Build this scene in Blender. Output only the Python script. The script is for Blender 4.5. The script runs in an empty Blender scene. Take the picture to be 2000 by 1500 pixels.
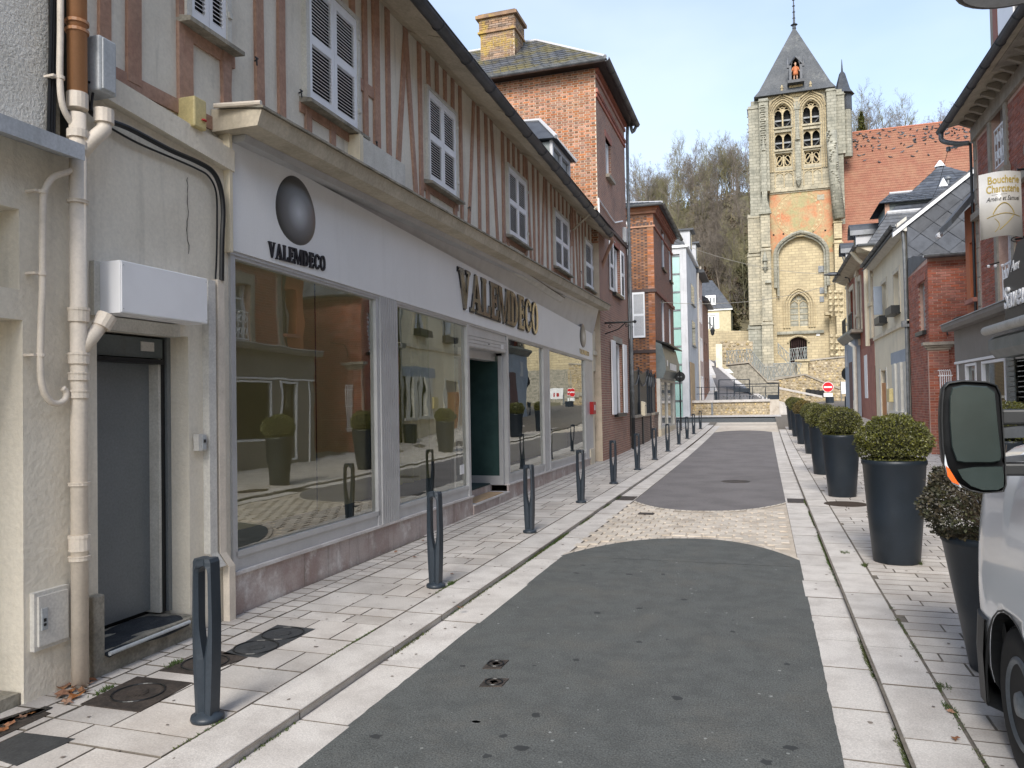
import bpy, math, random
from mathutils import Vector, Matrix, noise
PI=math.pi
random.seed(7)
sc=bpy.context.scene
# ---------------------------------------------------------------- camera, world, sun, exposure
FPX,YAW,PITCH,ROLL=1489.618,0.318573694,0.0224670669,-0.0175463337
CAM=Vector((0,0,1.75))
_F=Vector((-math.sin(YAW)*math.cos(PITCH),math.cos(YAW)*math.cos(PITCH),math.sin(PITCH)))
_R0=Vector((math.cos(YAW),math.sin(YAW),0)); _U0=_R0.cross(_F)
_R=_R0*math.cos(ROLL)+_U0*math.sin(ROLL); _U=-_R0*math.sin(ROLL)+_U0*math.cos(ROLL)
cd=bpy.data.cameras.new('camera'); cam=bpy.data.objects.new('camera',cd); sc.collection.objects.link(cam)
cd.sensor_width=36; cd.lens=36*FPX/2000; cd.clip_start=0.05; cd.clip_end=2000
cam.matrix_world=Matrix(((_R.x,_U.x,-_F.x,0),(_R.y,_U.y,-_F.y,0),(_R.z,_U.z,-_F.z,CAM.z),(0,0,0,1)))
sc.camera=cam
SUN_EL,SUN_AZ=math.radians(38),math.radians(180)      # azimuth clockwise from +Y: behind the camera, a little to the left
w=bpy.data.worlds.new('World'); sc.world=w; w.use_nodes=True
nt=w.node_tree; nt.nodes.clear()
sky=nt.nodes.new('ShaderNodeTexSky'); sky.sky_type='NISHITA'; sky.sun_disc=False
sky.sun_elevation=SUN_EL; sky.sun_rotation=SUN_AZ; sky.air_density=1.0; sky.dust_density=1.2; sky.ozone_density=1.5
bg=nt.nodes.new('ShaderNodeBackground'); bg.inputs[1].default_value=0.15
wo=nt.nodes.new('ShaderNodeOutputWorld')
tc=nt.nodes.new('ShaderNodeTexCoord'); mp=nt.nodes.new('ShaderNodeMapping'); mp.inputs['Scale'].default_value=(1,1,2.2)
nz=nt.nodes.new('ShaderNodeTexNoise'); nz.inputs['Scale'].default_value=1.7; nz.inputs['Detail'].default_value=5; nz.inputs['Roughness'].default_value=.5
cr=nt.nodes.new('ShaderNodeValToRGB'); cr.color_ramp.elements[0].position=.34; cr.color_ramp.elements[0].color=(.12,.12,.12,1); cr.color_ramp.elements[1].position=.68; cr.color_ramp.elements[1].color=(.50,.50,.50,1)
mx=nt.nodes.new('ShaderNodeMix'); mx.data_type='RGBA'; mx.inputs['B'].default_value=(4.25,4.6,5.15,1)
nt.links.new(tc.outputs['Generated'],mp.inputs[0]); nt.links.new(mp.outputs[0],nz.inputs['Vector']); nt.links.new(nz.outputs['Fac'],cr.inputs[0])
nt.links.new(cr.outputs[0],mx.inputs['Factor']); nt.links.new(sky.outputs[0],mx.inputs['A']); nt.links.new(mx.outputs['Result'],bg.inputs[0]); nt.links.new(bg.outputs[0],wo.inputs[0])
sl=bpy.data.lights.new('sun','SUN'); sl.energy=2.45; sl.angle=math.radians(24); sl.color=(1,.955,.89)
so=bpy.data.objects.new('sun',sl); sc.collection.objects.link(so)
sd=Vector((math.sin(SUN_AZ)*math.cos(SUN_EL),math.cos(SUN_AZ)*math.cos(SUN_EL),math.sin(SUN_EL)))
so.rotation_euler=sd.to_track_quat('Z','Y').to_euler()
sc.view_settings.view_transform='Standard'; sc.view_settings.look='None'; sc.view_settings.exposure=0.88; sc.view_settings.gamma=1
sc.view_settings.use_curve_mapping=False
# ---------------------------------------------------------------- measuring helpers
def ray(x,y): return _F+_R*((x-1000)/FPX)-_U*((y-750)/FPX)
def atY(x,y,Y):
    r=ray(x,y); return CAM+r*(Y/r.y)
def atX(x,y,X):
    r=ray(x,y); return CAM+r*(X/r.x)
def atZ(x,y,z=0):
    r=ray(x,y); return CAM+r*((z-CAM.z)/r.z)
def zg(Y): return 0 if Y<18 else (.0005*(Y-18)**2 if Y<52 else .578+.034*(Y-52))
def gp(x,y):
    r=ray(x,y); Y=2.
    while Y<300:
        P=CAM+r*(Y/r.y)
        if P.z<zg(Y): return P
        Y+=.03
class Frame:
    def __init__(s,A,B):
        s.A=Vector((A[0],A[1])); e=Vector((B[0],B[1]))-s.A; s.e=e.normalized(); s.n=Vector((-s.e.y,s.e.x)); s.rz=math.atan2(s.e.y,s.e.x)
    def px(s,x,y,d=0):
        r=ray(x,y); r2=Vector((r.x,r.y)); o=s.A-s.n*d; t=o.dot(s.n)/r2.dot(s.n); P=CAM+r*t
        return (Vector((P.x,P.y))-s.A).dot(s.e),P.z
    def w(s,u,y,z): return Vector((s.A.x+s.e.x*u+s.n.x*y,s.A.y+s.e.y*u+s.n.y*y,z))
# ---------------------------------------------------------------- object helpers
COL=sc.collection
def thing(name,label,cat,loc=(0,0,0),rz=0,group=None):
    o=bpy.data.objects.new(name,None); COL.objects.link(o); o.empty_display_size=.2
    o.location=loc; o.rotation_euler=(0,0,rz); o['label']=label; o['category']=cat
    if group: o['group']=group
    return o
def tag(o,label=None,cat=None,group=None,kind=None):
    if label: o['label']=label
    if cat: o['category']=cat
    if group: o['group']=group
    if kind: o['kind']=kind
    return o
def rootof(o):
    while o.parent: o=o.parent
    return o
def dup(root,loc,rz=None,label=None):
    def cp(o,par):
        c=o.copy(); COL.objects.link(c); c.parent=par
        for ch in kids.get(o.name,[]): cp(ch,c)
        return c
    r=cp(root,None); r.location=loc
    if rz is not None: r.rotation_euler=(0,0,rz)
    if label: r['label']=label
    return r
kids={}
def link(name,me,parent=None,loc=None,rot=None,scale=None):
    o=bpy.data.objects.new(name,me); COL.objects.link(o)
    if parent: o.parent=parent; kids.setdefault(parent.name,[]).append(o)
    if loc is not None: o.location=loc
    if rot is not None: o.rotation_euler=rot
    if scale is not None: o.scale=scale
    return o
class MB:
    def __init__(s): s.v=[]; s.f=[]
    def add(s,vs,fs):
        n=len(s.v); s.v+= [tuple(v) for v in vs]; s.f+=[tuple(i+n for i in f) for f in fs]; return s
    def quad(s,a,b,c,d): return s.add([a,b,c,d],[(0,1,2,3)])
    def box(s,x0,x1,y0,y1,z0,z1):
        if x0>x1:x0,x1=x1,x0
        if y0>y1:y0,y1=y1,y0
        if z0>z1:z0,z1=z1,z0
        return s.add([(x0,y0,z0),(x1,y0,z0),(x1,y1,z0),(x0,y1,z0),(x0,y0,z1),(x1,y0,z1),(x1,y1,z1),(x0,y1,z1)],
            [(3,2,1,0),(4,5,6,7),(0,1,5,4),(1,2,6,5),(2,3,7,6),(3,0,4,7)])
    def prism(s,a,b):   # two matching loops
        n=len(a); fs=[tuple(range(n))[::-1],tuple(range(n,2*n))]+[(i,(i+1)%n,n+(i+1)%n,n+i) for i in range(n)]
        return s.add(list(a)+list(b),fs)
    def py(s,poly,y0,y1): return s.prism([(p[0],y0,p[1]) for p in poly],[(p[0],y1,p[1]) for p in poly])
    def pX(s,poly,x0,x1): return s.prism([(x0,p[0],p[1]) for p in poly],[(x1,p[0],p[1]) for p in poly])
    def pz(s,poly,z0,z1): return s.prism([(p[0],p[1],z0) for p in poly],[(p[0],p[1],z1) for p in poly])
    def tube(s,pts,r,n=8,cap=True):
        pts=[Vector(p) for p in pts]; m=len(pts); rs=r if isinstance(r,(list,tuple)) else [r]*m
        base=len(s.v); d0=(pts[1]-pts[0]).normalized(); ref=Vector((0,0,1)) if abs(d0.z)<.9 else Vector((1,0,0))
        side=d0.cross(ref).normalized()
        for i,p in enumerate(pts):
            d=(pts[min(i+1,m-1)]-pts[max(i-1,0)]).normalized(); side=(side-d*side.dot(d)).normalized(); up=d.cross(side)
            for k in range(n):
                a=2*PI*k/n; s.v.append(tuple(p+side*(math.cos(a)*rs[i])+up*(math.sin(a)*rs[i])))
        for i in range(m-1):
            for k in range(n):
                a=base+i*n+k; b=base+i*n+(k+1)%n; s.f.append((a,b,b+n,a+n))
        if cap: s.f.append(tuple(base+k for k in range(n))[::-1]); s.f.append(tuple(base+(m-1)*n+k for k in range(n)))
        return s
    def lathe(s,c,prof,n=24,sx=1,sy=1):
        b=len(s.v)
        for r,z in prof:
            for k in range(n):
                a=2*PI*k/n; s.v.append((c[0]+math.cos(a)*r*sx,c[1]+math.sin(a)*r*sy,c[2]+z))
        for i in range(len(prof)-1):
            for k in range(n): s.f.append((b+i*n+k,b+i*n+(k+1)%n,b+(i+1)*n+(k+1)%n,b+(i+1)*n+k))
        s.f.append(tuple(b+k for k in range(n))[::-1]); s.f.append(tuple(b+(len(prof)-1)*n+k for k in range(n)))
        return s
    def mesh(s,name,mat,smooth=False):
        me=bpy.data.meshes.new(name); me.from_pydata(s.v,[],s.f)
        if mat: me.materials.append(mat)
        if smooth: me.polygons.foreach_set('use_smooth',[True]*len(me.polygons))
        me.update(); return me
    def obj(s,name,mat,parent=None,smooth=False,world=False,bevel=0,kind=None):
        if world and parent:
            r=rootof(parent); M=(Matrix.Translation(r.location)@Matrix.Rotation(r.rotation_euler[2],4,'Z')).inverted()
            s.v=[tuple(M@Vector(v)) for v in s.v]
        o=link(name,s.mesh(name,mat,smooth),parent)
        if bevel:
            b=o.modifiers.new('bevel','BEVEL'); b.width=bevel; b.segments=2; b.limit_method='ANGLE'
        if kind: o['kind']=kind
        return o
def box(name,mat,parent,*a,**k): return MB().box(*a).obj(name,mat,parent,**k)
def wallgrid(m,x0,x1,z0,z1,ops,y=0,depth=.2,back=False):
    """front face at y with rectangular openings (xa,xb,za,zb), reveals going to y+depth"""
    xs=sorted({x0,x1,*[min(max(v,x0),x1) for o in ops for v in o[:2]]}); zs=sorted({z0,z1,*[min(max(v,z0),z1) for o in ops for v in o[2:4]]})
    for i in range(len(xs)-1):
        for j in range(len(zs)-1):
            cx,cz=(xs[i]+xs[i+1])/2,(zs[j]+zs[j+1])/2
            if any(o[0]<cx<o[1] and o[2]<cz<o[3] for o in ops): continue
            m.quad((xs[i],y,zs[j]),(xs[i+1],y,zs[j]),(xs[i+1],y,zs[j+1]),(xs[i],y,zs[j+1]))
    for a,b,c,d in [o[:4] for o in ops]:
        Y=y+depth
        m.quad((a,y,c),(a,Y,c),(a,Y,d),(a,y,d)); m.quad((b,y,c),(b,y,d),(b,Y,d),(b,Y,c))
        m.quad((a,y,c),(b,y,c),(b,Y,c),(a,Y,c)); m.quad((a,y,d),(a,Y,d),(b,Y,d),(b,y,d))
    return m
def text_mesh(name,txt,size,depth,mat,shear=0,bold=0,sx=1):
    c=bpy.data.curves.new(name,'FONT'); c.body=txt; c.size=size; c.extrude=depth; c.shear=shear; c.offset=bold; c.resolution_u=3
    t=bpy.data.objects.new(name,c); COL.objects.link(t)
    dg=bpy.context.evaluated_depsgraph_get(); me=bpy.data.meshes.new_from_object(t.evaluated_get(dg)); bpy.data.objects.remove(t); bpy.data.curves.remove(c)
    me.materials.clear(); me.materials.append(mat); return me
# ---------------------------------------------------------------- materials
def mat(name,col,col2=None,scale=3,rough=.8,bump=0,bscale=40,metal=0,var=0,fine=.06,stain=None,streak=0,spec=.4,coat=0,lo=.38,hi=.65,stains=1.3,smin=.55,smax=.72):
    m=bpy.data.materials.new(name); m.use_nodes=True; nt=m.node_tree; N=nt.nodes; L=nt.links; b=N['Principled BSDF']
    b.inputs['Roughness'].default_value=rough; b.inputs['Metallic'].default_value=metal; b.inputs['Specular IOR Level'].default_value=spec
    if coat: b.inputs['Coat Weight'].default_value=coat; b.inputs['Coat Roughness'].default_value=.05
    g=N.new('ShaderNodeNewGeometry'); pos=g.outputs['Position']
    def noise_(sc_,det=5,vec=pos,rg=.6):
        n=N.new('ShaderNodeTexNoise'); n.inputs['Scale'].default_value=sc_; n.inputs['Detail'].default_value=det; n.inputs['Roughness'].default_value=rg; L.new(vec,n.inputs['Vector']); return n.outputs['Fac']
    def ramp(f,a,c):
        r=N.new('ShaderNodeMapRange'); r.inputs['From Min'].default_value=a; r.inputs['From Max'].default_value=c; r.interpolation_type='SMOOTHSTEP'; L.new(f,r.inputs['Value']); return r.outputs['Result']
    def mixc(f,a,bb,mode='MIX'):
        x=N.new('ShaderNodeMix'); x.data_type='RGBA'; x.blend_type=mode
        for sock,val in ((x.inputs['Factor'],f),(x.inputs['A'],a),(x.inputs['B'],bb)):
            if isinstance(val,(tuple,list)): sock.default_value=(*val[:3],1)
            elif isinstance(val,(int,float)): sock.default_value=val
            else: L.new(val,sock)
        return x.outputs['Result']
    col2=col2 or tuple(c*.82 for c in col)
    c=mixc(ramp(noise_(scale),lo,hi),col,col2)
    if var:
        oi=N.new('ShaderNodeObjectInfo'); a=N.new('ShaderNodeMath'); a.operation='ADD'; L.new(oi.outputs['Random'],a.inputs[0]); L.new(g.outputs['Random Per Island'],a.inputs[1])
        fr=N.new('ShaderNodeMath'); fr.operation='FRACT'; L.new(a.outputs[0],fr.inputs[0])
        hs=N.new('ShaderNodeHueSaturation'); mr=N.new('ShaderNodeMapRange'); mr.inputs['To Min'].default_value=1-var; mr.inputs['To Max'].default_value=1+var; L.new(fr.outputs[0],mr.inputs['Value'])
        f2=N.new('ShaderNodeMath'); f2.operation='MULTIPLY'; f2.inputs[1].default_value=7.3; L.new(fr.outputs[0],f2.inputs[0]); f3=N.new('ShaderNodeMath'); f3.operation='FRACT'; L.new(f2.outputs[0],f3.inputs[0])
        m2=N.new('ShaderNodeMapRange'); m2.inputs['To Min'].default_value=1-var*.6; m2.inputs['To Max'].default_value=1+var*.6; L.new(f3.outputs[0],m2.inputs['Value'])
        L.new(mr.outputs['Result'],hs.inputs['Value']); L.new(m2.outputs['Result'],hs.inputs['Saturation']); L.new(c,hs.inputs['Color']); c=hs.outputs['Color']
    if stain:
        c=mixc(ramp(noise_(stains,8,rg=.7),smin,smax),c,stain)
    if streak:
        mp=N.new('ShaderNodeMapping'); mp.inputs['Scale'].default_value=(9,9,.7); L.new(pos,mp.inputs[0])
        f=ramp(noise_(1,6,mp.outputs[0]),.5,.75); mm=N.new('ShaderNodeMath'); mm.operation='MULTIPLY'; mm.inputs[1].default_value=streak; L.new(f,mm.inputs[0])
        c=mixc(mm.outputs[0],c,(.13,.12,.10))
    if fine:
        f=noise_(bscale*1.5,3); mm=N.new('ShaderNodeMapRange'); mm.inputs['From Min'].default_value=.3; mm.inputs['From Max'].default_value=.7; mm.inputs['To Min'].default_value=1-fine*2; mm.inputs['To Max'].default_value=1+fine*2; L.new(f,mm.inputs['Value'])
        h=N.new('ShaderNodeHueSaturation'); L.new(mm.outputs['Result'],h.inputs['Value']); L.new(c,h.inputs['Color']); c=h.outputs['Color']
    L.new(c,b.inputs['Base Color'])
    if bump:
        n=noise_(bscale,4); bp=N.new('ShaderNodeBump'); bp.inputs['Strength'].default_value=1; bp.inputs['Distance'].default_value=bump; L.new(n,bp.inputs['Height']); L.new(bp.outputs[0],b.inputs['Normal'])
    return m
def brickmat(name,c1,c2,mortar,bw=.22,bh=.07,rough=.85,axis='XZ',offset=.5,msize=.008,dirt=.35,obj=True,c3=None):
    m=bpy.data.materials.new(name); m.use_nodes=True; nt=m.node_tree; N=nt.nodes; L=nt.links; b=N['Principled BSDF']; b.inputs['Roughness'].default_value=rough
    tcn=N.new('ShaderNodeTexCoord'); sp=N.new('ShaderNodeSeparateXYZ'); L.new(tcn.outputs['Object'],sp.inputs[0]); cb=N.new('ShaderNodeCombineXYZ')
    ad=N.new('ShaderNodeMath'); ad.operation='ADD'; L.new(sp.outputs[0],ad.inputs[0]); L.new(sp.outputs[1],ad.inputs[1])
    L.new(ad.outputs[0],cb.inputs[0]); L.new(sp.outputs[2],cb.inputs[1])
    t=N.new('ShaderNodeTexBrick'); t.offset=offset; t.inputs['Scale'].default_value=1; t.inputs['Color1'].default_value=(*c1,1); t.inputs['Color2'].default_value=(*c2,1); t.inputs['Mortar'].default_value=(*mortar,1)
    t.inputs['Brick Width'].default_value=bw; t.inputs['Row Height'].default_value=bh; t.inputs['Mortar Size'].default_value=msize; t.inputs['Bias'].default_value=0; L.new(cb.outputs[0],t.inputs['Vector'])
    n=N.new('ShaderNodeTexNoise'); n.inputs['Scale'].default_value=.9; n.inputs['Detail'].default_value=10; n.inputs['Roughness'].default_value=.68; L.new(tcn.outputs['Object'],n.inputs['Vector'])
    mr=N.new('ShaderNodeMapRange'); mr.inputs['From Min'].default_value=.42; mr.inputs['From Max'].default_value=.68; mr.inputs['To Max'].default_value=dirt; L.new(n.outputs['Fac'],mr.inputs['Value'])
    x=N.new('ShaderNodeMix'); x.data_type='RGBA'; x.inputs['B'].default_value=(*(c3 or (.10,.085,.07)),1); L.new(mr.outputs['Result'],x.inputs['Factor']); L.new(t.outputs['Color'],x.inputs['A']); L.new(x.outputs['Result'],b.inputs['Base Color'])
    bp=N.new('ShaderNodeBump'); bp.inputs['Distance'].default_value=.006; bp.invert=True; L.new(t.outputs['Fac'],bp.inputs['Height']); L.new(bp.outputs[0],b.inputs['Normal'])
    return m
def glassmat(name,tint=(.8,.85,.8),base=.16,ior=1.75,rough=0.0,dark=1.0,warp=.0):
    m=bpy.data.materials.new(name); m.use_nodes=True; nt=m.node_tree; N=nt.nodes; L=nt.links; N.clear()
    out=N.new('ShaderNodeOutputMaterial'); tr=N.new('ShaderNodeBsdfTransparent'); tr.inputs[0].default_value=(*[t*dark for t in tint],1)
    gl=N.new('ShaderNodeBsdfGlossy'); gl.inputs['Roughness'].default_value=rough; gl.inputs[0].default_value=(.92,.94,.9,1)
    fr=N.new('ShaderNodeFresnel'); fr.inputs[0].default_value=ior; a=N.new('ShaderNodeMath'); a.operation='MULTIPLY_ADD'; a.inputs[1].default_value=1.0; a.inputs[2].default_value=base; a.use_clamp=True; L.new(fr.outputs[0],a.inputs[0])
    if warp:
        n=N.new('ShaderNodeTexNoise'); n.inputs['Scale'].default_value=1.1; g=N.new('ShaderNodeNewGeometry'); L.new(g.outputs['Position'],n.inputs['Vector']); bp=N.new('ShaderNodeBump'); bp.inputs['Distance'].default_value=warp; L.new(n.outputs['Fac'],bp.inputs['Height']); L.new(bp.outputs[0],gl.inputs['Normal'])
    mx=N.new('ShaderNodeMixShader'); L.new(a.outputs[0],mx.inputs[0]); L.new(tr.outputs[0],mx.inputs[1]); L.new(gl.outputs[0],mx.inputs[2]); L.new(mx.outputs[0],out.inputs[0])
    return m
M={}
M['paving']=mat('paving_stone',(.50,.465,.425),(.40,.365,.33),scale=2.2,rough=.75,bump=.0025,bscale=55,var=.13,fine=.07,stain=(.30,.265,.24),stains=3.5,smin=.58,smax=.85)
M['kerb']=mat('kerb_stone',(.52,.49,.455),(.42,.39,.36),scale=3,rough=.75,bump=.003,bscale=70,var=.07,fine=.1,stain=(.33,.30,.27),stains=2.5,smin=.6,smax=.85)
M['sett']=mat('sett_stone',(.49,.44,.375),(.42,.37,.31),scale=3,rough=.8,bump=.002,bscale=60,var=.14,stain=(.30,.25,.2),stains=3)
M['joint']=mat('joint_sand',(.16,.14,.115),(.11,.096,.08),scale=8,rough=1,bump=.003)
M['bed']=mat('sett_bed',(.46,.40,.33),(.38,.33,.27),scale=5,rough=1,bump=.003)
M['asphalt']=mat('dark_asphalt',(.088,.093,.089),(.072,.076,.073),scale=6,rough=.85,bump=.006,bscale=70,fine=.28,stain=(.10,.098,.088),stains=1.6,smin=.45,smax=.8)
M['asphalt_grey']=mat('grey_asphalt',(.15,.14,.14),(.12,.112,.112),scale=1.2,rough=.9,bump=.004,bscale=60,fine=.16)
M['plaster']=mat('cream_plaster',(.76,.70,.585),(.70,.64,.53),scale=1.6,rough=.9,bump=.006,bscale=26,fine=.03,stain=(.46,.42,.345),stains=1.6,smin=.6,smax=.95,streak=.15)
M['infill']=mat('timber_infill_plaster',(.75,.70,.595),(.68,.63,.53),scale=2,rough=.9,bump=.004,bscale=24,fine=.03,streak=.3,stain=(.40,.37,.31),stains=2,smin=.6,smax=.9)
M['roughcast']=mat('roughcast',(.74,.71,.64),(.66,.63,.56),scale=4,rough=.95,bump=.018,bscale=42,fine=.05)
M['timber']=mat('painted_timber',(.42,.26,.185),(.36,.21,.15),scale=5,rough=.8,bump=.006,bscale=18,fine=.08,streak=.25,var=.06)
M['soffit']=mat('soffit_board',(.50,.44,.34),(.40,.35,.265),scale=2.5,rough=.85,bump=.003,bscale=20,streak=.2)
M['zinc']=mat('weathered_zinc',(.20,.21,.22),(.13,.14,.145),scale=4,rough=.5,metal=.35,bump=.002)
M['darkzinc']=mat('dark_zinc',(.085,.09,.10),(.06,.065,.07),scale=3,rough=.45,metal=.4,fine=.05)
M['whitepvc']=mat('white_shutter_paint',(.82,.82,.83),(.77,.77,.78),scale=2,rough=.45,fine=.0)
M['offwhite']=mat('off_white_paint',(.62,.60,.54),(.54,.52,.46),scale=4,rough=.6,streak=.2)
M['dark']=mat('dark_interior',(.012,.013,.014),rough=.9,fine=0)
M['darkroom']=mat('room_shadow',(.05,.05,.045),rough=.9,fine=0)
M['silver']=mat('silver_fascia',(.74,.735,.725),(.70,.695,.685),scale=.7,rough=.38,metal=.0,fine=.01,streak=.05)
M['alu']=mat('anodised_aluminium',(.50,.50,.50),(.45,.45,.45),scale=3,rough=.35,metal=.25,fine=.02)
M['marble']=mat('stained_marble',(.47,.40,.37),(.36,.27,.24),scale=2.2,rough=.55,bump=.002,fine=.06,stain=(.62,.58,.55),stains=2.6,smin=.5,smax=.66,streak=.45,var=.06)
M['marblecap']=mat('marble_cap',(.60,.57,.55),(.5,.46,.44),scale=4,rough=.45,streak=.1)
M['egg']=mat('polished_egg',(.34,.34,.34),(.28,.28,.28),scale=1,rough=.34,metal=1,fine=0)
M['letter']=mat('black_letter',(.006,.006,.01),rough=.3,fine=0)
M['chrome']=mat('bronze_mirror_letter',(.30,.27,.22),(.26,.23,.18),scale=1,rough=.12,metal=1,fine=0)
M['bollard']=mat('bollard_paint',(.026,.035,.046),(.020,.028,.038),scale=5,rough=.42,fine=.05,bump=.0008,stain=(.075,.09,.105),stains=9,smin=.66,smax=.8)
M['pot']=mat('planter_resin',(.013,.019,.027),(.010,.015,.021),scale=3,rough=.42,fine=.05,stain=(.022,.03,.038),stains=2.5)
M['soil']=mat('soil',(.05,.035,.025),rough=1,bump=.02)
M['leaf']=mat('box_leaf',(.115,.115,.032),(.07,.076,.02),scale=9,rough=.5,var=.5,fine=0,stain=(.13,.09,.028),stains=7,smin=.55,smax=.8)
M['leafd']=mat('dry_box_leaf',(.055,.045,.028),(.035,.04,.018),scale=9,rough=.6,var=.5,fine=0)
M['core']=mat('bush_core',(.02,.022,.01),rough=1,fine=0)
M['twig']=mat('twig',(.10,.075,.05),rough=.9,fine=0)
M['slate']=mat('slate',(.075,.082,.095),(.05,.055,.065),scale=3,rough=.5,var=.3,fine=.05,bump=.002,stain=(.13,.12,.10),stains=2,smin=.6,smax=.8)
M['slatemoss']=mat('mossy_slate',(.08,.085,.095),(.055,.06,.07),scale=3,rough=.6,var=.3,stain=(.13,.11,.045),stains=.9,smin=.42,smax=.6)
M['slatepale']=mat('pale_green_slate',(.16,.185,.18),(.13,.15,.15),scale=3,rough=.55,var=.12,fine=.04)
M['brick1']=mat('orange_brick',(.42,.19,.105),(.33,.14,.08),scale=1.5,rough=.85,var=.28,fine=.08,bump=.004,bscale=60,stain=(.34,.22,.13),stains=.9,smin=.5,smax=.8)
M['brickr']=mat('red_brick',(.33,.12,.08),(.26,.09,.06),scale=2,rough=.75,var=.22,fine=.08,bump=.004,bscale=60)
M['brickd']=mat('dark_header_brick',(.075,.05,.045),rough=.6,var=.3)
M['brickb']=mat('brown_brick',(.27,.14,.08),(.2,.1,.06),scale=2,rough=.85,var=.35,fine=.06)
M['bricky']=mat('chimney_brick',(.30,.20,.135),(.20,.14,.10),scale=2.5,rough=.9,var=.35,fine=.1,stain=(.42,.29,.07),stains=1.1,smin=.52,smax=.64)
M['mortar']=mat('lime_mortar',(.60,.50,.39),(.50,.42,.32),rough=1,bump=.003)
M['mortarr']=mat('pink_mortar',(.52,.36,.29),(.44,.29,.23),rough=1,bump=.003)
M['stone']=mat('tower_stone',(.50,.415,.255),(.36,.305,.20),scale=.35,rough=.9,bump=.05,bscale=3,fine=.08,stain=(.24,.21,.15),stains=.33,smin=.52,smax=.72,streak=.3)
M['stonegrey']=mat('weathered_stone',(.37,.345,.27),(.26,.25,.20),scale=.5,rough=.95,bump=.06,bscale=3,fine=.1,stain=(.17,.165,.13),stains=.5,smin=.5,smax=.7,streak=.35)
M['stonewarm']=mat('warm_stone',(.52,.42,.25),(.42,.34,.20),scale=.5,rough=.9,bump=.04,bscale=2.5,fine=.07,streak=.1,stain=(.33,.27,.17),stains=.6)
M['render_orange']=mat('faded_orange_render',(.46,.20,.105),(.40,.31,.18),scale=.45,rough=.9,fine=.08,lo=.40,hi=.60,stain=(.33,.30,.16),stains=.3,smin=.48,smax=.62,bump=.03,bscale=3)
M['tile']=mat('orange_roof_tile',(.40,.15,.085),(.33,.12,.07),scale=.5,rough=.9,fine=.10,var=.12,bump=.02,bscale=8,stain=(.30,.17,.10),stains=.25,smin=.55,smax=.8)
M['cream']=mat('cream_render',(.74,.655,.49),(.68,.60,.45),scale=1.2,rough=.9,fine=.02,streak=.25,bump=.003,bscale=30)
M['creamstone']=mat('cream_stone',(.66,.585,.45),(.56,.49,.37),scale=2,rough=.9,fine=.05,streak=.2)
M['quoin']=mat('grey_stone_trim',(.36,.32,.26),(.26,.23,.19),scale=2.5,rough=.9,fine=.07,streak=.35,bump=.004)
M['orange']=mat('orange_render',(.48,.16,.07),(.42,.135,.06),scale=1.5,rough=.85,fine=.02,streak=.1)
M['shopgrey']=mat('taupe_shopfront',(.22,.20,.18),(.19,.175,.155),scale=2,rough=.55,fine=.02,streak=.1)
M['shopgrey2']=mat('grey_green_metal',(.15,.17,.17),(.11,.13,.13),scale=2,rough=.4,metal=.2,fine=.04,streak=.3)
M['wood']=mat('varnished_orange_wood',(.50,.20,.045),(.38,.14,.03),scale=3,rough=.5,streak=.3)
M['woodpale']=mat('pale_wood',(.45,.31,.18),rough=.7,streak=.2)
M['black']=mat('satin_black',(.012,.013,.014),rough=.4,fine=0)
M['blackplastic']=mat('black_plastic',(.016,.017,.018),(.02,.021,.022),scale=8,rough=.45,fine=.03,bump=.0006,bscale=300)
M['rubber']=mat('tyre_rubber',(.014,.014,.014),rough=.75,fine=.1)
M['vanpaint']=mat('pale_grey_van_paint',(.70,.72,.75),(.69,.71,.74),scale=.4,rough=.22,fine=0,coat=.8)
M['bluegrey']=mat('blue_grey_paint',(.30,.34,.40),(.26,.30,.35),scale=2,rough=.6,streak=.1)
M['doorgrey']=mat('grey_metal_door',(.23,.245,.25),(.185,.20,.205),scale=.8,rough=.42,metal=.25,fine=.05,lo=.3,hi=.7)
M['concrete']=mat('weathered_concrete',(.34,.31,.25),(.20,.185,.15),scale=4,rough=.95,bump=.006,bscale=30,fine=.1,stain=(.13,.12,.09),stains=3)
M['ledge']=mat('painted_ledge',(.47,.49,.52),(.38,.40,.42),scale=2,rough=.7,streak=.5)
M['iron']=mat('cast_iron',(.075,.06,.05),(.045,.038,.033),scale=10,rough=.65,metal=.3,bump=.003,bscale=50,fine=.15)
M['irongrey']=mat('grey_cast_iron',(.065,.068,.07),(.05,.052,.054),scale=10,rough=.6,metal=.3,bump=.002,bscale=50,fine=.1)
M['pipe']=mat('cream_pipe',(.70,.62,.52),(.62,.55,.46),scale=6,rough=.5,fine=.03,stain=(.36,.29,.22),stains=6,smin=.62,smax=.8)
M['pipeorange']=mat('orange_pvc_pipe',(.42,.21,.10),(.37,.18,.085),scale=4,rough=.4,fine=.02)
M['box']=mat('white_plastic_box',(.62,.60,.55),(.56,.54,.5),scale=5,rough=.5)
M['boxgrey']=mat('light_grey_box',(.42,.44,.45),(.36,.38,.39),scale=4,rough=.45,streak=.25)
M['yellowbox']=mat('pale_yellow_box',(.60,.50,.24),rough=.5)
M['red']=mat('red_paint',(.42,.02,.02),rough=.45,fine=0)
M['white']=mat('white_paint',(.8,.8,.8),rough=.5,fine=0)
M['green_glass']=mat('sea_green_glass',(.30,.47,.42),(.36,.52,.47),scale=.6,rough=.12,spec=.8,fine=0)
M['window']=mat('dark_window_glass',(.05,.06,.07),(.08,.09,.10),scale=.9,rough=.06,spec=.9,fine=0)
M['lace']=mat('net_curtain',(.42,.42,.40),(.30,.30,.29),scale=6,rough=.9)
M['curtain']=mat('olive_blind_cloth',(.80,.74,.50),(.76,.70,.46),scale=1.5,rough=.9,fine=.02)
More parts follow.
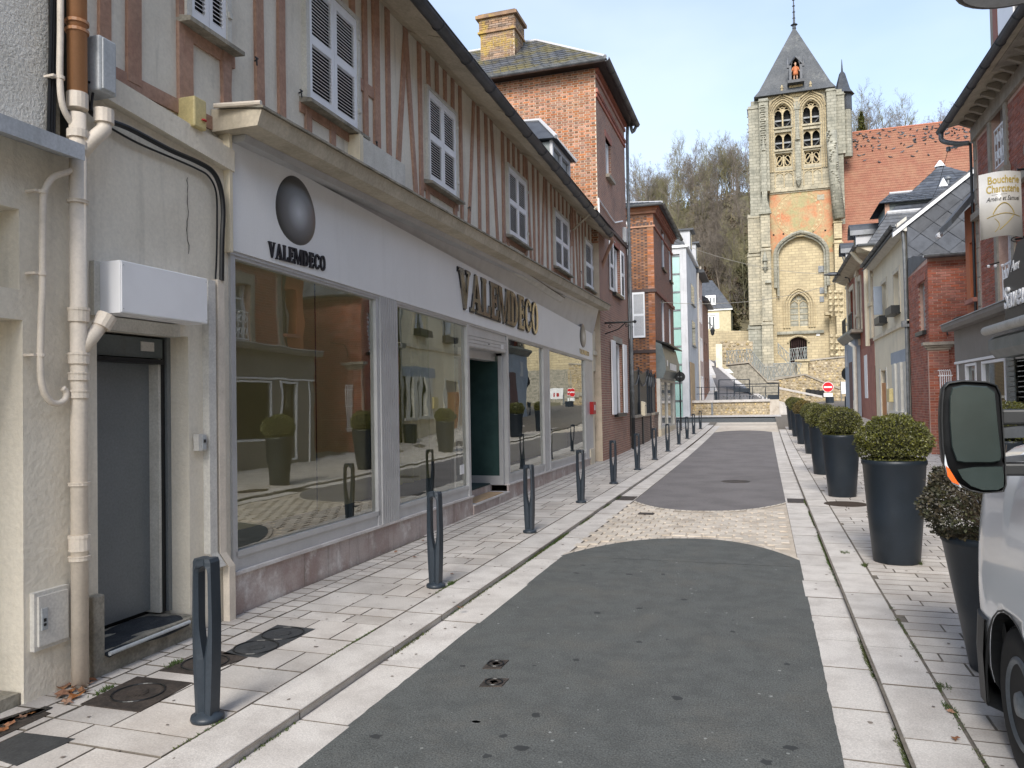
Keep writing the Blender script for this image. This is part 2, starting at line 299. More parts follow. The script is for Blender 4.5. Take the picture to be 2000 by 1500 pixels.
M['curtainl']=mat('lime_curtain_cloth',(.52,.52,.20),(.44,.45,.16),scale=2,rough=.9)
M['carpet']=mat('teal_floor',(.03,.055,.055),rough=.8)
M['glass']=glassmat('shop_glass',base=.22,ior=1.65,dark=1.0,tint=(.93,.95,.86),warp=.0025)
M['glassd']=glassmat('door_glass',base=.05,ior=1.5,dark=.5)
M['greywhite']=mat('grey_white_render',(.50,.50,.51),(.44,.44,.45),scale=1,rough=.8,streak=.2)
M['pink']=mat('pink_render',(.58,.42,.36),rough=.85,streak=.1)
M['flint']=mat('flint_rubble',(.42,.34,.21),(.31,.245,.145),scale=2,rough=.9,var=.45,fine=.1)
M['flintbed']=mat('rubble_mortar',(.38,.31,.21),(.29,.235,.16),scale=2,rough=1,bump=.02,bscale=12)
M['grass']=mat('grass',(.05,.085,.02),(.08,.09,.03),scale=2,rough=.9,var=.3)
M['hill']=mat('hillside_litter',(.17,.145,.085),(.12,.115,.06),scale=.12,rough=1,fine=.15,bump=.3,bscale=1.2,stain=(.19,.13,.09),stains=.08)
M['bark']=mat('grey_bark',(.19,.16,.13),(.14,.12,.10),scale=1,rough=1,var=.25,fine=0)
M['barkg']=mat('lichen_bark',(.20,.185,.10),(.16,.145,.08),scale=1,rough=1,var=.2,fine=0)
M['scrub']=mat('scrub_leaf',(.09,.095,.035),(.17,.13,.08),scale=.15,rough=.8,var=.5,fine=0,stain=(.13,.085,.055),stains=.09,smin=.45,smax=.6)
M['pigeon']=mat('pigeon_feather',(.07,.075,.085),(.12,.12,.13),scale=6,rough=.8,var=.6,fine=0)
M['deadleaf']=mat('dead_leaf',(.22,.09,.04),(.28,.15,.08),scale=20,rough=.8,var=.3)
M['gold']=mat('gold_print',(.50,.37,.10),rough=.4,fine=0)
M['mirrorglass']=mat('mirror_glass',(.03,.042,.04),rough=.16,metal=0,spec=.4,fine=0)
M['amber']=mat('amber_lens',(.80,.13,.01),rough=.2,fine=0,spec=.8)
M['clear']=mat('clear_lens',(.55,.58,.6),rough=.1,fine=0,spec=.9)
M['hub']=mat('silver_hubcap',(.17,.19,.21),(.14,.16,.18),rough=.4,metal=.5)
M['purple']=mat('purple_brown_door',(.13,.07,.065),rough=.7,streak=.3)
M['railpaint']=mat('dull_rail_paint',(.27,.28,.26),rough=.6)
M['robe']=mat('ochre_robe_paint',(.50,.17,.07),rough=.7)
M['skin']=mat('painted_skin',(.55,.36,.26),rough=.7,fine=0)
M['gate']=mat('blue_black_gate_paint',(.018,.026,.036),rough=.4,fine=.03)
M['mat']=mat('dark_doormat',(.022,.026,.032),(.035,.04,.045),scale=9,rough=.95,bump=.006,bscale=90)
M['wire']=mat('overhead_wire',(.02,.02,.02),rough=.6,fine=0)
M['wirepale']=mat('pale_wire',(.35,.33,.28),rough=.6,fine=0)
def oval_gradient():
    """base colour of the sign ovals: pale centre fading to a dark rim"""
    m=mat('graded_oval',(.5,.5,.5),rough=.3,fine=0,spec=.5); nt=m.node_tree; N=nt.nodes; L=nt.links; b=N['Principled BSDF']
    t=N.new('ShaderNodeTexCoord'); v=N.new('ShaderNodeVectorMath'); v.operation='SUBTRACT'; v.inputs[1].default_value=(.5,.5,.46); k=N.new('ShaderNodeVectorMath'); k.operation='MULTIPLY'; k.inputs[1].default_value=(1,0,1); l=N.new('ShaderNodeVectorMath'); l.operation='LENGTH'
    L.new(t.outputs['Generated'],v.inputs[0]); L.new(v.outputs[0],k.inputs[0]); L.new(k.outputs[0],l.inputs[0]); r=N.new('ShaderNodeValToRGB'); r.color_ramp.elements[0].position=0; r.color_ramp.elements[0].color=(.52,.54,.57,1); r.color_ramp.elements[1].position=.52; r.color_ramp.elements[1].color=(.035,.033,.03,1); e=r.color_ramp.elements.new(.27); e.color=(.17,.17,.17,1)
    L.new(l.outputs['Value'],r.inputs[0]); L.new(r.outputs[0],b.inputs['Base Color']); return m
M['egg']=oval_gradient()
# ================================================================ GROUND
rnd=random.Random(3)
def zr(X,Y):
    def ss(t): t=max(0,min(1,t)); return t*t*(3-2*t)
    return zg(Y)+.42*ss((Y-24)/12)*ss((X-2)/2.2)
def sheet(name,mt,x0,x1,ys,dz,zf=None,parent=None,kind='structure',xn=1):
    m=MB(); zf=zf or (lambda x,y:zg(y)); xs=[x0+(x1-x0)*i/xn for i in range(xn+1)]
    for a,b in zip(ys[:-1],ys[1:]):
        for c,d in zip(xs[:-1],xs[1:]):
            m.quad((c,a,zf(c,a)+dz),(d,a,zf(d,a)+dz),(d,b,zf(d,b)+dz),(c,b,zf(c,b)+dz))
    o=m.obj(name,mt,parent)
    if kind: o['kind']=kind
    return o
def yr(a,b,s):
    n=max(1,round((b-a)/s)); return [a+(b-a)*i/n for i in range(n+1)]
sheet('ground',M['hill'],-400,400,[-60,0]+yr(18,58,5)+[110,160,260,900],-.30)
def wob(y,s): return .006*noise.noise(Vector((s,y*2.3,0)))+.007*noise.noise(Vector((s,y*9,3)))
m=MB(); ys=yr(-9,8.6,.06)
for a,b in zip(ys[:-1],ys[1:]): m.quad((-2.255+wob(a,1),a,-.0485),(.33+wob(a,7),a,-.0485),(.33+wob(b,7),b,-.0485),(-2.255+wob(b,1),b,-.0485))
road=m.obj('road',M['asphalt']); road['kind']='structure'
# near asphalt arc end and far asphalt with two arc ends
def arcpoly(y0,y1,x0,x1,bul,n=28):
    return [(x0+(x1-x0)*i/n, y0+(y1-y0)*i/n+bul*(1-abs(2*i/n-1)**2.4)) for i in range(n+1)]
a1=arcpoly(8.6,8.95,-2.28,.33,1.25)
m=MB(); 
for (xa,ya),(xb,yb) in zip(a1[:-1],a1[1:]): m.quad((xa,8.59,-.0485),(xb,8.59,-.0485),(xb,max(yb,8.595)+wob(xb*4,5),-.0485),(xa,max(ya,8.595)+wob(xa*4,5),-.0485))
m.obj('arc_end',M['asphalt'],road)
a2=[(x,y) for x,y in arcpoly(13.55,13.85,-2.22,.33,-1.15)]
m=MB()
for (xa,ya),(xb,yb) in zip(a2[:-1],a2[1:]): m.quad((xa,ya,-.052),(xb,yb,-.052),(xb,14.2,-.052),(xa,14.2,-.052))
far=m.obj('road_far',M['asphalt_grey']); far['kind']='structure'
m=MB(); ys=yr(14.2,36.6,1.2)
def xr(Y): return .33+.012*max(0,Y-18)*.6
def xl(Y): return -2.22-.004*max(0,Y-18)
for a,b in zip(ys[:-1],ys[1:]): m.quad((xl(a),a,zg(a)-.052),(xr(a),a,zg(a)-.052),(xr(b),b,zg(b)-.052),(xl(b),b,zg(b)-.052))
a3=arcpoly(36.6,36.6,xl(36.6),xr(36.6),1.6)
for (xa,ya),(xb,yb) in zip(a3[:-1],a3[1:]): m.quad((xa,36.6,zg(36.6)-.052),(xb,36.6,zg(36.6)-.052),(xb,yb+.001,zg(yb)-.052),(xa,ya+.001,zg(ya)-.052))
m.obj('asphalt_sheet',M['asphalt_grey'],far)
sheet('sett_bed',M['bed'],-2.30,.34,yr(8.3,14.4,2),-.062)
band=bpy.data.objects['sett_bed']
sw,sh_=.197,.205
sme=MB().box(-.083,.083,-.098,.098,-.03,0).mesh('sett',M['sett'])
def arcy(poly,x):
    for (xa,ya),(xb,yb) in zip(poly[:-1],poly[1:]):
        if xa<=x<=xb: return ya+(yb-ya)*(x-xa)/(xb-xa)
    return poly[0][1]
cnt=0; j=0; y=8.9
while y<13.9:
    off=(j%2)*.1; x=-2.24+off+.05
    while x<.25:
        if y>arcy(a1,x)+.20 and y<arcy(a2,x)-.20:
            link('sett',sme,band,(x+rnd.uniform(-.004,.004),y+rnd.uniform(-.004,.004),-.049+rnd.uniform(-.003,.003)),(0,0,rnd.uniform(-.02,.02)),(rnd.uniform(.95,1.04),1,1)); cnt+=1
        x+=sw
    y+=sh_; j+=1
# pale border bands along the two arcs, each stone its own piece
for poly,sg in ((a1,1),(a2,-1)):
    for (xa,ya),(xb,yb) in zip(poly[:-1],poly[1:]):
        g=.006; MB().prism([(xa+g,ya+sg*.01,-.055),(xb-g,yb+sg*.01,-.055),(xb-g,yb+sg*.13,-.055),(xa+g,ya+sg*.13,-.055)],[(xa+g,ya+sg*.01,-.0495),(xb-g,yb+sg*.01,-.0495),(xb-g,yb+sg*.13,-.0495),(xa+g,ya+sg*.13,-.0495)]).obj('border_stone',M['sett'],band)
def mort(o,nm=''):
    me=o.data; me.materials.append(M['joint'])
    for p in me.polygons:
        if p.normal.z<.9 and not (nm=='kerb_stone' and abs(p.normal.x)>.6): p.material_index=1
    return o
def slab(m,x0,x1,y0,y1,top,zf,th=.06,b=.003):
    g=.0045; x0+=g;x1-=g;y0+=g;y1-=g
    lo=[(x0,y0),(x1,y0),(x1,y1),(x0,y1)]; hi=[(x0+b,y0+b),(x1-b,y0+b),(x1-b,y1-b),(x0+b,y1-b)]
    n=[(x,y,zf(x,y)+top-th) for x,y in lo]; k=[(x,y,zf(x,y)+top-b) for x,y in lo]; h=[(x,y,zf(x,y)+top) for x,y in hi]
    m.add(n+k+h,[(0,1,5,4),(1,2,6,5),(2,3,7,6),(3,0,4,7),(4,5,9,8),(5,6,10,9),(6,7,11,10),(7,4,8,11),(8,9,10,11)])
Z0=lambda x,y:zg(y)
# ---- left pavement
lp=sheet('pavement_left',M['joint'],-4.62,-2.56,yr(-1,18,19)+yr(18,45,3)[1:],-.007)
lg=sheet('gutter_left',M['joint'],-2.56,-2.22,yr(-1,18,19)+yr(18,40,3)[1:],-.057)
n_obj=0
def run(parent,name,mt,x0,x1,y0,y1,lens,top,zf,far_y,maxn):
    y=y0; far=MB(); k=0
    while y<y1:
        L=rnd.uniform(*lens); e=min(y+L,y1)
        if y<far_y and k<maxn: mm=MB(); slab(mm,x0,x1,y,e,top+rnd.uniform(-.002,.002),zf); mort(mm.obj(name,mt,parent),name); k+=1
        else: slab(far,x0,x1,y,e,top,zf)
        y=e
    if far.v: mort(far.obj(name,mt,parent,kind='stuff'))
run(lp,'kerb_stone',M['kerb'],-2.90,-2.565,-1,42,(.85,1.25),0,Z0,26,60)
run(lg,'gutter_stone',M['kerb'],-2.568,-2.23,-1,42,(.9,1.4),-.05,Z0,26,60)
far=MB(); y=.4; k=0
while y<44:
    h=rnd.choice((.22,.30,.36,.42)); x=-3.86
    first=True
    while x<-2.91:
        wd=rnd.choice((.24,.34,.42,.52)) if not first else rnd.choice((.18,.3,.4,.5)); first=False
        e=min(x+wd,-2.905); 
        if -2.905-e<.14: e=-2.905
        top=rnd.uniform(-.0025,.0015)
        if y<20 and k<215: mm=MB(); slab(mm,x,e,y,y+h,top,Z0); mort(mm.obj('paving_slab',M['paving'],lp)); k+=1
        else: slab(far,x,e,y,y+h,0,Z0)
        x=e
    y+=h
y=.4
while y<44:      # narrow double course of small setts by the walls
    for x0 in (-4.235,-4.05):
        top=rnd.uniform(-.002,.001); xx0=x0+(.0 if x0>-4.1 else 0)
        if y<9.5: mm=MB(); slab(mm,xx0,x0+.183,y+(.07 if x0<-4.1 else 0),y+.17+(.07 if x0<-4.1 else 0),top,Z0); mort(mm.obj('sett',M['paving'],lp))
        else: slab(far,x0,x0+.183,y,y+.17,0,Z0)
    if y>9: slab(far,-4.60,-4.24,y,y+.17,0,Z0)
    y+=.172
mort(far.obj('paving_slab',M['paving'],lp,kind='stuff'))
# ---- right pavement
rys=yr(-3,18,21)+yr(18,62,2)[1:]
rp=sheet('pavement_right',M['joint'],.62,9.5,rys,-.007,zf=zr,xn=8)
rg=sheet('gutter_right',M['joint'],.33,.63,rys[:12],-.057)
run(rg,'gutter_stone',M['kerb'],.305,.638,-1,37,(.55,.75),-.05,Z0,22,60)
run(rp,'kerb_stone',M['kerb'],.635,.945,-1,38,(.7,.85),0,Z0,24,60)
far=MB(); y=1.6; k=0
while y<40:
    h=rnd.choice((.165,.165,.2,.24)); x=.95-rnd.uniform(0,.4); 
    while x<4.6:
        e=x+rnd.choice((.42,.55,.62,.5)); xa=max(x,.952)
        if e-xa>.1:
            if 3<y<11.5 and xa<2.6 and k<235: mm=MB(); slab(mm,xa,e,y,y+h,rnd.uniform(-.0025,.0015),zr); mort(mm.obj('paving_slab',M['paving'],rp)); k+=1
            else: slab(far,xa,e,y,y+h,0,zr)
        x=e
    y+=h
mort(far.obj('paving_slab',M['paving'],rp,kind='stuff'))
# ---- crossing street at the end
sheet('crossing_pavement',M['sett'],-12,9.5,yr(36,45.3,1.5),-.055).name='crossing_paving'
o=sheet('crossing_road',M['asphalt'],-14,2,yr(45.3,49.6,1),-.05)
m=MB(); P=[(2,45.3),(9.5,45.3),(13,60),(5.2,60),(3.2,60),(2,56),(2,49.6)]
ys=yr(47.2,62,1)
for a,b in zip(ys[:-1],ys[1:]):
    L=lambda y:2 if y<49.6 else 1.0+.12*(y-49.6)
    m.quad((L(a) if a<49.6 else L(a),a,zg(a)-.05),(14,a,zg(a)-.05),(14,b,zg(b)-.05),(L(b),b,zg(b)-.05))
m.quad((2,45.3,zg(45.3)-.05),(14,45.3,zg(45.3)-.05),(14,47.2,zg(47.2)-.05),(2,47.2,zg(47.2)-.05))
m.obj('crossing_asphalt',M['asphalt_grey'],o)
sheet('kerb_far',M['kerb'],-14,1.0,yr(49.6,51.9,.8),.02)
sheet('pavement_far',M['paving'],5.0,14,yr(60,68,2),.05)
# light concrete strip between parked kerb on the right
sheet('forecourt',M['flintbed'],-14,14,yr(51.8,62,2),.16 if False else -.12)
# ---- covers
def px4(pts,z=0): return [atZ(x,y,z) for x,y in pts]
def cover(label,cat,pts,mt,circles,z=0,texture=True,group=None):
    P=px4(pts,z); c=sum(P,Vector())/4; t=thing('manhole_cover' if cat!='grate' else 'drain_grate',label,cat,(c.x,c.y,z),0,group)
    m=MB(); m.prism([(p.x,p.y,z-.02) for p in P],[(p.x,p.y,z+.004) for p in P]); m.obj('frame',mt,t,world=True)
    u=(P[2]-P[1]+P[3]-P[0])/2; v=(P[1]-P[0]+P[2]-P[3])/2
    for cu,cv,r in circles:
        q=c+u*cu+v*cv; m=MB(); ring=[(q.x+math.cos(a*PI/16)*r,q.y+math.sin(a*PI/16)*r,z+.0065) for a in range(33)]
        m.tube(ring,.006,6); m.obj('rim',M['black'],t,world=True)
        m=MB()
        for i in range(-7,8):
            for j in range(-7,8):
                if (i*i+j*j)**.5*.085*r/.5<r*.55*1.7*.62 and (i*i+j*j)<50: m.box(q.x+i*r*.115-.008,q.x+i*r*.115+.008,q.y+j*r*.115-.008,q.y+j*r*.115+.008,z+.0045,z+.008)
        m.obj('stud_pattern',mt,t,world=True)
    return t
cover('brown cast iron cover with round lid between the leaf heap and the nearest bollard','manhole cover',[(157,1376),(268,1322),(376,1334),(273,1391)],M['iron'],[(0,0,.15)])
cover('brown iron cover partly hidden behind the nearest bollard','manhole cover',[(310,1311),(415,1268),(483,1285),(389,1320)],M['iron'],[(0,0,.15)])
cover('dark grey double manhole cover with two round lids near the shop plinth','manhole cover',[(434,1278),(542,1221),(616,1229),(504,1285)],M['irongrey'],[(0,.24,.155),(0,-.24,.155)])
cover('plain dark grey square cover at the bottom left corner of the pavement','manhole cover',[(-40,1472),(45,1432),(147,1444),(33,1496)],M['irongrey'],[])
t=cover('rusty slotted drain grate strewn with dead leaves by the left wall','grate',[(-60,1425),(66,1384),(100,1394),(-10,1445)],M['iron'],[])
for i in range(9):
    a=atZ(-40+i*14,1425-i*4.4,0); MB().box(a.x-.01,a.x+.05,a.y-.05,a.y+.06,.004,.008).obj('slot_bar',M['black'],t,world=True)
for lab,pts in (('small square valve cover in the asphalt, the farther of the two',[(942,1306),(958,1289),(994,1290),(978,1306)]),('small square valve cover in the asphalt, the nearer of the two',[(936,1341),(948,1326),(994,1326),(980,1341)])):
    cover(lab,'valve cover',pts,M['iron'],[(0,0,.055)],z=-.0465)
for lab,x,y,rr,mt,z in (('round manhole cover in the grey asphalt far up the street',1437,940,.30,M['iron'],-.048),('round brown tree pit cover beside the second planter',1652,984,.33,M['soil'],.004)):
    q=atZ(x,y,z); o=MB().lathe((q.x,q.y,z),[(rr,-.02),(rr,.0),(rr*.9,.004),(rr*.3,.004)],28).obj('manhole_cover',mt); tag(o,lab,'manhole cover')
for lab,x0,x1,y0 in (('brown gutter drain in the left channel where the setts end',-2.55,-2.25,13.55),('brown gutter drain in the right channel where the setts end',.34,.63,13.75)):
    o=MB().box(x0,x1,y0,y0+.55,-.06,-.045).obj('gutter_drain',M['iron']); tag(o,lab,'drain')
q=atZ(1262,1003,-.045); o=MB().box(q.x-.12,q.x+.12,q.y-.09,q.y+.09,-.06,-.043).obj('valve_cover',M['iron']); tag(o,'small rectangular cover let into the pale setts','valve cover')
o=MB().lathe((atZ(930,1410,-.05).x,atZ(930,1410,-.05).y,-.0515),[(.07,0),(.06,.002),(.02,.003)],12,1.3,.8).obj('tar_stain',M['black']); tag(o,'dark round oil spot on the asphalt below the valve covers','oil stain')
# ---- grass and moss in the kerb joints, gravel-free
m=MB(); rg2=random.Random(5)
def tuft(x,y,z,n,h):
    for _ in range(n):
        a=rg2.uniform(0,2*PI); dx,dy=rg2.gauss(0,.008),rg2.gauss(0,.03); hh=h*rg2.uniform(.3,1); lx,ly=math.cos(a)*hh*.9,math.sin(a)*hh*.9
        bx,by=x+dx,y+dy; w_=.0025
        m.add([(bx-w_,by-w_,z),(bx+w_,by+w_,z),(bx+lx,by+ly,z+hh)],[(0,1,2)])
for xk,zk in ((-2.56,-.05),(.63,-.05)):
    y=2.6
    while y<14:
        den=noise.noise(Vector((xk,y*1.3,0)))+.12
        if den>0: tuft(xk+(.004 if xk<0 else -.004),y,zk,int(6+26*den),.016+.03*den)
        y+=.035
for (x,y,n,h) in ((878,1141,50,.035),(1690,1105,40,.04),(1795,1100,60,.05),(1860,1385,40,.02),(1840,1340,30,.02),(1650,1080,20,.03),(200,1349,25,.03),(345,1296,30,.03)):
    q=atZ(x,y,0); 
    for kk in range(3): tuft(q.x+rg2.uniform(-.03,.03),q.y+rg2.uniform(-.05,.05),0,n,h)
y=3.2
while y<7:
    if noise.noise(Vector((7,y*2.1,0)))>0: tuft(.947,y,0,10,.016)
    if noise.noise(Vector((3,y*1.1,0)))>.1: tuft(-2.902,y,0,8,.014)
    y+=.04
m.obj('joint_grass',M['grass'],kind='stuff')
# ---- dead leaves
def leafmesh(s,seed):
    r=random.Random(seed); n=9; pts=[]
    for i in range(n):
        a=2*PI*i/n; rr=s*(1 if i%2 else .55)*r.uniform(.8,1.15); pts.append((math.cos(a)*rr,math.sin(a)*rr*.7,r.uniform(0,.35)*s))
    return MB().add([(0,0,s*.1)]+pts,[(0,1+i,1+(i+1)%n) for i in range(n)]).mesh('dead_leaf',M['deadleaf'])
lm=[leafmesh(.05,i) for i in range(4)]
for i,(x,y) in enumerate([(122,1358),(140,1350),(131,1372),(118,1345),(152,1342),(165,1338),(172,1330),(160,1350),(128,1340),(146,1362),(20,1415),(45,1400),(60,1395),(8,1425),(773,1078),(883,1121),(810,1088),(900,1187),(1867,1443),(1857,1390),(826,1056),(1185,870)]):
    q=atZ(x,y,.006); o=link('dead_leaf',lm[i%4],None,q,(rnd.uniform(-.2,.2),rnd.uniform(-.2,.2),rnd.uniform(0,6)),[rnd.uniform(.8,1.5)]*3 if i<10 else [rnd.uniform(.5,.9)]*3)
    tag(o,'brown dead leaf lying in the heap at the wall corner' if i<10 else ('brown dead leaf caught on the rusty drain grate' if i<14 else 'curled brown leaf lying loose on the pale paving'),'leaf','dead leaves in the corner heap' if i<10 else ('dead leaves on the drain grate' if i<14 else 'loose leaves on the paving'))

# pale flecks and chewing gum spots on the near asphalt, small hairline cracks
m=MB(); fr=random.Random(31)
for _ in range(300):
    x=fr.uniform(-2.2,.28); y=fr.uniform(2.6,9.2)**1.0; r_=fr.choice((.0025,.003,.0035,.004,.006,.010)) ; 
    if y>8.6+1.1*(1-abs((x+.97)/1.3)**2.4): continue
    k=7; m.add([(x+math.cos(a*2*PI/k)*r_*fr.uniform(.7,1.3),y+math.sin(a*2*PI/k)*r_*fr.uniform(.7,1.3),-.0478) for a in range(k)],[tuple(range(k))])
m.obj('road_flecks',mat('pale_gum',(.25,.26,.25),(.17,.18,.17),rough=.9,fine=0),road,kind='stuff')
m=MB()
for _ in range(30):
    x=fr.uniform(-2.1,.2); y=fr.uniform(2.6,8.6); r_=fr.uniform(.01,.035); k=9; m.add([(x+math.cos(a*2*PI/k)*r_*fr.uniform(.6,1.4),y+math.sin(a*2*PI/k)*r_*fr.uniform(.6,1.4),-.0480) for a in range(k)],[tuple(range(k))])
m.obj('dark_spots',mat('dark_spot',(.035,.037,.037),rough=.8,fine=0),road,kind='stuff')
m=MB()
for _ in range(260):
    x=fr.choice((fr.uniform(-3.85,-2.3),fr.uniform(.4,3.0))); y=fr.uniform(2.8,11); r_=fr.uniform(.004,.016); z=.0032 if (x<-2.6 or x>.66) else -.0465; k=7
    m.add([(x+math.cos(a*2*PI/k)*r_*fr.uniform(.6,1.4),y+math.sin(a*2*PI/k)*r_*fr.uniform(.6,1.4),z) for a in range(k)],[tuple(range(k))])
o=m.obj('dirt_spots',mat('dirt_spot',(.20,.17,.145),(.12,.1,.09),rough=.95,fine=0),lp,kind='stuff')
# ================================================================ LEFT SIDE: frame along the shop wall (x = along, y = into the wall)
F0=Frame((-4.247,5.341),(-4.481,20.656)); q0=F0.px
def solveD(fr,xw,xf,y,lo=0,hi=1.5):
    s=fr.px(xw,y,0)[0]
    for _ in range(40):
        mid=(lo+hi)/2
        if fr.px(xf,y,mid)[0]>s: lo=mid
        else: hi=mid
    return (lo+hi)/2
def F0thing(name,label,cat,s=0,group=None):
    P=F0.w(s,0,0); t=thing(name,label,cat,(P.x,P.y,0),F0.rz,group); t['s0']=s; return t
def L2(m,s0,p0,s1,p1): return m.prism([(s0,a,b) for a,b in p0],[(s1,a,b) for a,b in p1])
# ---- neighbouring house at the far left
nh=thing('plastered_house','cream plastered house with deep openings at the left edge of the photo','house',(F0.A.x,F0.A.y,0),F0.rz)
zl=q0(160,300,.1)[1]; o1=q0(45,625)[1]; u0=q0(50,567)[1]; u1=q0(50,412)[1]; sE=q0(160,900)[0]; s45=q0(45,900)[0]
wallgrid(MB(),-6,sE,-.05,zl,[(-6.0,s45,-.05,o1),(-6.0,s45-.02,u0,u1)],0,.75).obj('wall',M['plaster'],nh)
box('recess_back',M['plaster'],nh,-6,s45+.1,.75,.85,-.05,zl)
box('threshold',M['concrete'],nh,-6,s45-.01,.02,.8,-.04,.07)
box('house_end',M['plaster'],nh,sE-.02,sE,.002,1.2,0,zl)
lz0=q0(160,312,.22)[1]; lz1=q0(165,283,.22)[1]; le=q0(166,300,.22)[0]
L2(MB(),-6,[(0,lz0+.06),(-.22,lz0),(-.22,lz1),(0,lz1+.05)],le,[(0,lz0+.06),(-.22,lz0),(-.22,lz1),(0,lz1+.05)]).obj('ledge',M['ledge'],nh)
ru=q0(100,200)[0]
box('roughcast_wall',M['roughcast'],nh,-6,ru,.02,.3,lz1+.04,9)
box('corner_timber',M['concrete'],nh,ru,q0(131,200)[0],.06,.3,lz1+.03,9)
m=MB(); s_=q0(97,100)[0]
for k in range(3): m.tube([(s_+.012*k,-.0,9),(s_+.02*k+.01,-.01,6),(s_+.012*k+.02,-.02,5),(s_-.03+.02*k,-.02,lz1+.06)],.011,6)
for z in (4.3,4.7,5.2,5.7): m.tube([(s_-.01,-.01,z),(s_+.06,-.02,z+.01)],.014,6)
tag(m.obj('cable_bundle',M['black'],None),None); c=bpy.data.objects['cable_bundle']; c.location=nh.location; c.rotation_euler=(0,0,F0.rz); tag(c,'thick black cable bundle running down the roughcast corner','cable')
# ---- half timbered house
HT=thing('half_timbered_house','long half timbered house with brown pink beams and white louvred shutters above the shop','house',(F0.A.x,F0.A.y,0),F0.rz)
wy=.07; S0,S1=sE,16.75; ztop=6.72
dL=q0(193,900)[0]; dR=q0(372,900)[0]; dH=q0(205,640)[1]
wallgrid(MB(),S0,.02,-.05,3.98,[(dL,dR,.0,dH)],.012,.34).obj('ground_floor_wall',M['plaster'],HT)
bz0=q0(430,325)[1]; 
L2(MB(),sE,[(.011,3.86),(-.06,3.86),(-.06,4.03),(.011,4.06)],.0,[(.011,3.72),(-.06,3.72),(-.06,3.90),(.011,3.93)]).obj('string_course',M['plaster'],HT)
WIN=[]   # (s0,s1,z0,z1)
def W4(xa,ya,xb,yb): 
    a=q0(xa,ya,-wy+.05); b=q0(xb,yb,-wy+.05); return a,b
zsill,zhead=4.86,6.10
for xa,xb in ((372,447),(603,700),(836,890),(990,1025),(1079,1106),(1137,1161)):
    WIN.append((q0(xa,150,-.02)[0],q0(xb,150,-.02)[0],zsill-.02,zhead+.02))
wallgrid(MB(),S0,S1,3.70,ztop,[(a,b,c,d) for a,b,c,d in WIN],wy,.12).obj('infill_wall',M['infill'],HT)
box('end_wall',M['infill'],HT,S1-.05,S1,wy+.01,3,0,ztop)
# timbers, each one a piece
def beam(pts,w,d=.030,nm='timber'):
    (a,b),(c,e)=pts; v=Vector((c-a,e-b)); n=Vector((-v.y,v.x)).normalized()*w/2; j=rnd.uniform(-.004,.004)
    k=rnd.uniform(.88,1.08); mid=((a+c)/2+rnd.uniform(-.012,.012),(b+e)/2)
    poly=[(a-n.x,b-n.y),(mid[0]-n.x*k,mid[1]-n.y*k),(c-n.x,e-n.y),(c+n.x,e+n.y),(mid[0]+n.x*k,mid[1]+n.y*k),(a+n.x,b+n.y)]
    if n.x<0: poly=poly[::-1]
    return MB().py(poly,wy-d+j,wy+.002).obj(nm,M['timber'],HT)
def hb(a,b,z,w=.13,d=.024): return beam([(a,z),(b,z)],w,d)
zb=4.02
occ=[(a-.03,b+.03) for a,b,_,_ in WIN]
# sill plate at the bottom, in lengths
s=S0+.1
for a,b in ((S0,-.0),(-.02,1.0),(1.0,2.35),(3.0,4.1),(4.1,6.4),(6.4,9.0),(9.0,11.6),(11.6,14.2),(14.2,16.7)):
    z=zb+ (0 if a<0 else -.012*a*.8)
    hb(a,b,z if a>0 else 4.10,.11 if a<0 else .13)
posts=[(205,.10),(262,.13),(360,.13),(508,.12),(551,.10)]
for x,wd in posts: 
    s=q0(x,150,-.05)[0]
    if x in (508,): beam([(s,4.07),(s-.01,6.7)],wd)
    elif x==551: beam([(s,4.07),(s,6.02)],wd)
    else: beam([(s,4.1),(s,6.7)],wd)
s=q0(453,150)[0]; beam([(s,4.1),(s,4.82)],.12)
hb(q0(508,100)[0]-.6,WIN[1][0]-.03,6.02,.17)
for k,(a,b,c,d) in enumerate(WIN):
    hb(a-.1,b+.12,zsill-.13,.10,.02)
    for f in ((.04,.5,.96) if k in (1,) else (.02,.98)): beam([(a+(b-a)*f,4.08),(a+(b-a)*f,4.74)],.10)
    for f in (.1,.38,.66,.94): beam([(a+(b-a)*f,6.14),(a+(b-a)*f+rnd.uniform(-.03,.03),6.72)],.09)
# bays between windows
def studs(a,b,kinds):
    n=len(kinds); 
    for i,kd in enumerate(kinds):
        s=a+(b-a)*(i+.5)/n+rnd.uniform(-.03,.03); w_=rnd.uniform(.08,.115)
        if kd=='|': beam([(s,4.06),(s+rnd.uniform(-.02,.02),6.72)],w_)
        elif kd=='/': beam([(s-.20,4.06),(s+.20,6.72)],w_,.03)
        elif kd=='\\': beam([(s+.17,4.06),(s-.17,6.72)],w_,.031)
        elif kd=='i': beam([(s,4.06),(s,5.6)],w_)
        elif kd=='h': beam([(s,4.06),(s,6.72)],w_+.05,.03); hb(a,s,5.45,.14)
studs(WIN[1][1]+.05,WIN[2][0]-.04,'|h|/\\|')
studs(WIN[2][1]+.05,WIN[3][0]-.04,'|/||\\|')
studs(WIN[3][1]+.05,WIN[4][0]-.04,'\\||/||')
studs(WIN[4][1]+.05,WIN[5][0]-.04,'/|\\||')
studs(WIN[5][1]+.05,S1-.02,'||')
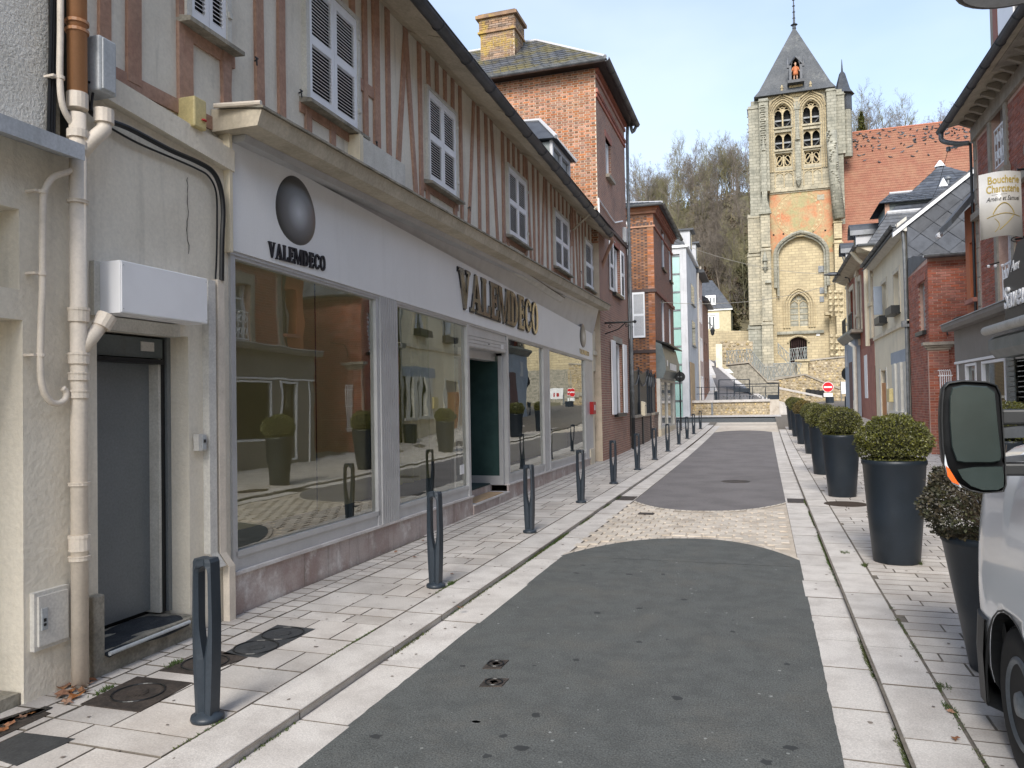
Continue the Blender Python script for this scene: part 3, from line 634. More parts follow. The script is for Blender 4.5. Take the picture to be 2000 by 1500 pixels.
# shutters with separate louvres
slat_n=0
louv={}
def shutter(par,s0,s1,z0,z1,y,nl,lmat=None,single=True,panels=2):
    """one leaf: frame mesh + louvre slats"""
    global slat_n
    lmat=lmat or M['whitepvc']
    st=.055 if s1-s0>.3 else .04; pz=[]; H=(z1-z0-.09*(panels+1))/panels
    m=MB(); m.box(s0,s0+st,y-.035,y,z0,z1); m.box(s1-st,s1,y-.035,y,z0,z1)
    for p_ in range(panels+1):
        zz=z0+p_*(H+.09); m.box(s0+st,s1-st,y-.0345,y-.0005,zz,zz+.09)
    fr=m.obj('shutter',lmat,par)
    MB().box(s0+st*.5,s1-st*.5,y+.004,y+.009,z0+.02,z1-.02).obj('shade_backing',M['dark'],fr)
    key=(round(s1-s0-2*st,3),lmat.name)
    if key not in louv:
        w_=(s1-s0-2*st)/2; louv[key]=MB().prism([(-w_,-.018,-.013),(-w_,-.020,-.007),(-w_,.004,.012),(-w_,.007,.007)],[(w_,-.018,-.013),(w_,-.020,-.007),(w_,.004,.012),(w_,.007,.007)]).mesh('louvre_slat',lmat)
    rest=MB()
    for p_ in range(panels):
        b=z0+.09+p_*(H+.09)
        for i in range(nl):
            z=b+H*(i+.5)/nl; c=((s0+s1)/2,y-.012,z)
            if single and slat_n<290: link('louvre_slat',louv[key],fr,c); slat_n+=1
            else:
                vs=[(v.co.x+c[0],v.co.y+c[1],v.co.z+c[2]) for v in louv[key].vertices]; rest.add(vs,[tuple(p.vertices) for p in louv[key].polygons])
    if rest.v: rest.obj('louvre_slat',lmat,fr,kind='stuff')
    return fr
for k,(a,b,c,d) in enumerate(WIN):
    m=MB(); t_=.05
    m.box(a-.04,a+.02,wy-.055,wy+.1,c,d+.05); m.box(b-.02,b+.04,wy-.055,wy+.1,c,d+.05); m.box(a+.02,b-.02,wy-.055,wy+.1,d,d+.05)
    fr=m.obj('window_frame',M['offwhite'],HT)
    L2(MB(),a-.10,[(wy+.02,c-.065),(wy-.14,c-.075),(wy-.14,c-.04),(wy+.02,c-.0)],b+.10,[(wy+.02,c-.065),(wy-.14,c-.075),(wy-.14,c-.04),(wy+.02,c)]).obj('window_sill',M['concrete'],HT)
    box('window_pane',M['dark'],HT,a,b,wy+.09,wy+.1,c,d)
    mid=(a+b)/2; sh1=shutter(HT,a+.022,mid-.003,c+.005,d-.005,wy-.01,14); sh2=shutter(HT,mid+.003,b-.022,c+.005,d-.005,wy-.01,14)
    for z in (c+.22,d-.22): MB().box(b-.012,b+.03,wy-.075,wy-.045,z,z+.05).obj('hinge',M['offwhite'],sh2)
# shutter stays (little black hooks)
for x,y in ((490,115),(578,178),(727,278),(808,385),(1131,530),(911,405)):
    s,z=q0(x,y,-wy); m=MB(); m.tube([(s+.05,wy,z),(s+.02,wy-.06,z),(s-.02,wy-.06,z)],.008,5); m.tube([(s,wy-.06,z),(s,wy-.065,z-.07)],.007,5); m.obj('shutter_hook',M['black'],HT)
# eaves: soffit, gutter, roof
zg0,zg1=6.56,6.34; gy=-.52
L2(MB(),S0-1,[(wy,ztop-.02),(gy+.05,zg0+.0),(gy+.05,zg0+.03),(wy,ztop+.02)],S1+.1,[(wy,ztop-.08),(gy+.05,zg1+.0),(gy+.05,zg1+.03),(wy,ztop+.02)]).obj('soffit',M['soffit'],HT)
for k in range(7):
    s=S0+k*2.6; f=(s-S0)/(S1-S0); MB().prism([(s,wy,ztop-.03-.06*f),(s,gy+.06,zg0-.008-.22*f),(s,gy+.06,zg0-.02-.22*f),(s,wy,ztop-.06-.06*f)],[(s+.02,wy,ztop-.03-.06*f),(s+.02,gy+.06,zg0-.008-.22*f),(s+.02,gy+.06,zg0-.02-.22*f),(s+.02,wy,ztop-.06-.06*f)]).obj('soffit_batten',M['soffit'],HT)
def gutter(par,p0,p1,r=.075,mt=None,name='gutter'):
    m=MB(); p0=Vector(p0); p1=Vector(p1); n=10; d=(p1-p0); L=d.length; d.normalize(); side=d.cross(Vector((0,0,1))).normalized()
    a=[];b=[]
    for i in range(n+1):
        t=PI+PI*i/n; o=side*math.cos(t)*r+Vector((0,0,1))*math.sin(t)*r; a.append(p0+o); b.append(p1+o)
    for i in range(n+1):
        t=2*PI-PI*i/n; o=side*math.cos(t)*(r-.008)+Vector((0,0,1))*math.sin(t)*(r-.008); a.append(p0+o); b.append(p1+o)
    m.prism(a,b); 
    for e in (side*r,-side*r): m.tube([p0+e,p1+e],.012,6)
    k=.9
    while k<L:
        c=p0+d*k; aa=[];
        for i in range(n+1):
            t=PI+PI*i/n; aa.append(c+side*math.cos(t)*(r+.004)+Vector((0,0,1))*math.sin(t)*(r+.004))
        m.tube(aa,.008,4); k+=1.0
    return m.obj(name,mt or M['darkzinc'],par)
gutter(HT,(S0-1,gy,zg0+.03),(15.75,gy,zg1+.03),.085)
zr_=ztop+.05
m=MB(); rows=16
for i in range(rows):
    f0_,f1_=i/rows,(i+1)/rows; y0_=gy+.02+4.6*f0_; y1_=gy+.02+4.6*f1_; a0=zg0+.05+3.9*f0_; a1_=zg0+.05+3.9*f1_
    s=S0-1
    while s<S1:
        e=min(s+.9,S1); m.quad((s+.01,y0_,a0+.02),(e,y0_,a0+.02),(e,y1_,a1_),(s+.01,y1_,a1_)); s=e
m.obj('slate_roof',M['slate'],HT,kind='stuff')
box('back_wall',M['infill'],HT,S0,S1,8.2,8.3,0,ztop)
MB().quad((S0-1,4.08,zg0+3.95),(S1,4.08,zg0+3.95),(S1,8.6,6.5),(S0-1,8.6,6.5)).obj('rear_roof',M['slate'],HT)
# bracket stick under the eaves near the far end
a=q0(1120,450,.02); b=q0(1184,440,.5)
m=MB(); m.tube([(a[0],-.0,a[1]),(a[0],-.62,b[1]+.02)],.03,4); m.obj('eaves_strut',M['soffit'],HT)
MB().tube([(q0(1118,450)[0],wy-.03,6.4),(q0(1118,450)[0],wy-.03,5.6)],.035,4).obj('bracket_post',M['timber'],HT)
# dormer on the roof
dm=MB(); D0=atX(1078,300,-4.75); D1=atX(1112,300,-4.75)
dy0,dy1=D0.y,min(D0.y+1.9,D1.y); dzb=7.0; dzt=atX(1078,274,-4.75).z; print('dormer',D0,D1,dzt)
DR=thing('roof_dormer','slate hung dormer with pale wooden window on the half timbered roof','dormer',(-4.75,dy0,dzb))
w1=dy1-dy0; H=dzt-dzb
m=MB(); m.box(-1.9,-.02,0,.03,-.3,H-.03); m.box(-1.9,-.02,w1-.03,w1,-.3,H-.03); m.obj('slate_cheek',M['slatepale'],DR)
m=MB(); m.box(-.05,.02,-.01,.11,-.5,H); m.box(-.05,.02,w1-.11,w1+.01,-.5,H); m.box(-.05,.02,.11,w1-.11,H-.12,H); m.box(-.05,.015,w1/2-.03,w1/2+.03,-.5,H-.12); m.obj('window_frame',M['greywhite'],DR)
box('window_pane',M['lace'],DR,-.10,-.06,.1,w1-.1,-.5,H-.1)
m=MB(); e=.15
m.add([(e,-e,H),(e,w1+e,H),(-2.2,w1+e,H+.1),(-2.2,-e,H+.1),(-.55,w1/2,H+.85),(-2.2,w1/2,H+.95)],[(0,1,4),(1,2,5,4),(0,4,5,3),(3,2,1,0),(3,5,2)]); m.obj('hipped_roof',M['slate'],DR)
m=MB(); m.tube([(e,-e,H+.02),(-.55,w1/2,H+.87),(-2.2,w1/2,H+.97)],.05,6); m.tube([(e,w1+e,H+.02),(-.55,w1/2,H+.87)],.05,6); m.obj('zinc_hip',M['greywhite'],DR)
# ---- near wall fittings -------------------------------------------------
def on(name,label,cat,mt,build,group=None,**k):
    m=MB(); build(m); o=m.obj(name,mt,None,**k); o.location=(F0.A.x,F0.A.y,0); o.rotation_euler=(0,0,F0.rz); return tag(o,label,cat,group)
def T0(name,label,cat,group=None): return thing(name,label,cat,(F0.A.x,F0.A.y,0),F0.rz,group)
# cream soil pipe with joints + orange pipe above
sp=q0(157,900,.1)[0]
P_=T0('drain_pipe','cream vertical drain pipe with collars and two upturned branches at the house corner','pipe')
zj=q0(150,205,.1)[1]; MB().tube([(sp,-.09,.0),(sp,-.09,zj-.05)],.05,16).obj('pipe',M['pipe'],P_,smooth=True)
for y,h in ((395,.02),(615,.09),(700,.07),(735,.05),(770,.05),(1060,.10),(945,.02),(1090,.03)):
    z=q0(157,y,.1)[1]; MB().lathe((sp,-.09,z-h/2),[(.051,0),(.062,.0),(.062,h*.8),(.066,h*.8),(.066,h),(.051,h)],16).obj('collar',M['pipe'],P_)
zA=q0(175,690,.1)[1]; MB().tube([(sp,-.09,zA),(sp+.07,-.12,zA+.10),(sp+.13,-.15,zA+.20)],[.045,.045,.045],14).obj('branch',M['pipe'],P_,smooth=True)
MB().tube([(sp+.12,-.145,zA+.17),(sp+.16,-.16,zA+.25)],[.058,.062],14).obj('branch_cup',M['pipe'],P_)
zB=q0(160,290,.1)[1]; MB().tube([(sp,-.09,zB-.05),(sp+.10,-.14,zB+.10),(sp+.15,-.15,zB+.16),(sp+.15,-.15,zB+.22)],.048,14).obj('branch',M['pipe'],P_,smooth=True)
MB().tube([(sp+.15,-.15,zB+.20),(sp+.15,-.15,zB+.29)],.062,14).obj('branch_cup',M['pipe'],P_)
for zz in (zB-.02,zB+.06,zj-.02,zj+.03): MB().lathe((sp,-.09,zz),[(.05,0),(.063,0),(.063,.05),(.05,.05)],16).obj('collar',M['pipe'],P_)
OP=T0('downpipe','orange brown rainwater pipe coming down beside the timbered wall','pipe')
MB().tube([(sp,-.09,zj+.05),(sp,-.09,8)],.058,16).obj('pipe',M['pipeorange'],OP,smooth=True)
for y in (45,62):
    z=q0(148,y,.1)[1]; MB().lathe((sp,-.09,z),[(.058,0),(.07,0),(.07,.02),(.058,.02)],16).obj('collar',M['pipeorange'],OP)
# swan necked pipe
def pxs(pts,d): return [(lambda s_z:(s_z[0],-d,s_z[1]))(q0(x,y,d)) for x,y in pts]
def sm(pts,n=5):
    pts=[Vector(p) for p in pts]; out=[]
    for i in range(len(pts)-1):
        p0=pts[max(i-1,0)];p1=pts[i];p2=pts[i+1];p3=pts[min(i+2,len(pts)-1)]
        for k in range(n):
            t=k/n; out.append(.5*((2*p1)+(p2-p0)*t+(2*p0-5*p1+4*p2-p3)*t*t+(3*p1-p0-3*p2+p3)*t**3))
    return out+[pts[-1]]
HP=T0('hooked_pipe','thin cream pipe that curls into a hook at its lower end','pipe')
pts=pxs([(118,-40),(118,60),(117,150),(122,205),(140,240),(160,262),(168,285),(164,315),(140,333),(105,345),(88,370),(84,400),(83,480),(83,560),(80,640),(79,720),(84,760),(97,783),(113,788),(127,780),(129,766),(122,758)],.08)
MB().tube(sm(pts),.02,12).obj('pipe',M['pipe'],HP,smooth=True)
for x,y in ((118,155),(83,378),(83,538),(80,697)):
    s,z=q0(x,y,.08); MB().lathe((s,-.08,z),[(.02,0),(.026,0),(.026,.02),(.02,.02)],12).box(s-.05,s-.015,-.08,-.0,z+.004,z+.018).obj('pipe_clip',M['pipe'],HP)
# meter box
a=q0(68,1152,.04); b=q0(137,1265,.04)
MBX=T0('meter_box','off white meter box with small door low on the cream wall','meter box')
z0_,z1_=q0(100,1262,.03)[1],q0(100,1150,.03)[1]
box('case',M['box'],MBX,a[0],b[0],-.035,.01,z0_,z1_); box('door',M['box'],MBX,a[0]+.02,b[0]-.02,-.05,-.034,z0_+.025,z1_-.025)
box('handle',M['boxgrey'],MBX,a[0]+.035,a[0]+.075,-.057,-.049,z0_+.12,z0_+.25); m=MB(); m.box(a[0]+.045,a[0]+.062,-.060,-.056,z0_+.17,z0_+.19); m.box(a[0]+.045,a[0]+.062,-.060,-.056,z0_+.145,z0_+.16); m.obj('lock',M['black'],MBX)
# roller shutter door
DO=T0('grey_door','plain grey metal door with black roller shutter guides in the plaster wall','door')
dz=.17; di=.30
box('leaf',M['doorgrey'],DO,dL+.0,dR-.10,di,di+.04,dz+.02,dH-.08); 
box('side_frame',M['offwhite'],DO,dR-.10,dR-.075,di-.09,di+.05,dz,dH-.1); box('shutter_guide',M['black'],DO,dR-.075,dR-.045,di-.10,di+.02,dz,dH-.02); box('shutter_guide',M['doorgrey'],DO,dR-.04,dR-.002,di-.12,di+.02,dz,dH)
box('back_panel',M['dark'],DO,dL,dR,di+.045,di+.07,0,dH+.2)
box('shutter_bar',M['shopgrey2'],DO,dL,dR-.078,di-.11,di-.02,dH-.17,dH-.02); box('shutter_edge',M['black'],DO,dL,dR-.078,di-.13,di-.03,dH-.215,dH-.18); box('label_plate',M['box'],DO,dR-.30,dR-.17,di-.118,di-.111,dH-.12,dH-.05)
st=thing('door_step','worn concrete door step with stained front edge','step',(F0.A.x,F0.A.y,0),F0.rz)
sa=q0(203,1290,.08)[0]; sb=q0(383,1210,.06)[0]
MB().box(sa,sb,-.07,.34,-.02,.155).obj('block',M['concrete'],st,bevel=.01)
dm_=thing('doormat','crumpled dark rubber doormat draped over the step','doormat',(F0.A.x,F0.A.y,0),F0.rz)
m=MB(); nx,ny=16,9; ma=sa+.01; mb_=q0(358,1220,.06)[0]
for i in range(nx+1):
    for j in range(ny+1):
        u,v=i/nx,j/ny; y=-.115+.37*v; z=.166+.01*math.sin(u*7+v*3)+.006*math.sin(v*11+u*4); 
        if v<.12: z-=.035
        m.v.append((ma+(mb_-ma)*u+.01*math.sin(v*5),y,z))
for i in range(nx):
    for j in range(ny): a_=i*(ny+1)+j; m.f.append((a_,a_+ny+1,a_+ny+2,a_+1))
o=m.obj('sheet',M['mat'],dm_,smooth=True); so_=o.modifiers.new('s','SOLIDIFY'); so_.thickness=.016; so_.offset=-1
MB().tube([(ma,-.118,.142),(mb_,-.118,.142)],.014,8).obj('rolled_edge',M['boxgrey'],dm_)
o=on('plinth_block','cracked stained plaster block left of the grey door','plinth',M['concrete'],lambda m:m.box(q0(168,1250)[0],q0(206,1250,.07)[0],-.07,.02,-.02,q0(190,1163,.06)[1]),bevel=.012)
# light box sign above the door
D=solveD(F0,190,235,560); ls=q0(190,560)[0]; rs=q0(405,600,D)[0]; tz=q0(320,526,D)[1]; bz=q0(320,622,D)[1]
LB=T0('light_box_sign','blank white light box projecting above the grey door','sign box')
MB().box(ls,rs,-D,.01,bz,tz).obj('case',M['whitepvc'],LB,bevel=.004); box('front_panel',M['whitepvc'],LB,ls+.008,rs-.008,-D-.006,-D+.001,bz+.008,tz-.008)
box('mounting_strip',M['offwhite'],LB,ls-.05,ls-.001,-.025,.01,bz-.01,tz+.0)
m=MB(); [m.lathe((x,-D-.006,z),[(.005,-.002),(.005,.002)],8) for x in (ls+.02,rs-.02) for z in (bz+.03,tz-.03)]; m.obj('screw',M['boxgrey'],LB)
box('lintel',M['offwhite'],LB,ls,q0(352,640,.03)[0],-.03,.05,bz-.10,bz-.01)
# key switch
s,z=q0(393,864,.04); kx=T0('key_switch','small white key switch box beside the door','switch box'); box('case',M['box'],kx,s-.04,s+.045,-.05,0,z-.065,z+.065); box('face_plate',M['boxgrey'],kx,s+.0,s+.042,-.056,-.049,z-.055,z+.055); MB().lathe((s+.02,-.055,z+.01),[(.012,-.012),(.012,.012)],8).obj('keyhole',M['black'],kx)
# grey cabinet, yellow alarm box, hooks, cables
s,z=q0(170,120,.06); cb_=T0('utility_box','pale grey weathered junction box fixed to the beams beside the orange pipe','junction box'); s2=q0(224,150,.14)[0]
MB().box(s,s2,-.16,wy-.02,z-.20,z+.17).obj('case',M['boxgrey'],cb_,bevel=.015); MB().box(s+.02,s2-.02,-.172,-.158,z-.185,z+.155).obj('lid',M['boxgrey'],cb_,bevel=.01)
s,z=q0(388,222,.08); al=T0('alarm_box','small pale yellow alarm box with red lens','alarm box'); MB().box(s-.07,s+.07,-.10,.07,z-.12,z+.12).obj('case',M['yellowbox'],al,bevel=.012); MB().lathe((s+.03,-.103,z-.05),[(.025,-.0),(.02,.01)],12).obj('lens',M['red'],al)
zc=pxs([(165,170),(172,205),(190,228),(250,250),(330,292),(385,316),(415,335),(430,365),(436,410),(434,470),(433,548)],.05)
on('black_conduit','thick black conduit sweeping under the string course and down','cable',M['black'],lambda m:m.tube(sm(zc),.020,8))
zc=pxs([(212,248),(270,280),(340,310),(385,330),(408,345),(422,375),(424,430),(423,500),(421,545)],.03)
on('thin_cable','thin black cable below the thick conduit','cable',M['black'],lambda m:m.tube(sm(zc),.008,6))
zc=pxs([(178,215),(182,180),(192,165),(170,160)],.08)
on('loop_cable','black looped cable end beneath the grey junction box','cable',M['black'],lambda m:m.tube(sm(zc),.009,6))
for x,nm,mt,lab in ((418,'cable_trunking','box','white plastic cable trunking left of the shop window'),(436,'boxed_pipe','pipe','cream boxed pipe with kinked foot beside the shop window')):
    def b(m,x=x):
        s=q0(x,900,.05)[0]; zt=q0(x,548,.05)[1]; w_=.05 if x<430 else .045
        zk=q0(x,1080,.05)[1]; m.box(s-w_,s+w_*.7,-.05,.012,zk,zt)
        m.prism([(s-w_,-.05,zk),(s+w_*.7,-.05,zk),(s+w_*.7,.01,zk),(s-w_,.01,zk)],[(s-w_+.07,-.08,zk-.12),(s+w_*.7+.07,-.08,zk-.12),(s+w_*.7+.07,-.02,zk-.12),(s-w_+.07,-.02,zk-.12)])
        if x>430: m.box(s-w_+.07,s+w_*.7+.07,-.08,-.02,.0,zk-.12)
    on(nm,lab,'trunking',M[mt],b)
zc=[(0.045,-.06,3.05),(0.045,-.06,4.0)]

# hairline cracks in the near plaster
def crack(pts,w=.0035):
    P=pxs(pts,-.009 if pts[0][0]>190 else .002); Q=[]
    for a,b in zip(P[:-1],P[1:]):
        for k in range(6):
            t=k/6; Q.append(Vector(a).lerp(Vector(b),t)+Vector((rnd.uniform(-.008,.008),0,rnd.uniform(-.004,.004))))
    MB().tube(Q,[w*rnd.uniform(.4,1.1) for _ in Q],4).obj('crack',M['iron'],HT if pts[0][0]>190 else nh)
crack([(365,345),(367,395),(366,450),(370,505)]); crack([(148,350),(152,400),(150,460)]); crack([(150,500),(147,560),(150,640)],.003)
# ================================================================ SHOPFRONT
SH=T0('shopfront','aluminium shopfront with four big reflecting panes on a stained marble plinth','shopfront')
SE=15.33
def pt(s): return .362-.0105*s      # plinth top
def fb(s): return 3.06-.0150*s      # fascia bottom
def ft(s): return 4.03-.030*s
# marble plinth slabs
ed=[0.0,1.05,1.92,2.75,3.62,4.55,5.72]
for a,b in zip(ed[:-1],ed[1:]): L2(MB(),a+.003,[(.02,-.03),(-.012,-.03),(-.012,pt(a)-.03),(.02,pt(a)-.03)],b-.003,[(.02,-.03),(-.012,-.03),(-.012,pt(b)-.03),(.02,pt(b)-.03)]).obj('marble_slab',M['marble'],SH)
ed=[7.55,8.5,9.5,10.5,11.5,12.6,13.7,14.8]
for a,b in zip(ed[:-1],ed[1:]): L2(MB(),a+.003,[(.02,-.03),(-.012,-.03),(-.012,pt(a)-.03),(.02,pt(a)-.03)],b-.003,[(.02,-.03),(-.012,-.03),(-.012,pt(b)-.03),(.02,pt(b)-.03)]).obj('marble_slab',M['marble'],SH)
for a,b in ((0,5.72),(7.55,14.8)): L2(MB(),a,[(.3,pt(a)-.028),(-.035,pt(a)-.028),(-.035,pt(a)),(.3,pt(a))],b,[(.3,pt(b)-.028),(-.035,pt(b)-.028),(-.035,pt(b)),(.3,pt(b))]).obj('marble_cap',M['marblecap'],SH)
L2(MB(),14.8,[(.3,-.1),(-.03,-.1),(-.03,.42),(.3,.42)],SE+.02,[(.3,-.1),(-.03,-.1),(-.03,.42),(.3,.42)]).obj('end_stone',M['creamstone'],SH)
# entrance steps
box('entrance_step',M['marble'],SH,5.73,7.54,-.03,1.0,-.04,.13); box('entrance_step',M['marblecap'],SH,5.74,7.53,-.045,.3,.131,.155); box('entrance_step',M['marble'],SH,5.73,7.54,.30,1.6,.13,.27)
box('entrance_mat',M['woodpale'],SH,5.9,7.3,.0,.28,.156,.166)
# aluminium frames: sloped members
def mem(nm,s0,s1,zlo,zhi,y0=-.0,y1=.07,mt='alu'):
    return L2(MB(),s0,[(y1,zlo(s0)),(y0,zlo(s0)),(y0,zhi(s0)),(y1,zhi(s0))],s1,[(y1,zlo(s1)),(y0,zlo(s1)),(y0,zhi(s1)),(y1,zhi(s1))]).obj(nm,M[mt],SH)
bot=lambda s:pt(s)+.001; b1=lambda s:pt(s)+.115; b2=lambda s:pt(s)+.165; top=lambda s:fb(s)-.0; t1=lambda s:fb(s)-.055
for a,b in ((.03,2.66),(3.13,5.62),(7.65,10.12),(10.56,14.32)):
    mem('sill_panel',a,b,bot,b1,.004,.07); mem('bottom_rail',a,b,lambda s:b1(s)+.001,b2,-.012,.06); mem('top_rail',a,b,t1,lambda s:top(s)-.001,-.010,.06)
def post(s0,s1,y0=-.012,y1=.08,nm='post',mt='alu'): return mem(nm,s0,s1,bot,lambda s:top(s)-.002,y0,y1,mt)
post(-.005,.055); post(2.60,2.665); 
for k in range(9): post(2.675+k*.05,2.675+k*.05+.036,-.03,.05,'fluted_strip')
mem('fluted_back',2.67,3.125,bot,lambda s:top(s)-.003,.0,.03)
post(3.125,3.17); post(5.57,5.66,-.02); post(7.56,7.66,-.02); post(10.10,10.60,-.006,.05); post(10.09,10.14,-.018); post(10.55,10.6,-.018); post(14.28,14.34,-.018); post(14.34,SE-.02,.0,.05,'end_panel')
# glass
for a,b,nm in ((.055,2.6,'shop_pane'),(3.17,5.57,'shop_pane'),(7.66,10.09,'shop_pane'),(10.6,14.28,'shop_pane')):
    za,zb_=b2(a),b2(b); MB().quad((a,.03,za),(b,.03,zb_),(b,.03,t1(b)),(a,.03,t1(a))).obj(nm,M['glass'],SH)
MB().box(11.95,12.0,.0,.05,.5,2.85).obj('pane_bar',M['alu'],SH) if False else None
# blinds hanging behind the panes, gently folded
def drape(nm,s0,s1,y,z0,z1,mt,amp=.02,per=.5,n=60):
    m=MB()
    for i in range(n+1):
        u=i/n; s=s0+(s1-s0)*u; yy=y+amp*math.sin(u*(s1-s0)/per*2*PI)+amp*.5*math.sin(u*17+1)
        m.v+= [(s,yy,z0(s) if callable(z0) else z0),(s,yy,z1)]
    for i in range(n): a=2*i; m.f.append((a,a+2,a+3,a+1))
    return m.obj(nm,M[mt],SH,smooth=True)
drape('blind',.0,1.55,.16,.66,3.1,'curtain',.006,.8); drape('blind',1.57,2.72,.15,.64,3.1,'curtain',.008,.9)
drape('curtain',3.1,4.45,.18,.70,3.05,'curtainl',.035,.28,90); drape('blind',4.5,5.6,.22,.9,3.05,'curtain',.01,.7)
drape('blind',7.6,14.5,.55,.5,1.0,'curtain',.01,.9)
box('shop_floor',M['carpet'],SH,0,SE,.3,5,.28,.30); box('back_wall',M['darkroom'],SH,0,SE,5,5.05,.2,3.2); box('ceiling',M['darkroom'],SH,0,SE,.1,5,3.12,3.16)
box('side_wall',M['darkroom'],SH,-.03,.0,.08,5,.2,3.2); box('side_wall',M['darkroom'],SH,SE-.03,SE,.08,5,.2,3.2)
box('notice',M['white'],SH,5.30,5.46,.021,.027,.66,.80)
# entrance: shutter housing, sliding doors standing open
zt_=fb(6)-.004
m=MB(); m.box(5.67,7.55,-.0,.22,zt_-.36,zt_); m.obj('shutter_housing',M['alu'],SH)
for k in range(4): box('shutter_slat',M['alu'],SH,5.675,7.545,-.012,.0,zt_-.345+k*.055,zt_-.297+k*.055)
box('door_head',M['alu'],SH,5.67,7.55,.18,.36,zt_-.50,zt_-.362); box('label_plate',M['white'],SH,7.25,7.40,-.014,-.0125,zt_-.30,zt_-.22)
MB().lathe((6.6,-.012,zt_-.26),[(.02,-.005),(.02,.005)],10).obj('lock',M['black'],SH)
for s0,s1,y in ((5.70,6.45,.28),):
    m=MB(); m.box(s0,s0+.07,y,y+.05,.27,2.55); m.box(s1-.07,s1,y,y+.05,.27,2.55); m.box(s0+.07,s1-.07,y,y+.05,.27,.40); m.box(s0+.07,s1-.07,y,y+.05,2.47,2.55); m.obj('door_leaf',M['alu'],SH); MB().quad((s0+.07,y+.025,.4),(s1-.07,y+.025,.4),(s1-.07,y+.025,2.47),(s0+.07,y+.025,2.47)).obj('door_glass',M['glassd'],SH)
# return pane on the far jamb
m=MB(); m.box(7.46,7.52,.05,.12,.27,2.56); m.box(7.46,7.52,.95,1.02,.27,2.56); m.box(7.46,7.52,.12,.95,.27,.43); m.obj('return_frame',M['alu'],SH)
MB().quad((7.48,.12,.43),(7.48,.95,.43),(7.48,.95,2.56),(7.48,.12,2.56)).obj('return_pane',mat('teal_tinted_glass',(.04,.075,.07),rough=.08,spec=.8,fine=0),SH)
# far doorway and pier of the timbered house
L2(MB(),15.34,[(.3,0),(.02,0),(.02,3.62),(.3,3.62)],15.62,[(.3,0),(.02,0),(.02,3.62),(.3,3.62)]).obj('pier',M['cream'],HT)
m=MB(); m.box(16.25,16.74,.02,.32,0,3.69); m.box(15.62,16.25,.02,.32,2.55,3.69); m.box(15.32,16.75,-.03,.02,3.0,3.12); m.obj('pier',M['creamstone'],HT)
box('passage_door',M['cream'],HT,15.62,16.25,.55,.6,0,2.55)
fbx=T0('hose_box','small red box on the wall beyond the shop window','box'); s,z=q0(1157,797,.06); MB().box(s-.06,s+.3,-.1,.02,z-.17,z+.17).obj('case',M['red'],fbx,bevel=.01); box('glass_panel',M['white'],fbx,s+.08,s+.2,-.105,-.099,z-.06,z+.08)
# ---- fascia sign
SG=T0('shop_sign','long silver shop sign reading VALEMDECO with polished ovals','sign')
L2(MB(),-.015,[(.06,fb(0)),(-.035,fb(0)),(-.035,ft(0)),(.06,ft(0))],SE-.06,[(.06,fb(SE)),(-.035,fb(SE)),(-.035,ft(SE)),(.06,ft(SE))]).obj('panel',M['silver'],SG)
L2(MB(),-.02,[(.05,fb(0)-.03),(-.022,fb(0)-.03),(-.022,fb(0)-.001),(.05,fb(0)-.001)],SE-.05,[(.05,fb(SE)-.03),(-.022,fb(SE)-.03),(-.022,fb(SE)-.001),(.05,fb(SE)-.001)]).obj('trim',M['alu'],SG)
box('end_board',M['cream'],SG,-.055,-.018,-.05,.06,fb(0)-.02,ft(0)+.02)
def ring(cx,cy,rx,ry,wx,wy,a0,a1,n=20):
    out=[]
    for i in range(n):
        t0=a0+(a1-a0)*i/n; t1_=a0+(a1-a0)*(i+1)/n; f=lambda t,ex,ey:(cx+math.cos(t)*(rx-ex),cy+math.sin(t)*(ry-ey))
        out.append([f(t0,0,0),f(t1_,0,0),f(t1_,wx,wy),f(t0,wx,wy)])
    return out
def stem(x,w,y0=0,y1=1,fl=.05): 
    return [[(x-fl,y0),(x+w+fl,y0),(x+w+fl,y0+.06),(x+w,y0+.13),(x+w,y1-.13),(x+w+fl,y1-.06),(x+w+fl,y1),(x-fl,y1),(x-fl,y1-.06),(x,y1-.13),(x,y0+.13),(x-fl,y0+.06)]]
def diag(x0,x1,w,f=.04): return [[(x0,0),(x0+w,0),(x1+w,1),(x1,1)]]
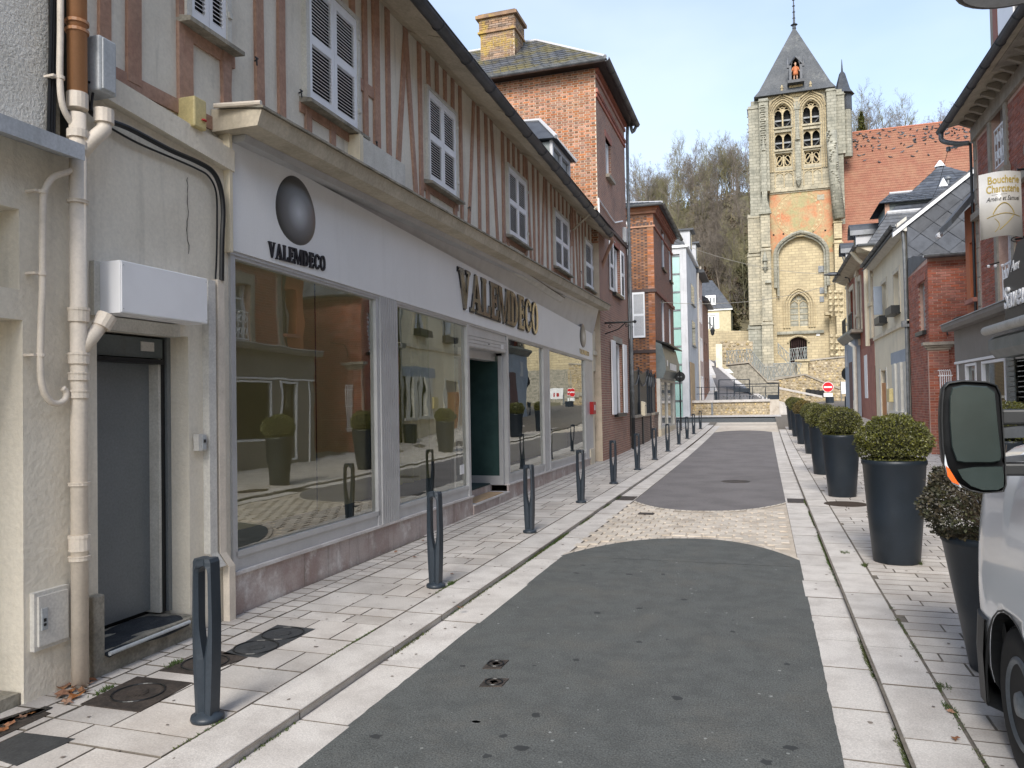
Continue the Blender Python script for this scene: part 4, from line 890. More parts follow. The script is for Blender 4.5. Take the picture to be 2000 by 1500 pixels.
G={'V':(.80,[[(.02,1),(.30,1),(.50,.12),(.42,0),(.34,0)]]+[[(.62,1),(.74,1),(.46,0),(.36,0)]]+[[(-.03,1),(-.05,.93),(.36,.93),(.34,1)],[(.54,1),(.53,.93),(.80,.93),(.80,1)]]),
 'A':(.82,[[(.46,1),(.34,1),(.04,0),(.16,0)],[(.36,.98),(.48,1),(.80,0),(.50,0)],[(.18,.27),(.56,.27),(.56,.37),(.2,.37)],[(-.03,0),(.24,0),(.24,.07),(-.03,.07)],[(.42,0),(.86,0),(.86,.07),(.42,.07)]]),
 'L':(.66,stem(.06,.24)+[[(.2,0),(.62,0),(.64,.30),(.56,.30),(.48,.10),(.2,.10)]]),
 'E':(.66,stem(.06,.24)+[[(.2,0),(.62,0),(.64,.28),(.56,.28),(.50,.10),(.2,.10)],[(.2,.90),(.50,.90),(.55,.74),(.62,.74),(.61,1),(.2,1)],[(.25,.46),(.42,.46),(.46,.36),(.52,.36),(.52,.68),(.46,.68),(.42,.57),(.25,.57)]]),
 'M':(1.10,stem(.04,.09)+stem(.82,.24)+[[(.02,1),(.30,1),(.56,.0),(.46,.0)],[(.78,1),(.88,1),(.55,.0),(.47,.0)]]),
 'D':(.80,stem(.06,.24)+ring(.30,.5,.46,.5,.24,.10,-PI/2,PI/2)),
 'C':(.76,ring(.40,.5,.38,.5,.22,.10,PI*.27,PI*1.73,26)+[[(.60,.66),(.70,.66),(.72,.92),(.60,.9)],[(.62,.10),(.72,.16),(.70,.34),(.62,.30)]]),
 'O':(.82,ring(.40,.5,.39,.5,.22,.10,0,2*PI,30))}
def word(root,txt,sA,sB,zbA,zbB,hA,hB,y,d,mt,back=None):
    W=sum(G[c][0] for c in txt)+.06*(len(txt)-1); x=0
    for c in txt:
        w_,polys=G[c]
        def mp(px_,py_,o=0): 
            u=(x+px_)/W; s=sA+(sB-sA)*u; zb_=zbA+(zbB-zbA)*u; h=hA+(hB-hA)*u; return (s,zb_+h*py_)
        def mk(yy,dd,grow,mt_,nm,par):
            m=MB()
            for i,p in enumerate(polys):
                q=[mp(*pp) for pp in p]
                cx=sum(a for a,_ in q)/len(q); cz=sum(b for _,b in q)/len(q)
                if grow: q=[(a+grow*(1 if a>cx else -1),b+grow*(1 if b>cz else -1)) for a,b in q]
                area=sum(q[k][0]*q[(k+1)%len(q)][1]-q[(k+1)%len(q)][0]*q[k][1] for k in range(len(q)))
                if area<0: q=q[::-1]
                m.py(q,yy-dd-.0004*(i%7),yy)
            return m.obj(nm,mt_,par)
        o=mk(y,d,0,mt,'letter',root)
        if back: mk(y-.0+.001,d*.55,back,M['letter'],'letter_edge',o)
        x+=w_+.06
sA=q0(526,480,.05)[0]; sB=q0(637,520,.05)[0]
zA_=q0(530,503,.05)[1]; hA_=q0(530,472,.05)[1]-zA_; zB2=q0(632,529,.05)[1]; hB_=q0(632,499,.05)[1]-zB2
word(SG,'VALEMDECO',sA,sB,zA_,zB2,hA_,hB_,-.035,.014,M['letter'])
sA=q0(896,560,.05)[0]; sB=q0(1050,620,.05)[0]
zA_=q0(905,602,.05)[1]; hA_=q0(905,527,.05)[1]-zA_; zB2=q0(1045,653,.05)[1]; hB_=q0(1045,592,.05)[1]-zB2
word(SG,'VALEMDECO',sA,sB,zA_,zB2,hA_,hB_,-.035,.035,M['chrome'],back=.018)
sA=q0(1133,690,.05)[0]; sB=q0(1151,690,.05)[0]; zz=q0(1141,692,.05)[1]; hh=q0(1141,683,.05)[1]-zz
word(SG,'VALEMDECO',sA,sB,zz,zz-.02,hh,hh,-.035,.012,M['chrome'])
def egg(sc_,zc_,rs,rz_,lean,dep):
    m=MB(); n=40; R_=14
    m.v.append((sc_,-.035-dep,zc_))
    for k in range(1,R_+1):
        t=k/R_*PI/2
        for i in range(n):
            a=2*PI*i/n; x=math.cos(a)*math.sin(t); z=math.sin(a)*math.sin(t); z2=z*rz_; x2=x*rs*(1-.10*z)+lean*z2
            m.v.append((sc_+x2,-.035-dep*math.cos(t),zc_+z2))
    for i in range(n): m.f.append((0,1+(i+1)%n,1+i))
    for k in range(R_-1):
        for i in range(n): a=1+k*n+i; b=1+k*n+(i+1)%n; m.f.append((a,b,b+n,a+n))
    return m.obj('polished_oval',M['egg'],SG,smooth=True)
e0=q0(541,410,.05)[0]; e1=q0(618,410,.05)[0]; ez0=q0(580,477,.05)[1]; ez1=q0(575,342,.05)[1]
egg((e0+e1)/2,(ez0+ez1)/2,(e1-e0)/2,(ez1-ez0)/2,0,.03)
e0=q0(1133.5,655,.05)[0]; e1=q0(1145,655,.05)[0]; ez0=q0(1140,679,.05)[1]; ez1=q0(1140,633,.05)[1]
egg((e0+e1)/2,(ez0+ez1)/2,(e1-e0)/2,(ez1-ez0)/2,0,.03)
# canopy over the fascia
CN=T0('shop_canopy','weathered cream canopy running above the shop sign','canopy')
d0,z0a,z0b=.40,4.03,4.16
r0=q0(1192,606,.42); cz1=r0[1]; cs1=r0[0]
print('canopy end',r0)
L2(MB(),-.14,[(.06,z0a-.0),(-.385,z0a),(-.43,z0b),(.06,z0b+.06)],cs1,[(.06,cz1-.0),(-.385,cz1),(-.43,cz1+.13),(.06,cz1+.19)]).obj('boards',M['soffit'],CN)
L2(MB(),-.16,[(.0,z0b+.062),(-.455,z0b+.002),(-.455,z0b+.022),(.0,z0b+.09)],cs1+.02,[(.0,cz1+.192),(-.455,cz1+.132),(-.455,cz1+.15),(.0,cz1+.22)]).obj('flashing',M['concrete'],CN)
L2(MB(),-.0,[(.03,ft(0)-.05),(-.15,z0a-.06),(-.17,z0a-.001),(.03,z0a-.001)],cs1-.4,[(.03,ft(cs1)-.03),(-.15,cz1-.06),(-.17,cz1-.001),(.03,cz1-.001)]).obj('moulding',M['alu'],CN)
MB().tube([(-.20,-.02,z0b+.055),(-.15,-.43,z0b+.045)],.022,8).obj('edge_pipe',M['pipe'],CN)
a=q0(712,338,.1); b=q0(1098,585,.1)
c2=T0('upper_ledge','old lead covered ledge on the timbered wall above the canopy','ledge')
L2(MB(),a[0],[(.06,a[1]-.10),(-.10,a[1]-.06),(-.16,a[1]+.02),(.06,a[1]+.12)],b[0],[(.06,b[1]-.10),(-.10,b[1]-.06),(-.16,b[1]+.02),(.06,b[1]+.10)]).obj('moulding',M['offwhite'],c2)
L2(MB(),a[0]-.02,[(.06,a[1]+.122),(-.17,a[1]+.022),(-.17,a[1]+.04),(.06,a[1]+.15)],b[0],[(.06,b[1]+.102),(-.17,b[1]+.022),(-.17,b[1]+.04),(.06,b[1]+.13)]).obj('lead_cover',M['concrete'],c2)
e=q0(728,280,.1); e2=q0(778,300,.1)
box('white_casing',M['offwhite'],c2,a[0]+.02,e2[0]+.25,-.07,wy,a[1]+.10,q0(760,298,.1)[1])
box('casing_edge',M['cream'],c2,a[0]-.06,a[0]+.018,-.08,wy,a[1]+.05,q0(728,275,.1)[1])
# downpipe at the far end of the timbered house
dp=T0('downpipe','brown rainwater pipe bending down from the end of the long gutter','pipe')
zt=zg1; e_=16.55
MB().tube(sm([(15.75,gy,zt-.03),(15.95,gy,zt-.12),(16.2,-.35,zt-.35),(16.5,-.12,zt-.75),(16.55,-.06,zt-1.2),(16.55,-.06,2.9)]),.05,10).obj('pipe',M['timber'],dp,smooth=True)
MB().tube(sm([(16.55,-.06,2.9),(16.62,-.06,2.75),(16.70,-.06,2.5),(16.72,-.06,0.0)]),.04,8).obj('lower_pipe',M['pipe'],dp,smooth=True)
# ================================================================ BRICK HELPERS
Ti=Matrix.Identity(4)
def Tcam_left(W,x=0): return Matrix(((0,1,0,x),(-1,0,0,W),(0,0,1,0),(0,0,0,1)))
def Tcam_right(xc): return Matrix(((0,-1,0,xc),(1,0,0,0),(0,0,1,0),(0,0,0,1)))
bm_cache={}
def bricks(par,T,u0,u1,z0,z1,mt,bw=.22,bh=.067,y=0,proud=.006,ops=(),nobj=0,joint=.014,start='right',nm='brick',bond='stretch',hm=None):
    """courses of separate bricks over a mortar wall; first nobj are objects, the rest one 'stuff' mesh"""
    rest=MB(); resth=MB(); items=[]
    rows=int((z1-z0)/bh)
    for r in range(rows):
        z=z0+r*bh; 
        if bond=='flemish': seq=[bw,bw/2]; off=0 if r%2 else -bw*.75
        else: seq=[bw]; off=0 if r%2 else -bw/2
        x=u0+off; k=0
        while x<u1:
            w_=seq[k%len(seq)]; a=max(x,u0); b=min(x+w_,u1); 
            if b-a>.03:
                c=(a+b)/2
                if not any(o[0]-.0<c<o[1]+.0 and o[2]<z+bh/2<o[3] for o in ops): items.append((a+joint/2,b-joint/2,z+joint/2,z+bh-joint/2,(bond=='flemish' and k%2==1)))
            x+=w_; k+=1
    if start=='right': items.sort(key=lambda t:-t[1]-t[3]*.3)
    elif start=='left': items.sort(key=lambda t:t[0]-t[3]*.3)
    n=0
    for a,b,c,d,hd in items:
        pr=proud+rnd.uniform(0,.003); use=hm if (hd and hm) else mt
        if n<nobj:
            key=(round(b-a,2),round(d-c,3),use.name)
            if key not in bm_cache: bm_cache[key]=MB().box(-(b-a)/2,(b-a)/2,-.006,.03,-(d-c)/2,(d-c)/2).mesh('brick',use)
            o=link(nm,bm_cache[key],par); o.matrix_local=T@Matrix.Translation(((a+b)/2,y+.006-pr,(c+d)/2)); n+=1
        else:
            m=resth if (hd and hm) else rest; i0=len(m.v); m.box(a,b,y-pr,y+.02,c,d)
            m.v[i0:]=[tuple(T@Vector(v)) for v in m.v[i0:]]
    if rest.v: rest.obj(nm,mt,par,kind='stuff')
    if resth.v: resth.obj(nm,hm,par,kind='stuff')
def XF(m,T,i0=0): m.v[i0:]=[tuple(T@Vector(v)) for v in m.v[i0:]]; return m
BW={}
BW['front1']=brickmat('old_red_brickwork',(.38,.175,.115),(.27,.13,.095),(.46,.37,.29),bw=.22,bh=.07,dirt=.4)
BW['front2']=brickmat('worn_red_brickwork',(.26,.10,.06),(.17,.07,.05),(.30,.22,.17),dirt=.3)
BW['wall']=brickmat('grey_brown_brickwork',(.19,.12,.09),(.13,.09,.075),(.33,.27,.22),dirt=.3)
BW['right']=brickmat('butcher_brickwork',(.30,.09,.06),(.24,.075,.05),(.50,.37,.30),bh=.075,dirt=.2)
# ================================================================ TALL BRICK HOUSE
H1=thing('brick_house','tall narrow brick house with slate roof and mossy chimney beyond the timbered house','house',(-4.36,21.3,0),PI/2)
F1=Frame((-4.36,21.3),(-4.36,30)); q1=F1.px
ze=11.25; W1=7.5; L1=4.75
T1=Tcam_left(W1)
m=MB(); wallgrid(m,0,W1,-.1,ze,[],.0,.1); XF(m,T1); m.obj('side_wall',M['mortar'],H1)
bricks(H1,T1,1.2,W1,6.2,ze,M['brick1'],bond='flemish',nobj=290,hm=M['brickb'])
wsec=[q1(1183,300)[0],q1(1193,300)[0],q1(1187,345)[1],q1(1187,275)[1]]
wf=[2.05,3.3,q1(1196,570)[1],q1(1190,470)[1]]; wg=[2.0,3.35,q1(1199,808)[1],q1(1199,668)[1]]
print('h1',wsec,wf,wg)
m=MB(); wallgrid(m,0.0,L1,-.1,ze,[wsec,wf,wg],.0,.16); m.obj('front_wall',BW['front1'],H1)
MB().box(.02,L1,.5,.52,-.1,ze).obj('room_back',M['darkroom'],H1)
for a,b,c,d in (wsec,wf,wg):
    box('window_pane',M['lace'],H1,a,b,.13,.14,c,d); m=MB(); m.box(a,a+.06,.08,.13,c,d); m.box(b-.06,b,.08,.13,c,d); m.box((a+b)/2-.03,(a+b)/2+.03,.08,.129,c,d); m.box(a,b,.081,.128,d-.06,d); m.obj('window_frame',M['whitepvc'],H1)
    box('window_sill',M['black'] if d<9 else M['quoin'],H1,a-.08,b+.08,-.12,.08,c-.10,c)
    box('lintel',M['quoin'] if c<3 else M['brickr'],H1,a-.1,b+.1,-.02,.08,d,d+.2)
# shutters folded back against the wall, seen edge on
for a,b,c,d in (wf,wg):
    for sgn,x in ((-1,a),(1,b)):
        x0,x1=(x-.62,x-.02) if sgn<0 else (x+.02,x+.62)
        if c<3: box('shutter',M['whitepvc'],H1,x0,x1,-.07,-.03,c-.02,d+.02)
        else: shutter(H1,x0,x1,c,d,-.02,14,single=False)
for z,h,o in ((ze-.12,.12,.10),(ze-.30,.10,.05),(ze-.85,.10,.04)): 
    box('brick_band',M['brickr'],H1,-.0,L1,-o,.0,z,z+h)
m=MB(); k=0
while k*.14<L1: m.box(k*.14,k*.14+.07,-.06,0,ze-.72,ze-.60); k+=1
m.obj('dentil_course',M['brickr'],H1,kind='stuff')
box('string_course',M['brickd'],H1,.0,L1,-.06,0,6.9,7.02)
ro=.38; rz=atY(1048,80,23.7).z; rx=atY(1048,80,23.7).x+4.36; print('ridge',rx,rz)
e0=(-.45,-ro,ze+.06); e1=(L1+.35,-ro,ze+.06); e2=(L1+.35,W1,ze+.06); e3=(-.45,W1,ze+.06); r0_=(L1/2,-rx,rz); r1_=(L1/2,W1,rz)
m=MB()
def slatesurf(m,a,b,c,d,rows,w_=.25,lift=.02):
    """a-b eave, d-c top edge, overlapping courses"""
    a,b,c,d=map(Vector,(a,b,c,d)); nrm=(b-a).cross(d-a).normalized()
    if nrm.z<0: nrm=-nrm
    for i in range(rows):
        f0_,f1_=i/rows,(i+1)/rows; p0=a.lerp(d,f0_); p1=b.lerp(c,f0_); p2=b.lerp(c,f1_); p3=a.lerp(d,f1_); L=(p1-p0).length; n=max(1,int(L/w_)); sh=.5/n if i%2 else 0
        for k in range(n):
            u0,u1=max(0,(k-sh*n)/n),min(1,(k+1-sh*n)/n)
            if u1-u0<=0: continue
            g=.012/max(L,.1); A=p0.lerp(p1,u0+g)+nrm*lift; B=p0.lerp(p1,u1-g)+nrm*lift; C=p3.lerp(p2,u1-g)+nrm*.004; D_=p3.lerp(p2,u0+g)+nrm*.004
            m.add([A,B,C,D_,A-nrm*lift,B-nrm*lift],[(0,1,2,3),(4,5,1,0)])
    return m
slatesurf(m,e0,e3,r1_,r0_,14); slatesurf(m,e0,e1,r0_,r0_,14); m.obj('slate',M['slatemoss'],H1,kind='stuff')
m=MB(); m.add([e0,e1,e2,e3,r0_,r1_],[(0,1,4),(0,4,5,3),(1,2,5,4),(3,2,1,0)]); m.obj('roof',M['slate'],H1)
m=MB(); m.tube([e0,r0_,r1_],.06,6); m.tube([e1,r0_],.06,6); m.obj('hip_flashing',M['greywhite'],H1)
gutter(H1,(-.45,W1,ze+.02),(-.45,-ro,ze+.02),.09,M['zinc']); gutter(H1,(-.45,-ro-.02,ze+.02),(L1+.35,-ro-.02,ze+.02),.09,M['darkzinc'])
box('eaves_board',M['black'],H1,-.36,L1+.3,-ro+.06,W1,ze-.02,ze+.05)
# chimney
ca=atY(938,60,22.4); cb2=atY(1004,60,22.4); cz1=atY(970,28,22.4).z; cz0=atY(970,150,22.4).z
cx0,cx1=-(ca.x+4.36),-(cb2.x+4.36); cw=cx0-cx1
D_=.9; y0_=22.4-21.3
print('chim',cx0,cx1,cz0,cz1)
box('chimney',M['mortar'],H1,y0_,y0_+D_,cx1,cx0,ze,cz1-.02)
ch=bpy.data.objects[-1] if False else kids[H1.name][-1]
TC=Matrix(((0,1,0,y0_),(-1,0,0,cx0),(0,0,1,0),(0,0,0,1))); 
def chb(T,W,sub):
    zc=cz0-.6
    bricks(ch,T,0,W,zc,cz1-.55,M['bricky'],nobj=0,proud=.012); bricks(ch,T,-.03,W+.03,cz1-.50,cz1-.10,M['bricky'],nobj=0,proud=.05)
chb(TC,cw,0)
TS=Matrix(((1,0,0,y0_),(0,1,0,cx1),(0,0,1,0),(0,0,0,1))); chb(TS,D_,0)
for o_,za,zb__ in ((.07,cz1-.56,cz1-.50),(.12,cz1-.10,cz1),(.05,cz1,cz1+.06)): MB().box(y0_-o_,y0_+D_+o_,cx1-o_,cx0+o_,za,zb__).obj('chimney_band',M['bricky'],H1)
# rainwater pipe, stack of it
dp1=thing('downpipe','long grey rainwater pipe between the two brick houses','pipe',(-4.36,21.3+L1,0),PI/2)
MB().tube(sm([(.3,-ro,ze-.02),(.3,-.25,ze-.25),(.15,-.08,ze-.5),(.15,-.08,1.1)]),.055,10).obj('pipe',M['zinc'],dp1,smooth=True); MB().tube([(.15,-.08,1.1),(.15,-.08,0.03)],.06,10).obj('iron_foot',M['black'],dp1)
for z in (2,4.2,6.6,8.6): MB().lathe((.15,-.08,z),[(.05,0),(.065,0),(.065,.06),(.05,.06)],10).obj('collar',M['zinc'],dp1)
# electric box and conduits on its front
o=thing('conduit','white conduit and black cables on the brick front','cable',(-4.36,21.3,0),PI/2); a=q1(1170,430,.03); b=q1(1168,388,.03); c=q1(1200,435,.03); d=q1(1215,432,.03)
MB().tube([(a[0],-.04,a[1]),(b[0],-.04,b[1]),(c[0],-.04,c[1]),(d[0],-.04,d[1])],.025,6).obj('tube',M['whitepvc'],o); MB().tube([(4.5,-.05,7.5),(4.48,-.06,5),(4.52,-.05,.5)],.02,6).obj('black_cable',M['black'],o); box('fuse_box',M['boxgrey'],o,4.0,4.3,-.12,0,7.0,7.5)
# old sign bracket
br=thing('sign_bracket','empty black wrought iron sign bracket with scrolls on the brick house','bracket',(-4.36,21.3,0),PI/2)
zb_=q1(1181,631,0)[1]; bs=q1(1181,631,0)[0]; bo=solveD(F1,1181,1240,628,0,3); print('bracket',bs,zb_,bo)
MB().tube([(bs,0,zb_),(bs,-bo,zb_)],.028,8).obj('bar',M['black'],br); MB().lathe((bs,-bo,zb_-.05),[(.01,0),(.05,.03),(.05,.07),(.01,.1)],10).obj('knob',M['black'],br)
MB().tube([(bs,0,zb_-.32),(bs,-bo*.45,zb_-.2),(bs,-bo*.72,zb_)],.018,6).obj('brace',M['black'],br)
for cc in (.18,.74):
    pts=[(bs,-bo*cc-math.cos(t*.5)*.07*(1-t/16),zb_-.11+math.sin(t*.5)*.07*(1-t/16)) for t in range(14)]; MB().tube(pts,.012,5).obj('scroll',M['black'],br)
# ================================================================ FORECOURT WALL AND GATE
ya,yb=26.3,33.35
fw=thing('garden_wall','low grey brown brick wall carrying the dark iron screen','wall',(-4.36,ya,0),PI/2); L=yb-ya
zw=atX(1228,815,-4.36).z; print('gardenwall top',zw)
hg=L*.66
box('brickwork',BW['wall'],fw,.35,4.55,0,.3,-.1,zw-.06); box('coping',M['quoin'],fw,.32,4.58,-.04,.34,zw-.06,zw+.03); box('brickwork',BW['wall'],fw,5.75,L,0,.3,-.05,zw-.06); box('coping',M['quoin'],fw,5.72,L,-.04,.34,zw-.06,zw+.03)
gt=thing('iron_gate','blue black sheet iron screen and gate with scalloped top and swags','gate',(-4.36,ya,0),PI/2)
def scal(u,a,b,zh,zl): t=(u-a)/(b-a); return zl+(zh-zl)*(abs(2*t-1)**2)
for (a,b) in ((.35,2.4),(2.4,4.5),(4.6,5.15),(5.15,5.7),(5.75,L)):
    n=max(3,int((b-a)/.14)); zb0=zw+.03 if not (4.55<a<5.7) else .12
    for i in range(n):
        u=a+(b-a)*(i+.5)/n; h=scal(u,a,b,2.85,2.72) if not 4.5<a<5.7 else (2.85-.9*abs(u-a if a>5 else b-u)*0-.15*abs(u-5.15)); box('iron_slat',M['gate'],gt,u-.062,u+.062,.10,.118,zb0,h)
    box('iron_sheet',M['gate'],gt,a,b,.122,.132,zb0,2.66)
    pts=[(a+(b-a)*k/10,.09,(scal(a+(b-a)*k/10,a,b,2.85,2.72))+.03) for k in range(11)]; MB().tube(pts,.022,6).obj('top_rail',M['gate'],gt)
    pts=[(a+(b-a)*k/10,.075,(scal(a+(b-a)*k/10,a,b,2.65,2.25))) for k in range(11)]; MB().tube(pts,.016,6).obj('swag',M['greywhite'] if False else M['zinc'],gt)
    MB().tube([(a,.09,zb0),(a,.09,2.95)],.03,6).obj('post',M['gate'],gt)
mb=thing('letter_box','cream letter box on a dark post in the forecourt wall','letter box',(-4.36,ya,0),PI/2); s,z=(F1.px(1259,797,.1)[0]-(ya-21.3)),F1.px(1259,797,.1)[1]; print('mbox',s,z)
MB().prism([(s-.2,-.14,z-.28),(s+.2,-.14,z-.28),(s+.2,.0,z-.28),(s-.2,.0,z-.28)],[(s-.2,-.14,z+.2),(s+.2,-.14,z+.2),(s+.2,.0,z+.26),(s-.2,.0,z+.26)]).obj('case',M['cream'],mb); box('slot',M['black'],mb,s-.1,s+.1,-.146,-.139,z+.08,z+.11); box('post',M['black'],mb,s-.08,s+.12,-.05,.0,0,z-.28)
# ================================================================ SECOND BRICK HOUSE
Y2=33.4; H2=thing('brick_house','patterned brown brick house with orange quoins and bracketed cornice beyond the iron gate','house',(-4.4,Y2,0),PI/2)
F2=Frame((-4.4,Y2),(-4.4,50)); q2=F2.px; W2=6; L2_=7.2; ze2=atY(1283,402,Y2).z; print('ze2',ze2)
T2=Tcam_left(W2)
Fs=Frame((-10.4,Y2),(-4.4,Y2))    # side wall plane facing the camera
def qs(x,y): a=Fs.px(x,y); return (a[0],a[1])
sw_=[qs(1222,570)[0],qs(1234,570)[0],qs(1228,662)[1],qs(1228,572)[1]]; sw2=[qs(1216,450)[0],qs(1226,450)[0],qs(1222,500)[1],qs(1222,430)[1]]
m=MB(); wallgrid(m,0,W2,-.1,ze2,[sw_,sw2],.0,.12); XF(m,T2); m.obj('side_wall',M['brickb'],H2)
bricks(H2,T2,3.9,W2-.28,3.4,ze2-.35,M['brickb'],bond='flemish',nobj=120,hm=M['brickd'],ops=[sw_,sw2]); bricks(H2,T2,3.9,W2-.28,.9,3.4,M['brickb'],bond='flemish',nobj=0,hm=M['brickd'])
bricks(H2,T2,W2-.28,W2,0.2,ze2-.3,M['brick1'],bw=.28,nobj=0,proud=.02)
def cornice(T,u0,u1,zz,mt,par):
    for a,b,o in ((-.08,0,.26),(-.18,-.08,.18),(-.30,-.18,.12),(-.9,-.82,.06)):
        mm=MB(); mm.box(u0-(o if False else 0),u1+o,-o,0,zz+a,zz+b); XF(mm,T); mm.obj('cornice_band',mt,par)
    mm=MB(); k=u0
    while k<u1: mm.box(k,k+.08,-.07,0,zz-.82,zz-.70); k+=.16
    XF(mm,T); mm.obj('dentil_course',M['brickd'],par,kind='stuff')
cornice(T2,3,W2,ze2,M['brick1'],H2); 
TF=Matrix(((-1,0,0,L2_),(0,1,0,0),(0,0,1,0),(0,0,0,1)))
for a,b,o in ((-.08,0,.26),(-.18,-.08,.18),(-.30,-.18,.12),(-.9,-.82,.06)): box('cornice_band',M['brickr'],H2,-.0,L2_,-o,-.001,ze2+a,ze2+b)
for zz in (q2(1284,575)[1],q2(1284,690)[1]):
    box('string_course',M['brickr'],H2,-.02,L2_,-.08,-.001,zz,zz+.14); mm=MB(); mm.box(3,W2+.08,-.07,0,zz,zz+.14); XF(mm,T2); mm.obj('string_course',M['brickd'],H2); print('sc',zz)
fo=[]
for xa,xb,yt,yb_ in ((1291,1297,447,520),(1306,1310,480,545),(1291,1297,580,690),(1306,1310,600,700)):
    a=q2(xa,yt)[0]; b=q2(xb,yt)[0]; fo.append((a,b,q2(xa,yb_)[1],q2(xa,yt)[1]))
wallgrid(MB(),0,L2_,-.1,ze2,fo,0,.14).obj('front_wall',BW['front2'],H2)
for a,b,c,d in fo: box('window_pane',M['window'],H2,a,b,.11,.12,c,d); box('window_frame',M['whitepvc'],H2,b-.12,b,.03,.10,c,d); box('window_sill',M['black'],H2,a-.05,b+.05,-.1,.05,c-.1,c)
for w_ in (sw_,sw2):
    mm=MB(); mm.box(w_[0]+.0,w_[1],.08,.10,w_[2],w_[3]); XF(mm,T2); mm.obj('window_pane',M['whitepvc'],H2)
# open white shutter on the side wall
a=qs(1235,572); b=qs(1259,572); c=qs(1240,660); 
shp=shutter(H2,a[0],b[0],c[1],a[1],-.04,22,single=True)
shp.matrix_local=T2@shp.matrix_local
ro=.45
m=MB(); e0=(-ro,-ro,ze2+.04); e1=(L2_+ro,-ro,ze2+.04); e2=(L2_+ro,W2+1,ze2+.04); e3=(-ro,W2+1,ze2+.04); r0_=(L2_/2,2.6,ze2+1.25); r1_=(L2_/2,W2+1,ze2+1.25)
m.add([e0,e1,e2,e3,r0_,r1_],[(0,1,4),(0,4,5,3),(1,2,5,4),(3,2,1,0)]); m.obj('roof',M['slate'],H2); slatesurf(MB(),e0,e3,r1_,r0_,10).obj('slate',M['slate'],H2,kind='stuff')
MB().tube([e0,r0_,r1_],.05,6).obj('hip_flashing',M['greywhite'],H2)
gutter(H2,(-ro,W2,ze2+.0),(-ro,-ro,ze2+.0),.09,M['zinc']); gutter(H2,(-ro,-ro,ze2),(L2_+ro,-ro,ze2),.09,M['darkzinc'])
# corner shop below
s2=thing('corner_shop','small dark grey shopfront with rounded fascia on the patterned brick house','shopfront',(-4.4,Y2,0),PI/2)
f0=q2(1290,665,.3); f1=q2(1290,738,.3); fz1,fz0=f0[1],f1[1]; print('corner shop',f0,f1)
pro=[(0,fz0),(-.28,fz0),(-.42,fz0+.35),(-.40,fz0+.8),(-.25,fz1-.1),(0,fz1)]
L2(MB(),-.1,pro,5.6,pro).obj('fascia',M['shopgrey2'],s2); L2(MB(),-.05,[(0,fz1+.002),(-.55,fz1-.12),(-.55,fz1-.06),(0,fz1+.1)],5.7,[(0,fz1+.002),(-.55,fz1-.12),(-.55,fz1-.06),(0,fz1+.1)]).obj('hood',M['black'],s2)
box('lettering_panel',M['white'],s2,1.4,4.0,-.435,-.425,fz0+.42,fz0+.72); box('small_plate',M['white'],s2,.25,.6,-.435,-.425,fz0+.55,fz0+.8)
m=MB(); m.box(-.1,.35,-.15,-.0,.1,fz0); m.box(5.2,5.6,-.15,0,.1,fz0); m.box(.35,5.2,-.14,0,fz0-.12,fz0); m.box(.35,5.2,-.14,0,.1,.5); m.box(2.7,2.8,-.13,0,.5,fz0-.12); m.obj('frame',M['offwhite'],s2)
box('shop_pane',M['window'],s2,.35,5.2,-.06,-.04,.5,fz0-.12); box('stone_base',M['creamstone'],s2,-.12,5.62,-.17,-.002,-.2,.42)
# ================================================================ FAR LEFT BUILDINGS BEYOND THE CROSSING
Y3=50.4; X3=atY(1345,700,Y3).x; GB=thing('glazed_house','narrow grey white house with a green glass stair tower on its corner','house',(X3,Y3,0),PI/2)
F3=Frame((X3,Y3),(X3,90)); q3=F3.px; L3=q3(1362,600)[0]; zt3=atY(1322,485,Y3).z; print('glass',X3,L3,zt3)
T3=Tcam_left(2.6)
box('side_wall',M['greywhite'],GB,.6,L3,.0,6,0,zt3-.2); 
m=MB(); m.box(-.12,.6,0,.42,0,zt3); m.box(-.12,.6,1.28,1.7,0,zt3) ; m.box(-.12,.6,.42,1.28,zt3-.4,zt3); m.obj('white_pier',M['greywhite'],GB)
n=9
for i in range(n):
    z0_=.4+(zt3-.9)*i/n; z1_=.4+(zt3-.9)*(i+1)/n; box('glass_panel',M['green_glass'],GB,-.03,-.01,.44,1.62,z0_+.05,z1_-.05); box('transom',M['zinc'],GB,-.08,-.035,.42,1.64,z1_-.05,z1_+.03)
box('roof_coping',M['whitepvc'],GB,-.25,L3,-.15,1.9,zt3,zt3+.15); 
box('stair_core',M['greywhite'],GB,0.1,.6,.44,1.28,0,zt3-.41)
for xa,ya,yb_ in ((1351,556,592),(1353,627,674)):
    a=q3(xa-2,ya)[0]; b=q3(xa+4,ya)[0]; c=q3(xa,yb_)[1]; d=q3(xa,ya)[1]; box('window',M['window'],GB,a,b,-.02,.02,c,d); box('window_sill',M['zinc'],GB,a-.1,b+.1,-.1,-.021,c-.1,c)
a=q3(1344,705)[1]; box('street_door',M['woodpale'],GB,q3(1349,760)[0],q3(1357,760)[0],-.03,.01,.4,a); box('dark_doorway',M['black'],GB,.7,q3(1348,760)[0],-.02,.01,.4,a)
m=MB(); mans=[(0,zt3+.1),(.5,zt3+1.1),(2.2,zt3+1.5),(2.2,zt3+.1)]; L2(m,.3,mans,L3,mans); m.obj('mansard_roof',M['slate'],GB)
for s_ in (1.8,6.5):
    mm=MB(); mm.box(s_,s_+1.4,-.1,1.2,zt3+.15,zt3+1.5); mm.obj('dormer',M['greywhite'],GB); box('dormer_roof',M['slate'],GB,s_-.15,s_+1.55,-.35,1.3,zt3+1.5,zt3+1.62); box('dormer_window',M['window'],GB,s_+.3,s_+1.1,-.13,-.101,zt3+.35,zt3+1.3)
